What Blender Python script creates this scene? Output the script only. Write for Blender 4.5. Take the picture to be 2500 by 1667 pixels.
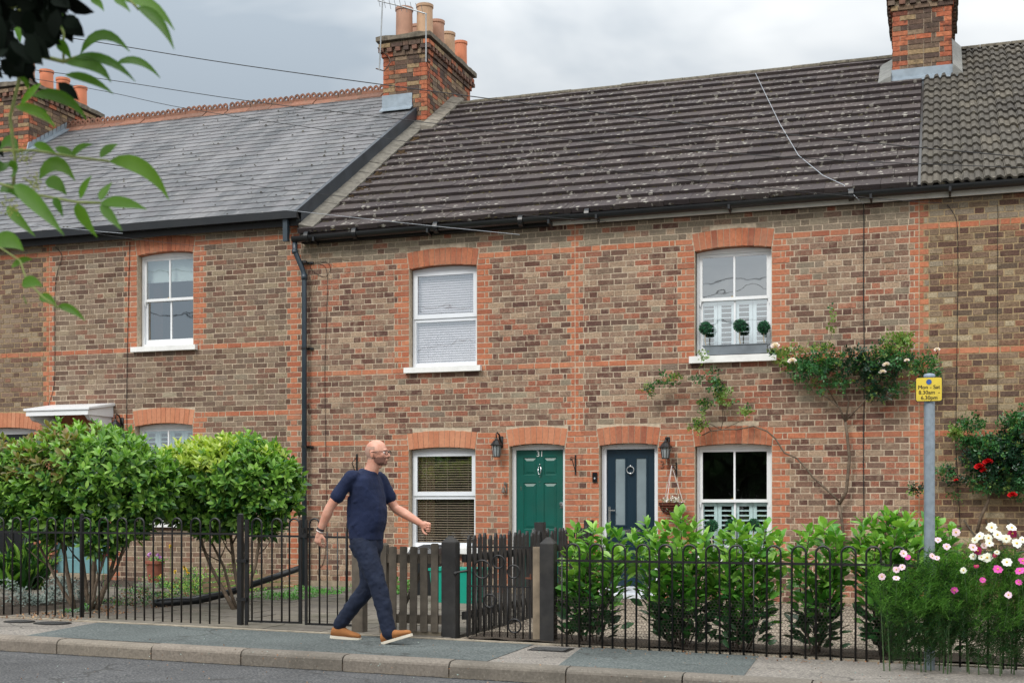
import bpy, bmesh, math, random
import numpy as np
from mathutils import Vector, Matrix, Euler
for o in list(bpy.data.objects): bpy.data.objects.remove(o)
scene = bpy.context.scene
col = scene.collection
R = math.radians
# ---------------------------------------------------------------- camera
FPX, HOR, CZ, CY = 3115.0, 1232.0, 1.22, -16.13
TH = math.atan(1041.0/3115.0)
sT, cT = math.sin(TH), math.cos(TH)
cd = bpy.data.cameras.new('camera'); cam = bpy.data.objects.new('camera', cd); col.objects.link(cam)
cam.location = (0, CY, CZ); cam.rotation_euler = (R(90), 0, TH)
cd.sensor_width = 36; cd.lens = FPX/2500*36; cd.shift_y = (HOR-833.5)/2500
cd.clip_start = 0.05; cd.clip_end = 2000
cd.dof.use_dof = True; cd.dof.focus_distance = 14.0; cd.dof.aperture_fstop = 5.6
scene.camera = cam
# ---------------------------------------------------------------- world, sun, exposure
SUN_EL, SUN_AZ = R(42), R(-20)      # azimuth measured from -Y (street side) toward -X
w = bpy.data.worlds.new('World'); scene.world = w; w.use_nodes = True
nt = w.node_tree; nt.nodes.clear()
def N(nt, typ, **kw):
    n = nt.nodes.new(typ)
    for k, v in kw.items():
        if hasattr(n, k): setattr(n, k, v)
        else: n.inputs[k].default_value = v
    return n
out = N(nt, 'ShaderNodeOutputWorld'); bg = N(nt, 'ShaderNodeBackground'); bg.inputs['Strength'].default_value = 0.1
sky = N(nt, 'ShaderNodeTexSky'); sky.sky_type = 'NISHITA'; sky.sun_disc = False
sky.sun_elevation = SUN_EL; sky.sun_rotation = R(180)+SUN_AZ
tc = N(nt, 'ShaderNodeTexCoord')
sep = N(nt, 'ShaderNodeSeparateXYZ'); nt.links.new(tc.outputs['Generated'], sep.inputs[0])
mp = N(nt, 'ShaderNodeMapping'); mp.inputs['Scale'].default_value = (1.0, 1.0, 2.4); mp.inputs['Location'].default_value = (0.45, 0.2, 0.63)
nt.links.new(tc.outputs['Generated'], mp.inputs[0])
nz = N(nt, 'ShaderNodeTexNoise'); nz.inputs['Scale'].default_value = 2.6; nz.inputs['Detail'].default_value = 5; nz.inputs['Roughness'].default_value = 0.52; nz.inputs['Distortion'].default_value = 0.35
nt.links.new(mp.outputs[0], nz.inputs['Vector'])
cr = N(nt, 'ShaderNodeValToRGB'); cr.color_ramp.interpolation = 'LINEAR'
cr.color_ramp.elements[0].position = 0.37; cr.color_ramp.elements[0].color = (3.2, 3.65, 4.05, 1)
cr.color_ramp.elements[1].position = 0.62; cr.color_ramp.elements[1].color = (6.9, 7.0, 6.95, 1)
# brighter cloud toward the right-hand part of the street
grd = N(nt, 'ShaderNodeMapRange'); grd.inputs['From Min'].default_value = -0.65; grd.inputs['From Max'].default_value = 0.15
grd.inputs['To Min'].default_value = -0.10; grd.inputs['To Max'].default_value = 0.16
nt.links.new(sep.outputs['X'], grd.inputs['Value'])
ad = N(nt, 'ShaderNodeMath'); ad.operation = 'ADD'
nt.links.new(nz.outputs['Fac'], ad.inputs[0]); nt.links.new(grd.outputs[0], ad.inputs[1]); nt.links.new(ad.outputs[0], cr.inputs[0])
# overcast: luminance grows toward the zenith
zr = N(nt, 'ShaderNodeMapRange'); zr.inputs['From Min'].default_value = 0.3; zr.inputs['From Max'].default_value = 1.0
zr.inputs['To Min'].default_value = 1.0; zr.inputs['To Max'].default_value = 3.0
nt.links.new(sep.outputs['Z'], zr.inputs['Value'])
mul = N(nt, 'ShaderNodeVectorMath'); mul.operation = 'SCALE'
nt.links.new(cr.outputs[0], mul.inputs[0]); nt.links.new(zr.outputs[0], mul.inputs['Scale'])
mx = N(nt, 'ShaderNodeMix'); mx.data_type = 'RGBA'; mx.inputs['Factor'].default_value = 0.9
nt.links.new(sky.outputs[0], mx.inputs['A']); nt.links.new(mul.outputs[0], mx.inputs['B'])
nt.links.new(mx.outputs['Result'], bg.inputs['Color']); nt.links.new(bg.outputs[0], out.inputs[0])
sl = bpy.data.lights.new('sun', 'SUN'); sl.energy = 1.5; sl.angle = R(18); sl.color = (1, 0.96, 0.9)
so = bpy.data.objects.new('sun', sl); col.objects.link(so)
sd = Vector((math.sin(SUN_AZ)*math.cos(SUN_EL), -math.cos(SUN_AZ)*math.cos(SUN_EL), math.sin(SUN_EL)))
so.rotation_euler = sd.to_track_quat('Z', 'Y').to_euler()
scene.view_settings.view_transform = 'Standard'; scene.view_settings.look = 'None'
scene.view_settings.exposure = 0.5; scene.view_settings.gamma = 1
scene.render.engine = 'CYCLES'
scene.cycles.transparent_max_bounces = 24
# ---------------------------------------------------------------- helpers
random.seed(7)
rnd = random.random
def U(a, b): return a+(b-a)*random.random()
def G(X): return -0.0135*(max(-60, min(60, X))+3.13)
def P(x, y, Y):            # photo pixel -> point on the vertical plane at depth Y
    u = x-1250; D = Y-CY; k = (u*cT-FPX*sT)/(FPX*cT+u*sT)
    return Vector((D*k, Y, CZ+(HOR-y)*D*(cT-sT*k)/FPX))
def XF(x, Y=0): return P(x, 0, Y).x
def PG(x, y, off=0.0):     # photo pixel -> point on the sloping ground
    u = x-1250; dx = (u/FPX)*cT-sT; dy = (u/FPX)*sT+cT; dz = (HOR-y)/FPX
    t = (-0.0135*3.13+off-CZ)/(dz+0.0135*dx)
    return Vector((t*dx, CY+t*dy, CZ+t*dz))
def S(r, g, b, k=1.0):
    f = lambda c: ((c/255)/12.92 if c/255 <= 0.04045 else (((c/255)+0.055)/1.055)**2.4)
    return (f(r)*k, f(g)*k, f(b)*k, 1)
class MB:
    def __init__(s): s.v = []; s.f = []; s.m = []; s.arr = []
    def add(s, vs, fs, mi=0):
        b = len(s.v); s.v.extend([tuple(p) for p in vs]); s.f.extend([tuple(b+i for i in f) for f in fs]); s.m.extend([mi]*len(fs))
    def hexa(s, p, mi=0, skip=()):   # p: 8 pts, bottom 0-3 ccw, top 4-7
        F = [(3,2,1,0),(4,5,6,7),(0,1,5,4),(1,2,6,5),(2,3,7,6),(3,0,4,7)]
        s.add(p, [f for i, f in enumerate(F) if i not in skip], mi)
    def box(s, x0, x1, y0, y1, z0, z1, mi=0, skip=(), M=None):
        p = [(x0,y0,z0),(x1,y0,z0),(x1,y1,z0),(x0,y1,z0),(x0,y0,z1),(x1,y0,z1),(x1,y1,z1),(x0,y1,z1)]
        if M is not None: p = [M@Vector(q) for q in p]
        s.hexa(p, mi, skip)
    def quad(s, a, b, c, d, mi=0): s.add([a,b,c,d], [(0,1,2,3)], mi)
    def prism(s, poly, y0, y1, mi=0, ax=1, M=None):  # poly in XZ extruded along Y
        n = len(poly)
        if ax == 1: a = [(p[0], y0, p[1]) for p in poly]; b = [(p[0], y1, p[1]) for p in poly]
        elif ax == 2: a = [(p[0], p[1], y0) for p in poly]; b = [(p[0], p[1], y1) for p in poly]
        else: a = [(y0, p[0], p[1]) for p in poly]; b = [(y1, p[0], p[1]) for p in poly]
        vs = a+b
        if M is not None: vs = [M@Vector(q) for q in vs]
        s.add(vs, [tuple(range(n)), tuple(reversed(range(n, 2*n)))]+[(i, i+n, (i+1)%n+n, (i+1)%n) for i in range(n)], mi)
    def tube(s, pts, r, seg=6, mi=0, cap=True):
        pts = [Vector(p) for p in pts]; n = len(pts)
        rr = r if isinstance(r, (list, tuple)) else [r]*n
        b = len(s.v); up = None
        for i, p in enumerate(pts):
            t = (pts[min(i+1, n-1)]-pts[max(i-1, 0)])
            if t.length < 1e-9: t = Vector((0,0,1))
            t.normalize()
            if up is None: up = t.orthogonal().normalized()
            up = (up-t*up.dot(t));
            if up.length < 1e-6: up = t.orthogonal()
            up.normalize(); sd_ = t.cross(up)
            for k in range(seg):
                a = 2*math.pi*k/seg
                s.v.append(tuple(p+(up*math.cos(a)+sd_*math.sin(a))*rr[i]))
        for i in range(n-1):
            for k in range(seg):
                k2 = (k+1) % seg
                s.f.append((b+i*seg+k, b+i*seg+k2, b+(i+1)*seg+k2, b+(i+1)*seg+k)); s.m.append(mi)
        if cap:
            s.f.append(tuple(b+k for k in reversed(range(seg)))); s.m.append(mi)
            s.f.append(tuple(b+(n-1)*seg+k for k in range(seg))); s.m.append(mi)
    def lathe(s, prof, c=(0,0,0), seg=16, mi=0, ax=None, cap=True):   # prof: (r,z)
        c = Vector(c); M = Matrix.Identity(3) if ax is None else Vector(ax).to_track_quat('Z','Y').to_matrix()
        b = len(s.v); n = len(prof)
        for r, z in prof:
            for k in range(seg):
                a = 2*math.pi*k/seg
                s.v.append(tuple(c+M@Vector((r*math.cos(a), r*math.sin(a), z))))
        for i in range(n-1):
            for k in range(seg):
                k2 = (k+1) % seg
                s.f.append((b+i*seg+k, b+i*seg+k2, b+(i+1)*seg+k2, b+(i+1)*seg+k)); s.m.append(mi)
        if cap:
            s.f.append(tuple(b+k for k in reversed(range(seg)))); s.m.append(mi)
            s.f.append(tuple(b+(n-1)*seg+k for k in range(seg))); s.m.append(mi)
    def ball(s, c, r, mi=0, seg=10, rings=6, sc=(1,1,1)):
        c = Vector(c); b = len(s.v)
        for i in range(rings+1):
            a = math.pi*i/rings
            for k in range(seg):
                q = 2*math.pi*k/seg
                s.v.append((c.x+r*sc[0]*math.sin(a)*math.cos(q), c.y+r*sc[1]*math.sin(a)*math.sin(q), c.z-r*sc[2]*math.cos(a)))
        for i in range(rings):
            for k in range(seg):
                k2 = (k+1) % seg
                s.f.append((b+i*seg+k, b+i*seg+k2, b+(i+1)*seg+k2, b+(i+1)*seg+k)); s.m.append(mi)
    def build(s, name, mats, parent=None, smooth=False, loc=None):
        if not isinstance(mats, (list, tuple)): mats = [mats]
        me = bpy.data.meshes.new(name); 
        vs = s.v
        if parent is not None and loc is None:
            wl = parent.get('_w', None)
        me.from_pydata(vs, [], s.f)
        for m in mats: me.materials.append(m)
        if len(mats) > 1: me.polygons.foreach_set('material_index', s.m)
        if smooth: me.polygons.foreach_set('use_smooth', [True]*len(me.polygons))
        me.update()
        return link(name, me, parent, loc)
def link(name, me, parent=None, loc=None):
    o = bpy.data.objects.new(name, me); col.objects.link(o)
    if parent is not None:
        o.parent = parent
        if loc is None: o.matrix_parent_inverse = Matrix.Translation(-wloc(parent))
    if loc is not None: o.location = loc
    return o
def wloc(o):
    if o.parent is None: return Vector(o.location)
    return wloc(o.parent)+Vector(o.location)+Vector(o.matrix_parent_inverse.translation)
def npbuild(name, V, F, mats, parent=None, mi=None, smooth=True):
    """V (n,3) array, F list of face-index arrays (m,k)"""
    me = bpy.data.meshes.new(name)
    ls = [];
    tot = sum(f.shape[0]*f.shape[1] for f in F); nf = sum(f.shape[0] for f in F)
    me.vertices.add(len(V)); me.vertices.foreach_set('co', np.asarray(V, dtype=np.float32).ravel())
    me.loops.add(tot); me.polygons.add(nf)
    me.loops.foreach_set('vertex_index', np.concatenate([f.ravel() for f in F]).astype(np.int32))
    st = []; c = 0
    for f in F:
        st.append(c+np.arange(f.shape[0])*f.shape[1]); c += f.shape[0]*f.shape[1]
    me.polygons.foreach_set('loop_start', np.concatenate(st).astype(np.int32))
    if not isinstance(mats, (list, tuple)): mats = [mats]
    for m in mats: me.materials.append(m)
    if mi is not None: me.polygons.foreach_set('material_index', np.asarray(mi, dtype=np.int32))
    me.polygons.foreach_set('use_smooth', np.full(nf, smooth))
    me.update(calc_edges=True); me.validate()
    return link(name, me, parent)
def tag(o, label=None, cat=None, group=None, kind=None):
    if label: o['label'] = label
    if cat: o['category'] = cat
    if group: o['group'] = group
    if kind: o['kind'] = kind
    return o
def thing(name, loc, label, cat, group=None):
    o = bpy.data.objects.new(name, None); col.objects.link(o); o.location = loc; o.empty_display_size = 0.1
    return tag(o, label, cat, group)
# ---------------------------------------------------------------- materials
MATS = {}
def newmat(name):
    m = bpy.data.materials.new(name); m.use_nodes = True; t = m.node_tree
    b = t.nodes['Principled BSDF']; MATS[name] = m
    return m, t, b
def plain(name, c, rough=0.6, var=0.12, sc=30, bump=0.0, metal=0.0, spec=0.5, bsc=None, dirt=0.0, coat=0):
    m, t, b = newmat(name)
    tcn = N(t, 'ShaderNodeTexCoord'); n = N(t, 'ShaderNodeTexNoise'); n.inputs['Scale'].default_value = sc; n.inputs['Detail'].default_value = 4
    t.links.new(tcn.outputs['Object'], n.inputs['Vector'])
    hs = N(t, 'ShaderNodeMix'); hs.data_type = 'RGBA'
    hs.inputs['A'].default_value = tuple(x*(1-var) for x in c[:3])+(1,); hs.inputs['B'].default_value = tuple(min(1, x*(1+var)) for x in c[:3])+(1,)
    mr = N(t, 'ShaderNodeMapRange'); mr.inputs['From Min'].default_value = 0.3; mr.inputs['From Max'].default_value = 0.7
    t.links.new(n.outputs['Fac'], mr.inputs['Value']); t.links.new(mr.outputs[0], hs.inputs['Factor'])
    cout = hs.outputs['Result']
    if dirt:
        n2 = N(t, 'ShaderNodeTexNoise'); n2.inputs['Scale'].default_value = sc*0.17+1.3; n2.inputs['Detail'].default_value = 7; n2.inputs['Roughness'].default_value = 0.7
        t.links.new(tcn.outputs['Object'], n2.inputs['Vector'])
        r2 = N(t, 'ShaderNodeMapRange'); r2.inputs['From Min'].default_value = 0.48; r2.inputs['From Max'].default_value = 0.75
        t.links.new(n2.outputs['Fac'], r2.inputs['Value'])
        mm = N(t, 'ShaderNodeMath'); mm.operation = 'MULTIPLY'; mm.inputs[1].default_value = dirt; t.links.new(r2.outputs[0], mm.inputs[0])
        h2 = N(t, 'ShaderNodeMix'); h2.data_type = 'RGBA'; h2.inputs['B'].default_value = (0.09, 0.08, 0.06, 1)
        t.links.new(cout, h2.inputs['A']); t.links.new(mm.outputs[0], h2.inputs['Factor']); cout = h2.outputs['Result']
    t.links.new(cout, b.inputs['Base Color'])
    b.inputs['Roughness'].default_value = rough; b.inputs['Metallic'].default_value = metal; b.inputs['Specular IOR Level'].default_value = spec
    if coat: b.inputs['Coat Weight'].default_value = coat
    if bump:
        bp = N(t, 'ShaderNodeBump'); bp.inputs['Strength'].default_value = 1; bp.inputs['Distance'].default_value = bump
        n3 = N(t, 'ShaderNodeTexNoise'); n3.inputs['Scale'].default_value = bsc or sc*3; n3.inputs['Detail'].default_value = 5
        t.links.new(tcn.outputs['Object'], n3.inputs['Vector']); t.links.new(n3.outputs['Fac'], bp.inputs['Height']); t.links.new(bp.outputs[0], b.inputs['Normal'])
    return m
def island(name, cols, rough=0.85, nsc=40, nvar=0.35, bump=0.003, blot=None, interp='LINEAR', spec=0.3, lichen=None, moss=None, streak=None, trans=0.0):
    """colour picked per mesh island (one brick, tile, leaf) from a ramp, plus noise"""
    m, t, b = newmat(name)
    g = N(t, 'ShaderNodeNewGeometry'); r = N(t, 'ShaderNodeValToRGB'); r.color_ramp.interpolation = interp
    e = r.color_ramp.elements
    while len(e) > 1: e.remove(e[-1])
    n = len(cols)
    for i, c in enumerate(cols):
        p = i/n if interp == 'CONSTANT' else i/(max(1, n-1))
        if i == 0: e[0].position = 0; e[0].color = c
        else: q = e.new(p); q.color = c
    t.links.new(g.outputs['Random Per Island'], r.inputs[0])
    tcn = N(t, 'ShaderNodeTexCoord')
    ns = N(t, 'ShaderNodeTexNoise'); ns.inputs['Scale'].default_value = nsc; ns.inputs['Detail'].default_value = 6; ns.inputs['Roughness'].default_value = 0.65
    t.links.new(tcn.outputs['Object'], ns.inputs['Vector'])
    mr = N(t, 'ShaderNodeMapRange'); mr.inputs['From Min'].default_value = 0.3; mr.inputs['From Max'].default_value = 0.7
    mr.inputs['To Min'].default_value = 1-nvar; mr.inputs['To Max'].default_value = 1+nvar
    t.links.new(ns.outputs['Fac'], mr.inputs['Value'])
    sc_ = N(t, 'ShaderNodeVectorMath'); sc_.operation = 'SCALE'
    t.links.new(r.outputs[0], sc_.inputs[0]); t.links.new(mr.outputs[0], sc_.inputs['Scale'])
    cur = sc_.outputs[0]
    def overlay(cur, fac, colr):
        h = N(t, 'ShaderNodeMix'); h.data_type = 'RGBA'; h.inputs['B'].default_value = colr
        t.links.new(cur, h.inputs['A']); t.links.new(fac, h.inputs['Factor']); return h.outputs['Result']
    def nmask(scale, lo, hi, amt, det=3, vec=None, typ='ShaderNodeTexNoise'):
        q = N(t, 'ShaderNodeTexNoise'); q.inputs['Scale'].default_value = scale; q.inputs['Detail'].default_value = det
        if vec is not None:
            mpp = N(t, 'ShaderNodeMapping'); mpp.inputs['Scale'].default_value = vec; t.links.new(tcn.outputs['Object'], mpp.inputs[0]); t.links.new(mpp.outputs[0], q.inputs['Vector'])
        else: t.links.new(tcn.outputs['Object'], q.inputs['Vector'])
        z = N(t, 'ShaderNodeMapRange'); z.inputs['From Min'].default_value = lo; z.inputs['From Max'].default_value = hi; z.inputs['To Max'].default_value = amt
        t.links.new(q.outputs['Fac'], z.inputs['Value']); return z.outputs[0]
    if blot:
        for (scl, lo, hi, amt, cc) in blot: cur = overlay(cur, nmask(scl, lo, hi, amt, 5), cc)
    if streak: 
        scl, lo, hi, amt, cc, vec = streak; cur = overlay(cur, nmask(scl, lo, hi, amt, 4, vec), cc)
    if lichen:     # round pale patches
        for (scl, thr, amt, cc) in lichen:
            vo = N(t, 'ShaderNodeTexVoronoi'); vo.inputs['Scale'].default_value = scl
            wn = N(t, 'ShaderNodeTexNoise'); wn.inputs['Scale'].default_value = scl*4; t.links.new(tcn.outputs['Object'], wn.inputs['Vector'])
            va = N(t, 'ShaderNodeVectorMath'); va.operation = 'MULTIPLY_ADD'; va.inputs[1].default_value = (0.06,)*3
            t.links.new(wn.outputs['Color'], va.inputs[0]); t.links.new(tcn.outputs['Object'], va.inputs[2]); t.links.new(va.outputs[0], vo.inputs['Vector'])
            z = N(t, 'ShaderNodeMapRange'); z.inputs['From Min'].default_value = thr; z.inputs['From Max'].default_value = thr*0.8; z.inputs['To Max'].default_value = amt
            t.links.new(vo.outputs['Distance'], z.inputs['Value'])
            # only in some cells, clustered
            cs = N(t, 'ShaderNodeSeparateColor'); t.links.new(vo.outputs['Color'], cs.inputs[0])
            gt = N(t, 'ShaderNodeMath'); gt.operation = 'GREATER_THAN'; gt.inputs[1].default_value = 0.55; t.links.new(cs.outputs[0], gt.inputs[0])
            ml = N(t, 'ShaderNodeMath'); ml.operation = 'MULTIPLY'; t.links.new(z.outputs[0], ml.inputs[0]); t.links.new(gt.outputs[0], ml.inputs[1])
            ml2 = N(t, 'ShaderNodeMath'); ml2.operation = 'MULTIPLY'; t.links.new(ml.outputs[0], ml2.inputs[0]); t.links.new(nmask(0.7, 0.30, 0.48, 1.0), ml2.inputs[1])
            cur = overlay(cur, ml2.outputs[0], cc)
    t.links.new(cur, b.inputs['Base Color']); b.inputs['Roughness'].default_value = rough; b.inputs['Specular IOR Level'].default_value = spec
    if bump:
        bp = N(t, 'ShaderNodeBump'); bp.inputs['Distance'].default_value = bump; t.links.new(ns.outputs['Fac'], bp.inputs['Height']); t.links.new(bp.outputs[0], b.inputs['Normal'])
    if trans:
        tr = N(t, 'ShaderNodeBsdfTranslucent'); ms = N(t, 'ShaderNodeMixShader'); ms.inputs[0].default_value = trans
        bright = N(t, 'ShaderNodeVectorMath'); bright.operation = 'MULTIPLY'; bright.inputs[1].default_value = (1.5, 1.6, 0.6)
        t.links.new(cur, bright.inputs[0]); t.links.new(bright.outputs[0], tr.inputs['Color'])
        o_ = t.nodes['Material Output']; t.links.new(b.outputs[0], ms.inputs[1]); t.links.new(tr.outputs[0], ms.inputs[2]); t.links.new(ms.outputs[0], o_.inputs[0])
    return m
K = 0.95
soot = (0.02, 0.017, 0.014, 1)
SB = [S(97,68,58), S(118,88,74), S(136,110,93), S(107,80,70), S(149,124,104), S(141,90,72), S(122,98,83), S(155,102,81), S(101,72,62), S(162,138,116), S(130,104,89), S(149,94,74), S(111,90,77), S(139,115,98), S(147,122,101), S(92,66,58), S(126,92,77), S(158,106,85)]
M_stock = island('stock brick', SB, nsc=52, nvar=0.5, blot=[(11, 0.52, 0.68, 0.45, S(170,152,130)), (15, 0.6, 0.74, 0.55, S(58,48,44)), (1.1, 0.5, 0.7, 0.25, S(150,135,115))], interp='CONSTANT')
SB2 = [S(91,68,58), S(119,98,78), S(128,108,89), S(101,82,69), S(146,130,105), S(115,88,71), S(119,100,82), S(126,88,69), S(91,72,62), S(161,146,121), S(111,90,75), S(134,96,75), S(95,80,67), S(132,114,94), S(146,130,105), S(97,74,63)]
M_stockD = island('yellow grey stock brick', SB2, nsc=52, nvar=0.5, blot=[(9, 0.55, 0.75, 0.35, S(165,150,120)), (15, 0.6, 0.74, 0.5, S(58,48,44))], interp='CONSTANT')
SB3 = [S(97,74,62), S(117,98,82), S(128,110,93), S(105,86,74), S(134,116,99), S(117,90,76), S(122,103,89), S(128,94,78), S(99,78,67), S(144,128,107), S(124,103,89), S(115,86,73), S(107,90,78), S(132,114,97), S(126,107,89), S(95,75,64)]
M_stockA = island('dark stock brick', SB3, nsc=52, nvar=0.5, blot=[(9, 0.55, 0.75, 0.3, S(150,136,115)), (15, 0.6, 0.74, 0.5, S(58,48,44)), (0.9, 0.52, 0.7, 0.3, S(150,135,115))], interp='CONSTANT')
M_red = island('red brick', [S(178,110,80), S(166,98,72), S(190,124,92), S(146,86,66), S(182,114,82), S(172,108,82)], nsc=30, nvar=0.25, blot=[(3.2, 0.45, 0.68, 0.5, S(156,118,98)), (7, 0.55, 0.75, 0.35, S(205,140,105)), (16, 0.62, 0.75, 0.4, S(110,60,45))])
M_grey = island('lime washed grey brick', [S(128,116,100), S(142,130,112), S(116,102,88), S(152,140,120), S(120,104,92)], nsc=52, nvar=0.4, blot=[(6, 0.5, 0.7, 0.4, S(100,88,76))])
M_rub = island('rubbed red brick', [S(190,128,98), S(184,120,90), S(196,136,106), S(180,116,86)], nsc=25, nvar=0.12, blot=[(7, 0.5, 0.75, 0.3, S(220,160,120))])
M_mortar = plain('lime mortar', S(190,173,151), 0.95, 0.2, 25, 0.002, dirt=0.35)
M_mortarY = plain('yellow mortar', S(166,144,110), 0.95, 0.25, 25, 0.002, dirt=0.4)
M_render = plain('cement render plinth', S(150,136,116), 0.95, 0.2, 12, 0.003, dirt=0.5)
M_white = plain('white gloss paint', S(232,234,236), 0.35, 0.03, 8, spec=0.5, dirt=0.06)
M_upvc = plain('white plastic frame', S(228,232,238), 0.28, 0.02, 6, spec=0.5)
M_shut = plain('pale blue shutter paint', S(226,240,244), 0.4, 0.02, 8)
M_shutg = plain('pale green shutter paint', S(196,220,220), 0.4, 0.02, 8)
M_sillw = plain('white painted stone sill', S(232,232,230), 0.55, 0.05, 9, 0.001, dirt=0.18)
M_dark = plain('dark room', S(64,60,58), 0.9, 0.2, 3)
M_black = plain('black plastic gutter', S(26,28,31), 0.32, 0.15, 5, spec=0.5, dirt=0.1)
M_pipe = plain('dark grey blue drainpipe', S(50,62,72), 0.35, 0.1, 5, spec=0.5, dirt=0.15)
M_iron = plain('black painted iron', S(20,20,22), 0.42, 0.3, 20, 0.0006, spec=0.5, dirt=0.15)
M_lead = plain('lead flashing', S(138,150,160), 0.4, 0.15, 7, 0.002, metal=0.35, dirt=0.2)
M_leadk = plain('dark lead verge', S(52,58,66), 0.45, 0.3, 4, 0.002, metal=0.2, dirt=0.2)
M_slate = island('grey slate', [S(72,73,75), S(89,90,92), S(65,66,69), S(101,100,100), S(82,80,82), S(90,89,91), S(74,75,78)], rough=0.55, nsc=20, nvar=0.14, bump=0.002, spec=0.5, streak=(2.2, 0.42, 0.7, 0.6, S(126,124,126), (1.4, 0.2, 0.3)), blot=[(13, 0.62, 0.7, 0.5, S(160,158,152))])
M_tile = island('brown concrete tile', [S(66,58,57), S(75,67,65), S(60,53,53), S(82,73,71), S(70,62,62), S(64,57,58)], rough=0.85, nsc=26, nvar=0.16, bump=0.004, lichen=[(8, 0.25, 0.75, S(176,172,162)), (13, 0.25, 0.75, S(164,160,150))], blot=[(4, 0.55, 0.7, 0.4, S(64,60,56)), (30, 0.64, 0.7, 0.7, S(38,34,28))])
M_tileD = island('grey profiled tile', [S(78,74,68), S(88,83,75), S(70,66,61), S(96,90,80)], rough=0.9, nsc=26, nvar=0.28, bump=0.004, blot=[(5, 0.55, 0.7, 0.4, S(90,86,76)), (18, 0.62, 0.7, 0.7, S(46,40,34)), (12, 0.63, 0.72, 0.5, S(165,158,142))])
M_moss = island('roof moss', [S(46,42,30), S(60,54,36), S(34,32,26), S(84,76,46)], rough=1, nsc=80, nvar=0.4, bump=0.004)
M_terra = island('terracotta ridge', [S(124,88,74), S(138,98,80), S(112,84,72)], nsc=20, nvar=0.25, blot=[(8, 0.55, 0.7, 0.5, S(110,98,84))])
M_cap = plain('mossy mortar cap', S(112,104,92), 1, 0.4, 16, 0.012, bsc=18, dirt=0.6)
M_galv = plain('galvanised steel', S(146,158,168), 0.42, 0.14, 26, 0.0005, metal=0.45, dirt=0.12)
M_wood = plain('weathered grey timber', S(92,84,74), 0.9, 0.35, 9, 0.002, dirt=0.5)
M_blackwood = plain('black stained timber', S(34,33,33), 0.7, 0.4, 12, 0.001, dirt=0.25)
M_soil = plain('dark soil', S(62,52,42), 1, 0.4, 14, 0.02, bsc=30, dirt=0.5)
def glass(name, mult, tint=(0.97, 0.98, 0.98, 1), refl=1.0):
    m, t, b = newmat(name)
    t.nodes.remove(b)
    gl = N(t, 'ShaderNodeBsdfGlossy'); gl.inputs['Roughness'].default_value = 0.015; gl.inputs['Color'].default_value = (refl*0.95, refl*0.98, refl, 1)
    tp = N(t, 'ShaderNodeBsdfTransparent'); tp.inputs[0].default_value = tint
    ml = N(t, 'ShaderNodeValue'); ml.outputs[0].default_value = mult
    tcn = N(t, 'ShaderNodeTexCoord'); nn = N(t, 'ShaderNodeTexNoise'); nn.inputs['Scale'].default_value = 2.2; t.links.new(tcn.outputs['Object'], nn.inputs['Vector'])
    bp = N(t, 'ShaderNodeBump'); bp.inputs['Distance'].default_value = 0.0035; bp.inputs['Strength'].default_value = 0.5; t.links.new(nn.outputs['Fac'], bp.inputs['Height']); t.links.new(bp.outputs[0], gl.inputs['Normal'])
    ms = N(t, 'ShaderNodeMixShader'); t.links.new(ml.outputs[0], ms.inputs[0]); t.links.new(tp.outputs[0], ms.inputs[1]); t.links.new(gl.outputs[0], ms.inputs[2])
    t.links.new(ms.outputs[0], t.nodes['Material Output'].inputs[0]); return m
M_glass = glass('window glass', 0.40); M_glassl = glass('weak reflection glass', 0.10)  # pane brightness put into the material: stronger and weaker reflection of the same glass
M_frost = plain('frosted door glass', S(128,142,148), 0.18, 0.15, 3, spec=0.6)
# ================================================================ houses
CH = 0.0753; ZB = 3.095           # course height; top edge of the sill-level red band of numbers 31/33
FP = 0.3375                       # flemish bond period
def zrow(r): return ZB+r*CH
RING = 0.225
def opening(xl, xr, ysp, yb, yc, zb=None):
    x0, x1 = XF(xl), XF(xr); xm = (xl+xr)/2
    zs = P(xm, ysp, 0).z; zc = P(xm, yc, 0).z
    return dict(x0=x0, x1=x1, zb=P(xm, yb, 0).z if zb is None else zb, zs=zs, rise=max(0.03, zc-zs))
def arc(o):
    w_ = (o['x1']-o['x0'])/2; r = o['rise']; RR = (w_*w_+r*r)/(2*r)
    return (o['x0']+o['x1'])/2, o['zs']+r-RR, RR, math.asin(w_/RR), w_
def excl_outer(o, z0, z1):
    """interval blocked by opening plus arch ring for the row z0..z1"""
    cx, zc, RR, al, w_ = arc(o)
    zt = zc+RR+RING; ze = zc+(RR+RING)*math.cos(al)
    if z1 <= o['zb']+0.01 or z0*0.8+z1*0.2 >= zt-0.004: return None
    h = w_
    zm = min(z1, ze)
    if z1 > o['zs']: h = max(h, (zm-zc)*math.tan(al))
    if z0 > ze-0.02: h = math.sqrt(max(0, (RR+RING)**2-(z0*0.8+z1*0.2-zc)**2))
    return (cx-h, cx+h)
def excl_inner(o, z):
    cx, zc, RR, al, w_ = arc(o)
    if z < o['zb'] or z > zc+RR: return None
    if z <= o['zs']: return (o['x0'], o['x1'])
    h = math.sqrt(max(0, RR*RR-(z-zc)**2)); return (cx-h, cx+h)
def subtract(iv, bl):
    out_ = []
    for a, b in iv:
        segs = [(a, b)]
        for c, d in bl:
            ns = []
            for e, f in segs:
                if d <= e or c >= f: ns.append((e, f))
                else:
                    if c > e: ns.append((e, c))
                    if d < f: ns.append((d, f))
            segs = ns
        out_ += segs
    return out_
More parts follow.
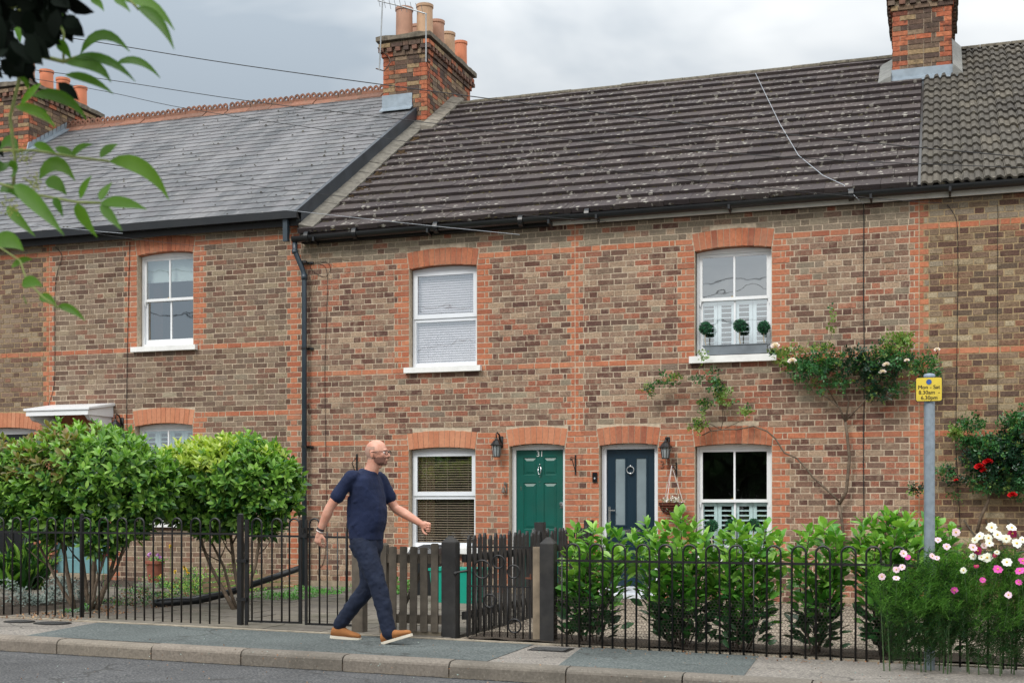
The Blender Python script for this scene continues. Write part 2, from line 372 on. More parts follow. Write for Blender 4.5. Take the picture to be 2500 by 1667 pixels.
def brick(mb, x0, x1, z0, z1, dep, mi, yj=0.0035):
    j = 0.0066; g = lambda: U(-0.002, 0.002)
    x0 += j; x1 -= j; z0 += j; z1 -= j*1.1
    if x1-x0 < 0.012: return
    y = U(-yj, yj*0.5)
    mb.hexa([(x0+g(), y+g(), z0+g()), (x1+g(), y+g(), z0+g()), (x1, dep, z0), (x0, dep, z0), (x0+g(), y+g(), z1+g()), (x1+g(), y+g(), z1+g()), (x1, dep, z1), (x0, dep, z1)], mi, skip=(4,))
def make_wall(house, X0, X1, zbot, ztop, ops, bands, strips, seed, stockm, mortm, redzone=None, plinth=None, rub=()):
    random.seed(seed)
    mb = MB(); r0 = int(math.floor((zbot-ZB)/CH)); r1 = int(math.ceil((ztop-ZB)/CH))
    for r in range(r0, r1):
        z0 = zrow(r); z1 = z0+CH; zm = (z0+z1)/2
        if z1 > ztop+0.01: break
        bl = []; red = []
        for o in ops:
            e = excl_outer(o, z0, z1)
            if e: 
                bl.append(e)
                cx, zc, RR, al, w_ = arc(o)
                if zm > o['zb']-0.02 and zm < zc+(RR+RING)*math.cos(al)-0.03 and not o.get('plainq'):
                    qw = 0.2275 if r % 2 else 0.172
                    red.append((e[0]-qw, e[0], r % 2)); red.append((e[1], e[1]+qw, r % 2))
        if r in bands:
            iv = subtract([(X0, X1)], bl+[(a, b) for a, b, _ in red])
            for a, b in iv:
                x = a
                while x < b-0.005:
                    l = 0.228 if random.random() < 0.85 else 0.114
                    e = min(b, x+l)
                    if b-e < 0.05: e = b
                    brick(mb, x, e, z0, z1, 0.05, 1); x = e
        else:
            sr = []
            for sx in strips:
                h = 0.114 if r % 2 else 0.055
                if X0-0.2 < sx < X1+0.2: sr.append((max(X0, sx-h), min(X1, sx+h)))
            sr2 = subtract(sr, bl)
            for a, b in sr2:
                if b-a > 0.02: brick(mb, a, b, z0, z1, 0.05, 1)
            iv = subtract([(X0, X1)], bl+[(a, b) for a, b, _ in red]+sr)
            ph = 0.5*FP if r % 2 else 0.0
            ph += 0.012*math.sin(r*1.7)
            for a, b in iv:
                cuts = [a]; k = math.floor((a+ph)/FP)-1
                while True:
                    s0 = k*FP-ph
                    if s0 > b: break
                    for q in (s0, s0+FP*2/3):
                        if a+0.035 < q < b-0.035: cuts.append(q)
                    k += 1
                cuts.append(b); cuts = sorted(set(cuts))
                for c, d in zip(cuts[:-1], cuts[1:]):
                    small = (b-a) < 0.36 and redzone and redzone[0] <= zm <= redzone[1]
                    mi = 5 if (r > max(bands) and rnd() < 0.75) or rnd() < 0.03 else 0
                    if small: mi = 1 if (d-c) > 0.16 else 0
                    elif redzone and redzone[0] <= zm <= redzone[1] and redzone[2] < (c+d)/2 < redzone[3] and (b-a) < 0.8 and rnd() < 0.6: mi = 1
                    brick(mb, c, d, z0, z1, 0.05, mi)
        for a, b, odd in red:
            if odd: brick(mb, a, b, z0, z1, 0.14, 1)
            else:
                # header then closer away from the opening
                isl = any(abs(b-(excl_outer(o, z0, z1) or (9, 9))[0]) < 1e-6 for o in ops)
                if isl: brick(mb, b-0.114, b, z0, z1, 0.14, 1); brick(mb, a, b-0.114, z0, z1, 0.05, 1)
                else: brick(mb, a, a+0.114, z0, z1, 0.14, 1); brick(mb, a+0.114, b, z0, z1, 0.05, 1)
    # arches
    for oi, o in enumerate(ops):
        cx, zc, RR, al, w_ = arc(o); n = max(9, int(round(2*al*(RR+RING*0.5)/0.078)))
        mi = 3 if oi in rub else 1
        for i in range(n):
            a0 = -al+2*al*i/n; a1 = -al+2*al*(i+1)/n; m_ = 0.003/(RR)
            a0 += m_; a1 -= m_
            y = U(-0.004, 0.0); ri = RR; ro = RR+RING-U(0, 0.006)
            p = lambda rr, a, yy: (cx+rr*math.sin(a), yy, zc+rr*math.cos(a))
            mb.hexa([p(ri, a0, y), p(ri, a1, y), p(ri, a1, 0.14), p(ri, a0, 0.14), p(ro, a0, y), p(ro, a1, y), p(ro, a1, 0.05), p(ro, a0, 0.05)], mi, skip=(4,))
    # mortar bed, with the openings left out
    zs_ = [zbot]; 
    while zs_[-1] < ztop: zs_.append(min(ztop, zs_[-1]+0.015))
    YM = 0.0038
    prev = None; start = zbot
    for a, b in zip(zs_[:-1], zs_[1:]):
        zm = (a+b)/2; bl = [e for e in (excl_inner(o, zm) for o in ops) if e]
        iv = [tuple(round(v, 5) for v in q) for q in subtract([(X0, X1)], bl)]
        if iv != prev:
            if prev:
                for c, d in prev: mb.quad((c, YM, start), (d, YM, start), (d, YM, a), (c, YM, a), 2)
            prev = iv; start = a
    for c, d in prev: mb.quad((c, YM, start), (d, YM, start), (d, YM, ztop), (c, YM, ztop), 2)
    for o in ops:
        cx, zc, RR, al, w_ = arc(o); e = 0.004
        for x in (o['x0']-e, o['x1']+e): mb.quad((x, YM, o['zb']), (x, 0.32, o['zb']), (x, 0.32, o['zs']), (x, YM, o['zs']), 2)
        pts = [(cx+(RR+e)*math.sin(-al+2*al*i/12), zc+(RR+e)*math.cos(-al+2*al*i/12)) for i in range(13)]
        for (xa, za), (xb, zb_) in zip(pts[:-1], pts[1:]): mb.quad((xa, YM, za), (xb, YM, zb_), (xb, 0.32, zb_), (xa, 0.32, za), 2)
    # gable and back walls of the house body
    mb.box(X0+0.002, X1-0.002, 9.9, 10.2, zbot, ztop, 2)
    if plinth:
        for (pa, pb, pz) in plinth: mb.box(pa, pb, -0.018, 0.004, zbot, pz, 4)
    return mb.build('wall', [stockm, M_red, mortm, M_rub, M_render, M_grey], house)
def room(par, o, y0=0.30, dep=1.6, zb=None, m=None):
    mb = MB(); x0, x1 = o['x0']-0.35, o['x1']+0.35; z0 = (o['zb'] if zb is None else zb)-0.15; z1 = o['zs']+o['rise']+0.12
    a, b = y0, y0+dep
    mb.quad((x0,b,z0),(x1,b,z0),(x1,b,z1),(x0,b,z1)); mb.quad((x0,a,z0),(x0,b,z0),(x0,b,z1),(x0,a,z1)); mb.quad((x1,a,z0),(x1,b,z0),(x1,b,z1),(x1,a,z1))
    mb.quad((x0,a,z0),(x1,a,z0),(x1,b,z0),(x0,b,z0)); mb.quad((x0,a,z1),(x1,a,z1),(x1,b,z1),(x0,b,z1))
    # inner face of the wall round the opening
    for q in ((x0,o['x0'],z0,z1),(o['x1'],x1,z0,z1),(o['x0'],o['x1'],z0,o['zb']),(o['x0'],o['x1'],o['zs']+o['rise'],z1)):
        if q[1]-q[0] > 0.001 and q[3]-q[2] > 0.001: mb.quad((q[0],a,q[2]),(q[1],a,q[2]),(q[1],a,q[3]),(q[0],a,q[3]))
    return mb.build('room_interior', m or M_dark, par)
def arched_head(mb, o, y0, y1, ztop_rect, mi=0, ins=0.006):
    cx, zc, RR, al, w_ = arc(o); n = 14
    pts = [(cx+(RR-ins)*math.sin(-al+2*al*i/n), zc+(RR-ins)*math.cos(-al+2*al*i/n)) for i in range(n+1)]
    for (xa, za), (xb, zb_) in zip(pts[:-1], pts[1:]):
        za = max(za, ztop_rect+0.001); zb_ = max(zb_, ztop_rect+0.001)
        mb.hexa([(xa,y0,ztop_rect),(xb,y0,ztop_rect),(xb,y1,ztop_rect),(xa,y1,ztop_rect),(xa,y0,za),(xb,y0,zb_),(xb,y1,zb_),(xa,y1,za)], mi)
def rframe(mb, x0, x1, z0, z1, y0, y1, l, r=None, b=None, t=None, mi=0):
    r = l if r is None else r; b = l if b is None else b; t = l if t is None else t
    mb.box(x0, x0+l, y0, y1, z0, z1, mi); mb.box(x1-r, x1, y0, y1, z0, z1, mi)
    mb.box(x0+l, x1-r, y0+0.0015, y1, z0, z0+b, mi); mb.box(x0+l, x1-r, y0+0.0015, y1, z1-t, z1, mi)
def slats(x0, x1, z0, z1, y, pitch, dep, tilt, th=0.0015):
    mb = MB(); z = z0+pitch*0.5; dy = dep/2*math.cos(tilt); dz = dep/2*math.sin(tilt)
    while z < z1-pitch*0.3:
        mb.hexa([(x0,y-dy,z-dz),(x1,y-dy,z-dz),(x1,y+dy,z+dz),(x0,y+dy,z+dz),(x0,y-dy,z-dz+th),(x1,y-dy,z-dz+th),(x1,y+dy,z+dz+th),(x0,y+dy,z+dz+th)]); z += pitch
    return mb
M_blindw = plain('white blind slat', S(232,228,234), 0.5, 0.03, 5)
M_blindb = plain('beige blind slat', S(148,134,116), 0.5, 0.05, 5)
M_cloth = plain('roller blind cloth', S(206,224,222), 0.8, 0.03, 5)
def shutters(win, x0, x1, z0, z1, y, mat, n=4, pitch=0.062):
    par = MB(); w_ = (x1-x0)/n
    for i in range(n):
        a = x0+i*w_+0.003; b = x0+(i+1)*w_-0.003; st = min(0.045, w_*0.2)
        rframe(par, a, b, z0, z1, y, y+0.03, st, b=0.06, t=0.085)
        z = z0+0.06+pitch*0.55
        while z < z1-0.09:
            s = slats(a+st, b-st, z-0.001, z+0.003, y+0.015, 0.004, 0.055, R(14), 0.008); s.v and par.add(s.v[:8], s.f[:6]); z += pitch
    return par.build('shutter', mat, win)
def window(house, o, kind, sill_px=None, sillm=None):
    F0 = 0.115; x0, x1, zb, zs = o['x0']+0.006, o['x1']-0.006, o['zb'], o['zs']
    mb = MB(); W = x1-x0
    zt = zs-0.012
    if kind == 'plastic':
        arched_head(mb, o, F0, F0+0.06, zt)
        zt -= 0.0
        zm = zb+(zt-zb)*o.get('split', 0.49)
        rframe(mb, x0, x1, zb+0.002, zt, F0, F0+0.06, 0.05, b=0.06, t=0.05)
        mb.box(x0+0.05, x1-0.05, F0+0.001, F0+0.06, zm-0.03, zm+0.03)
        rframe(mb, x0+0.02, x1-0.02, zm+0.015, zt-0.02, F0-0.018, F0-0.0015, 0.058)   # opening casement
        wn = mb.build('window', M_upvc, house)
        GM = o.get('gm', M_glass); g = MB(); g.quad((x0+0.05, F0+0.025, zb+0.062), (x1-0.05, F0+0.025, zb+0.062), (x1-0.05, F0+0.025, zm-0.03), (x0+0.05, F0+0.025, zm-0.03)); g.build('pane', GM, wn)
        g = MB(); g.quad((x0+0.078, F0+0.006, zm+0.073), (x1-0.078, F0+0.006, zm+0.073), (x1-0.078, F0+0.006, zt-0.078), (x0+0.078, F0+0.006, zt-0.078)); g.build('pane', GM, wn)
        bl = slats(x0+0.03, x1-0.03, zb+0.06, zt-0.05, F0+0.062, 0.033, 0.034, o.get('tilt', R(50)))
        for xx in (x0+W*0.2, x0+W*0.52, x0+W*0.84): bl.box(xx-0.002, xx+0.002, F0+0.044, F0+0.046, zb+0.06, zt-0.05)
        bl.build('blind', o.get('bm', M_blindw), wn)
        if 'bm' in o:
            c = MB(); 
            for (ca, cb) in ((x0, x0+W*0.25),):
                n = 9
                for i in range(n):
                    xa = ca+(cb-ca)*i/n; xb = ca+(cb-ca)*(i+1)/n; c.quad((xa, F0+0.2+0.02*(i % 2), zb), (xb, F0+0.2+0.02*((i+1) % 2), zb), (xb, F0+0.2+0.02*((i+1) % 2), zt), (xa, F0+0.2+0.02*(i % 2), zt))
            c.build('curtain', plain('beige curtain', S(170,140,112), 0.9, 0.1, 9), wn)
    elif kind.startswith('sash'):
        arched_head(mb, o, F0, F0+0.08, zt)
        rframe(mb, x0, x1, zb+0.002, zt, F0, F0+0.08, 0.03, b=0.045, t=0.02)
        zm = zb+(zt-zb)*o.get('split', 0.5)
        xm = (x0+x1)/2; a, b = x0+0.032, x1-0.032
        rframe(mb, a, b, zm-0.016, zt-0.022, F0+0.012, F0+0.042, 0.038, b=0.04, t=0.035)       # top sash
        mb.box(xm-0.012, xm+0.012, F0+0.014, F0+0.04, zm+0.024, zt-0.057)
        rframe(mb, a, b, zb+0.047, zm+0.02, F0+0.046, F0+0.076, 0.04, b=0.07, t=0.036)         # bottom sash
        mb.box(xm-0.012, xm+0.012, F0+0.048, F0+0.074, zb+0.117, zm-0.016)
        for xx in (a+0.01, b-0.01): mb.prism([(xx-0.014, zm-0.016), (xx+0.014, zm-0.016), (xx+0.006, zm-0.085), (xx-0.004, zm-0.075)], F0+0.014, F0+0.04)
        wn = mb.build('window', M_white, house)
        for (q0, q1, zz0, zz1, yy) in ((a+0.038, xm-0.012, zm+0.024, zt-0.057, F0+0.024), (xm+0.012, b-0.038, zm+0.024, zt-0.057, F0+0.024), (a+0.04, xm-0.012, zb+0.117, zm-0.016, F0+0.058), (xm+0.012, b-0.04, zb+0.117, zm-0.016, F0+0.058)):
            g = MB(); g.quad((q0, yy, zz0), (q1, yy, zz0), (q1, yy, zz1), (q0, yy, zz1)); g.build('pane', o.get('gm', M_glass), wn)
        l = MB(); l.box(xm-0.04, xm-0.012, F0+0.02, F0+0.05, zm+0.024, zm+0.036); l.build('sash_lock', plain('brass lock', S(170,140,70), 0.4, 0.1, 5, metal=0.8), wn)
        if kind == 'sash_half': shutters(wn, x0+0.03, x1-0.03, zb+0.03, zm+0.02, F0+0.085, o.get('sm', M_shut))
        if kind == 'sash_full': shutters(wn, x0+0.03, x1-0.03, zb+0.03, zt, F0+0.085, M_shutg, n=4)
        if kind == 'sash_blind':
            c = MB(); c.box(x0, x1, F0+0.13, F0+0.133, zt-0.30, zt); c.box(x0, x1, F0+0.122, F0+0.14, zt-0.36, zt-0.30); c.build('roller_blind', M_cloth, wn)
            c = MB()
            for i in range(8):
                xa = x0+0.02*i; c.quad((xa, F0+0.3+0.03*(i % 2), zb), (xa+0.02, F0+0.3+0.03*((i+1) % 2), zb), (xa+0.02, F0+0.3+0.03*((i+1) % 2), zt), (xa, F0+0.3+0.03*(i % 2), zt))
            c.build('curtain', plain('brown curtain', S(92,60,54), 0.9, 0.2, 9), wn)
    if sill_px:
        xa, xb, h = sill_px; s = MB(); xa, xb = XF(xa, -0.07), XF(xb, -0.07)
        s.hexa([(xa,-0.075,zb-h),(xb,-0.075,zb-h),(xb,0.01,zb-h),(xa,0.01,zb-h),(xa,-0.075,zb-0.008),(xb,-0.075,zb-0.008),(xb,0.01,zb+0.001),(xa,0.01,zb+0.001)])
        s.box(o['x0']+0.003, o['x1']-0.003, 0.0105, 0.20, zb-h+0.01, zb+0.0005); s.build('sill', M_sillw, wn)
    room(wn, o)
    return wn
# ---------------------------------------------------------------- roof builders
YE, YR = -0.17, 5.19
def slope_pt(x, s, n, ze, zr_, yj=0):
    L = math.hypot(YR-YE, zr_-ze); ty, tz = (YR-YE)/L, (zr_-ze)/L
    return (x, YE+ty*s-tz*n, ze+tz*s+ty*n)
def flat_tiles(mb, X0, X1, ze, zr_, gauge, wid, th, jit, seed, mi=0, ragged=0.006, xl=None):
    random.seed(seed); L = math.hypot(YR-YE, zr_-ze); n = int(math.ceil(L/gauge)); gauge = L/n
    for i in range(n):
        s0 = i*gauge; s1 = min(L, s0+gauge*1.25); off = wid*0.5*(i % 2)+0.02*math.sin(i*2.1)
        k = math.floor((X0+off)/wid); xs = [X0]
        while True:
            q = (k+1)*wid-off
            if q >= X1-0.02: break
            if q > X0+0.02: xs.append(q)
            k += 1
        xs.append(X1)
        for a, b in zip(xs[:-1], xs[1:]):
            ss = s0+U(-ragged, ragged); j = U(0, jit); j2 = U(0, jit); g = 0.0022
            q = lambda x, s, nn: slope_pt(x, s, nn, ze, zr_)
            mb.hexa([q(a+g, ss, th+j-th*0.9), q(b-g, ss, th+j2-th*0.9), q(b-g, s1, 0), q(a+g, s1, 0), q(a+g, ss, th*2+j), q(b-g, ss, th*2+j2), q(b-g, s1, th*0.6), q(a+g, s1, th*0.6)], mi, skip=(4,))
    return L, n, gauge
def roof_core(mb, X0, X1, ze, zr_, mi):
    # underlay slab and rear slope
    a = slope_pt(X0, 0.02, -0.01, ze, zr_); L = math.hypot(YR-YE, zr_-ze); t = slope_pt(X0, L, -0.01, ze, zr_)
    ye, yr = a[1], t[1]; yb = 2*YR-YE
    mb.hexa([(X0,ye,a[2]-0.05),(X1,ye,a[2]-0.05),(X1,YR,t[2]-0.06),(X0,YR,t[2]-0.06),(X0,ye,a[2]),(X1,ye,a[2]),(X1,YR,t[2]),(X0,YR,t[2])], mi)
    mb.hexa([(X0,YR+0.001,t[2]-0.06),(X1,YR+0.001,t[2]-0.06),(X1,yb,a[2]-0.05),(X0,yb,a[2]-0.05),(X0,YR+0.001,t[2]),(X1,YR+0.001,t[2]),(X1,yb,a[2]),(X0,yb,a[2])], mi)
def moss_bits(mb, X0, X1, ze, zr_, gauge, n, count, seed, lo=0, hi=1, smin=0.012, smax=0.035):
    random.seed(seed)
    for _ in range(count):
        i = random.randrange(int(n*lo), int(n*hi)) if rnd() < 0.75 else None
        s = i*gauge+U(-0.02, 0.03) if i is not None else U(0.1, n*gauge)
        x = X0+(X1-X0)*rnd(); c = Vector(slope_pt(x, max(0.02, s), 0.03, ze, zr_)); r = U(smin, smax)
        b = len(mb.v); k = 6
        for q in range(k):
            a = q*2*math.pi/k; rr = r*U(0.6, 1.3); mb.v.append((c.x+rr*1.3*math.cos(a), c.y+rr*0.8*math.sin(a), c.z+rr*0.5*math.sin(a)-0.006))
        mb.v.append((c.x, c.y-r*0.25, c.z+r*0.55))
        for q in range(k): mb.f.append((b+q, b+(q+1) % k, b+k)); mb.m.append(0)
# ---------------------------------------------------------------- the five houses of the terrace
XL0, XA0, XAB, XBC, XCD, XR1 = -19.5, -12.79, -8.50, -4.52, -0.22, 4.6
ZE, ZR = 5.00, 8.36; ZEA, ZRA = 5.33, 8.69
def gz(x): return G(x)
def house(name, x, label): return thing(name, (x, 0, G(x)), label, 'terraced house', 'houses of the brick terrace')
H0 = house('brick_house', -15, 'leftmost terraced brick house, mostly cut off, with a leaning chimney stack behind the green leaves')
HA = house('brick_house', -10.6, 'terraced brick house under grey slate roof with white door canopy, left of the drainpipe')
HB = house('brick_house', -6.5, 'terraced brick house number 31 with the green front door')
HC = house('brick_house', -2.4, 'terraced brick house number 33 with the dark blue front door')
HD = house('brick_house', 2.0, 'rightmost terraced brick house with grey profiled roof tiles and red climbing rose')
# openings
oBU = opening(999, 1163.7, 652, 894, 645.5); oBU['split'] = 0.49; oBU['tilt'] = R(62)
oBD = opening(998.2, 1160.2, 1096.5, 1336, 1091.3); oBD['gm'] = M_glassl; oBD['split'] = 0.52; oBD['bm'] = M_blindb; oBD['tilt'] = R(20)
oGD = opening(1243, 1378.5, 1088.5, 1470, 1082, zb=G(-5)-0.05)
oBDr = opening(1463, 1605.5, 1086.5, 1470, 1080.9, zb=G(-3.7)-0.05)
oCU = opening(1696, 1883.6, 608, 866, 600.5); oCU['split'] = 0.55
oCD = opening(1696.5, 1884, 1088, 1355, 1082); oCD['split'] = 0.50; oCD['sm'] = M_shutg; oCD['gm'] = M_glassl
oAU = opening(334.7, 471.3, 619.4, 844, 613.2); oAU['split'] = 0.52
oAD = opening(329, 470, 1038.8, 1272, 1032)
oA0 = opening(-80, 97, 1052, 1450, 1043, zb=G(-13.2)-0.05)
oAdr = opening(112, 262, 1046, 1450, 1039, zb=G(-12)-0.05)
oA0U = opening(-130, 20, 632, 862, 626); oA0U['split'] = 0.52
oDd = dict(x0=2.3, x1=3.5, zb=0.75, zs=2.15, rise=0.06); oDu = dict(x0=2.3, x1=3.4, zb=3.1, zs=4.4, rise=0.06)
B31 = (-1, 19, -14); BA = (5, 25, -8)
RZ = (-0.5, 2.13)
make_wall(HB, XAB, XBC, -0.25, 4.93, [oBU, oBD, oGD], B31, [XBC], 11, M_stock, M_mortar, (-0.4, 2.13, -6.1, XBC), plinth=[(XAB+0.12, XF(905), 0.16)], rub=(1, 2))
make_wall(HC, XBC, XCD, -0.25, 4.93, [oBDr, oCU, oCD], B31, [XBC, XCD], 12, M_stock, M_mortar, (-0.4, 2.13, XBC, -2.2), rub=())
make_wall(HA, XA0, XAB, -0.25, 5.26, [oAU, oAD, oAdr], BA, [XA0, XAB-0.14], 13, M_stockA, M_mortar, None, rub=(1,))
make_wall(H0, XL0, XA0, -0.25, 5.26, [oA0], BA, [XA0], 14, M_stockA, M_mortarY, None, rub=(0,))
make_wall(HD, XCD, XR1, -0.35, 4.93, [oDd, oDu], B31, [XCD, 4.4], 15, M_stockD, M_mortarY, None)
window(HB, oBU, 'plastic', (985.5, 1172, 0.082)); window(HB, oBD, 'plastic', (985, 1170, 0.08))
window(HC, oCU, 'sash_half', (1682, 1895, 0.095)); window(HC, oCD, 'sash_half', (1684, 1898, 0.09))
window(HA, oAU, 'sash_blind', (318.6, 476, 0.08)); window(HA, oAD, 'sash_full', (316, 476, 0.085))
window(HD, oDd, 'sash', None); window(HD, oDu, 'sash', None)
# ---- roofs
def roof_flat(hs, X0, X1, ze, zr_, mat, gauge, wid, th, jit, seed, lab=None, mosses=0, ms=1):
    mb = MB(); roof_core(mb, X0, X1, ze, zr_, 0); L, n, g = flat_tiles(mb, X0, X1, ze, zr_, gauge, wid, th, jit, seed)
    ro = mb.build('roof', mat, hs)
    if mosses:
        m = MB(); moss_bits(m, X0, X1, ze, zr_, g, n, mosses, seed+5, smin=0.012*ms, smax=0.035*ms); tag(m.build('moss', M_moss, ro), kind='stuff')
    return ro, n, g
rB, nB, gB = roof_flat(HB, XAB+0.02, XBC, ZE, ZR, M_tile, 0.352, 0.33, 0.036, 0.008, 21, mosses=2100)
rC, _, _ = roof_flat(HC, XBC, XCD-0.015, ZE, ZR, M_tile, 0.352, 0.33, 0.036, 0.008, 22, mosses=1700)
rA, _, _ = roof_flat(HA, XA0, XAB, ZEA, ZRA, M_slate, 0.235, 0.27, 0.0065, 0.004, 23, mosses=150, ms=0.55)
r0, _, _ = roof_flat(H0, XL0, XA0, ZEA, ZRA, M_slate, 0.235, 0.27, 0.0065, 0.004, 24, mosses=60, ms=0.55)
def profiled(X0, X1, ze, zr_, gauge, wid, seed):
    random.seed(seed); mb = MB(); roof_core(mb, X0, X1, ze, zr_, 0)
    L = math.hypot(YR-YE, zr_-ze); n = int(round(L/gauge)); gauge = L/n
    prof = [(0, 0.012), (0.06, 0.018), (0.07, 0.03), (0.22, 0.036), (0.26, 0.03), (0.36, 0.004), (0.56, 0.0), (0.60, 0.018), (0.64, 0.028), (0.80, 0.034), (0.86, 0.022), (0.94, 0.004), (1.0, 0.0)]
    for i in range(n):
        s0 = i*gauge; s1 = min(L, s0+gauge*1.15); x = X0
        while x < X1-0.01:
            w_ = min(wid, X1-x); ss = s0+U(-0.012, 0.012); j = U(0, 0.008); vs = []; b = len(mb.v)
            for px_, h in prof:
                xx = x+w_*px_*0.992
                vs.append(slope_pt(xx, ss, 0.006+j+h, ze, zr_)); vs.append(slope_pt(xx, ss, 0.034+j+h, ze, zr_)); vs.append(slope_pt(xx, s1, 0.004+h, ze, zr_))
            fs = []
            for k in range(len(prof)-1):
                a = k*3; c = a+3; fs += [(a, c, c+1, a+1), (a+1, c+1, c+2, a+2)]
            mb.add(vs, fs); x += w_
    return mb, n, gauge
mb, nD, gD = profiled(XCD+0.02, XR1, ZE+0.01, ZR+0.02, 0.335, 0.235, 31); rD = mb.build('roof', M_tileD, HD)
m = MB(); moss_bits(m, XCD, XR1, ZE, ZR, gD, nD, 260, 33); tag(m.build('moss', M_moss, rD), kind='stuff')
# ridge tiles (half-round, rough)
def ridge(hs_roof, X0, X1, zr_, mat, name='ridge_tiles', r=0.13, ln=0.45, seed=1):
    random.seed(seed); mb = MB(); x = X0
    while x < X1-0.02:
        e = min(X1, x+ln); vs = []; k = 8; dz = U(-0.008, 0.008)
        for xx, rr in ((x+0.004, r), (e-0.004, r)):
            for q in range(k+1):
                a = math.pi*q/k; vs.append((xx, YR-rr*1.05*math.cos(a), zr_+dz-0.03+rr*0.62*math.sin(a)))
        mb.add(vs, [(q, q+1, q+k+2, q+k+1) for q in range(k)]+[tuple(range(k+1)), tuple(range(2*k+1, k, -1))]); x = e
    return mb.build(name, mat, hs_roof)
M_ridge = plain('mossy ridge tile', S(98,92,80), 1, 0.5, 18, 0.012, bsc=26, dirt=0.7)
ridge(rB, -8.28, XBC, ZR, M_ridge, seed=3); ridge(rC, XBC, -0.66, ZR, M_ridge, seed=4); ridge(rD, 0.17, XR1, ZR+0.02, M_ridge, seed=5, r=0.12)
def crest(par, X0, X1, zr_):
    mb = MB(); x = X0; i = 0; random.seed(9)
    while x < X1-0.05:
        e = min(X1, x+0.46); dz = U(-0.008, 0.012)
        for sgn in (-1, 1):
            mb.hexa([(x+0.004, YR, zr_-0.01+dz),(e-0.004, YR, zr_-0.01+dz),(e-0.004, YR+sgn*0.17, zr_-0.13+dz),(x+0.004, YR+sgn*0.17, zr_-0.13+dz),(x+0.004, YR, zr_+0.05+dz),(e-0.004, YR, zr_+0.05+dz),(e-0.004, YR+sgn*0.17, zr_-0.08+dz),(x+0.004, YR+sgn*0.17, zr_-0.08+dz)])
        mb.box(x+0.004, e-0.004, YR-0.022, YR+0.022, zr_+0.03+dz, zr_+0.075+dz)
        for k in range(4):
            cx = x+0.0575+0.115*k; cz = zr_+0.115+dz; ro, ri = 0.053, 0.024; ns = 14; vs = []
            if cx > e-0.03: break
            for yy in (YR-0.016, YR+0.016):
                for q in range(ns):
                    a = 2*math.pi*q/ns; rr = ro*(1.22 if q == ns//4 else (1.07 if abs(q-ns/4) < 1.6 else 1)) 
                    if math.sin(a) < -0.3: rr = ro*1.05
                    vs.append((cx+rr*math.cos(a), yy, cz+rr*math.sin(a))); vs.append((cx+ri*math.cos(a), yy, cz+ri*math.sin(a)))
            fs = []
            for q in range(ns):
                a, b = 2*q, 2*((q+1) % ns); t = 2*ns
                fs += [(a, b, b+1, a+1), (t+a+1, t+b+1, t+b, t+a), (a, a+t, b+t, b), (a+1, b+1, b+1+t, a+1+t)]
            mb.add(vs, fs)
        x = e
    return mb.build('crested_ridge', M_terra, par)
crest(rA, XA0, -9.1, ZRA); crest(r0, -16.5, XA0, ZRA)
# verge between slate roof and the lower tiled roof
mb = MB(); LA = math.hypot(YR-YE, ZRA-ZEA)
q = lambda x, s, n: slope_pt(x, s, n, ZEA, ZRA)
mb.hexa([q(XAB-0.03, -0.05, -0.30), q(XAB+0.03, -0.05, -0.30), q(XAB+0.03, LA, -0.30), q(XAB-0.03, LA, -0.30), q(XAB-0.03, -0.05, 0.022), q(XAB+0.03, -0.05, 0.022), q(XAB+0.03, LA, 0.022), q(XAB-0.03, LA, 0.022)])
mb.build('lead_verge', M_leadk, rA)
mb = MB(); random.seed(4); s = 0.05
while s < 5.2:
    e = s+0.46; q2 = lambda x, ss, n: slope_pt(x, ss, n, ZE, ZR)
    j = U(0, 0.012)
    mb.hexa([q2(XAB+0.03, s, 0.06+j), q2(XAB+0.24, s, 0.045+j), q2(XAB+0.24, e, 0.045+j), q2(XAB+0.03, e, 0.06+j), q2(XAB+0.03, s, 0.12+j), q2(XAB+0.24, s, 0.07+j), q2(XAB+0.24, e-0.01, 0.07+j), q2(XAB+0.03, e-0.01, 0.12+j)]); s = e
mb.build('verge_tiles', plain('mortar bedded verge tile', S(106,102,94), 0.95, 0.3, 14, 0.006, dirt=0.4), rB)
mb = MB(); random.seed(14)
for s_, cnt in ((1.5, 26), (2.3, 40), (3.4, 26), (4.1, 30)):
    for _ in range(cnt):
        ss = s_+random.gauss(0, 0.14); x = XAB+0.27+abs(random.gauss(0, 0.08)); c = slope_pt(x, ss, 0.05, ZE, ZR); mb.ball(c, U(0.012, 0.03), seg=6, rings=3, sc=(1.3, 1, 0.6))
tag(mb.build('moss_debris', island('brown moss clump', [S(96,76,54), S(70,58,40), S(84,66,46)], rough=1), rB), kind='stuff')
# boundary cover between tiled roof and profiled roof
mb = MB(); LB = math.hypot(YR-YE, ZR-ZE)
mb.hexa([slope_pt(XCD-0.012, 0, 0.0, ZE, ZR), slope_pt(XCD+0.018, 0, 0.0, ZE, ZR), slope_pt(XCD+0.018, LB, 0.0, ZE, ZR), slope_pt(XCD-0.012, LB, 0.0, ZE, ZR), slope_pt(XCD-0.012, 0, 0.034, ZE, ZR), slope_pt(XCD+0.018, 0, 0.034, ZE, ZR), slope_pt(XCD+0.018, LB, 0.034, ZE, ZR), slope_pt(XCD-0.012, LB, 0.034, ZE, ZR)])
mb.build('roof_joint', M_black, rC)
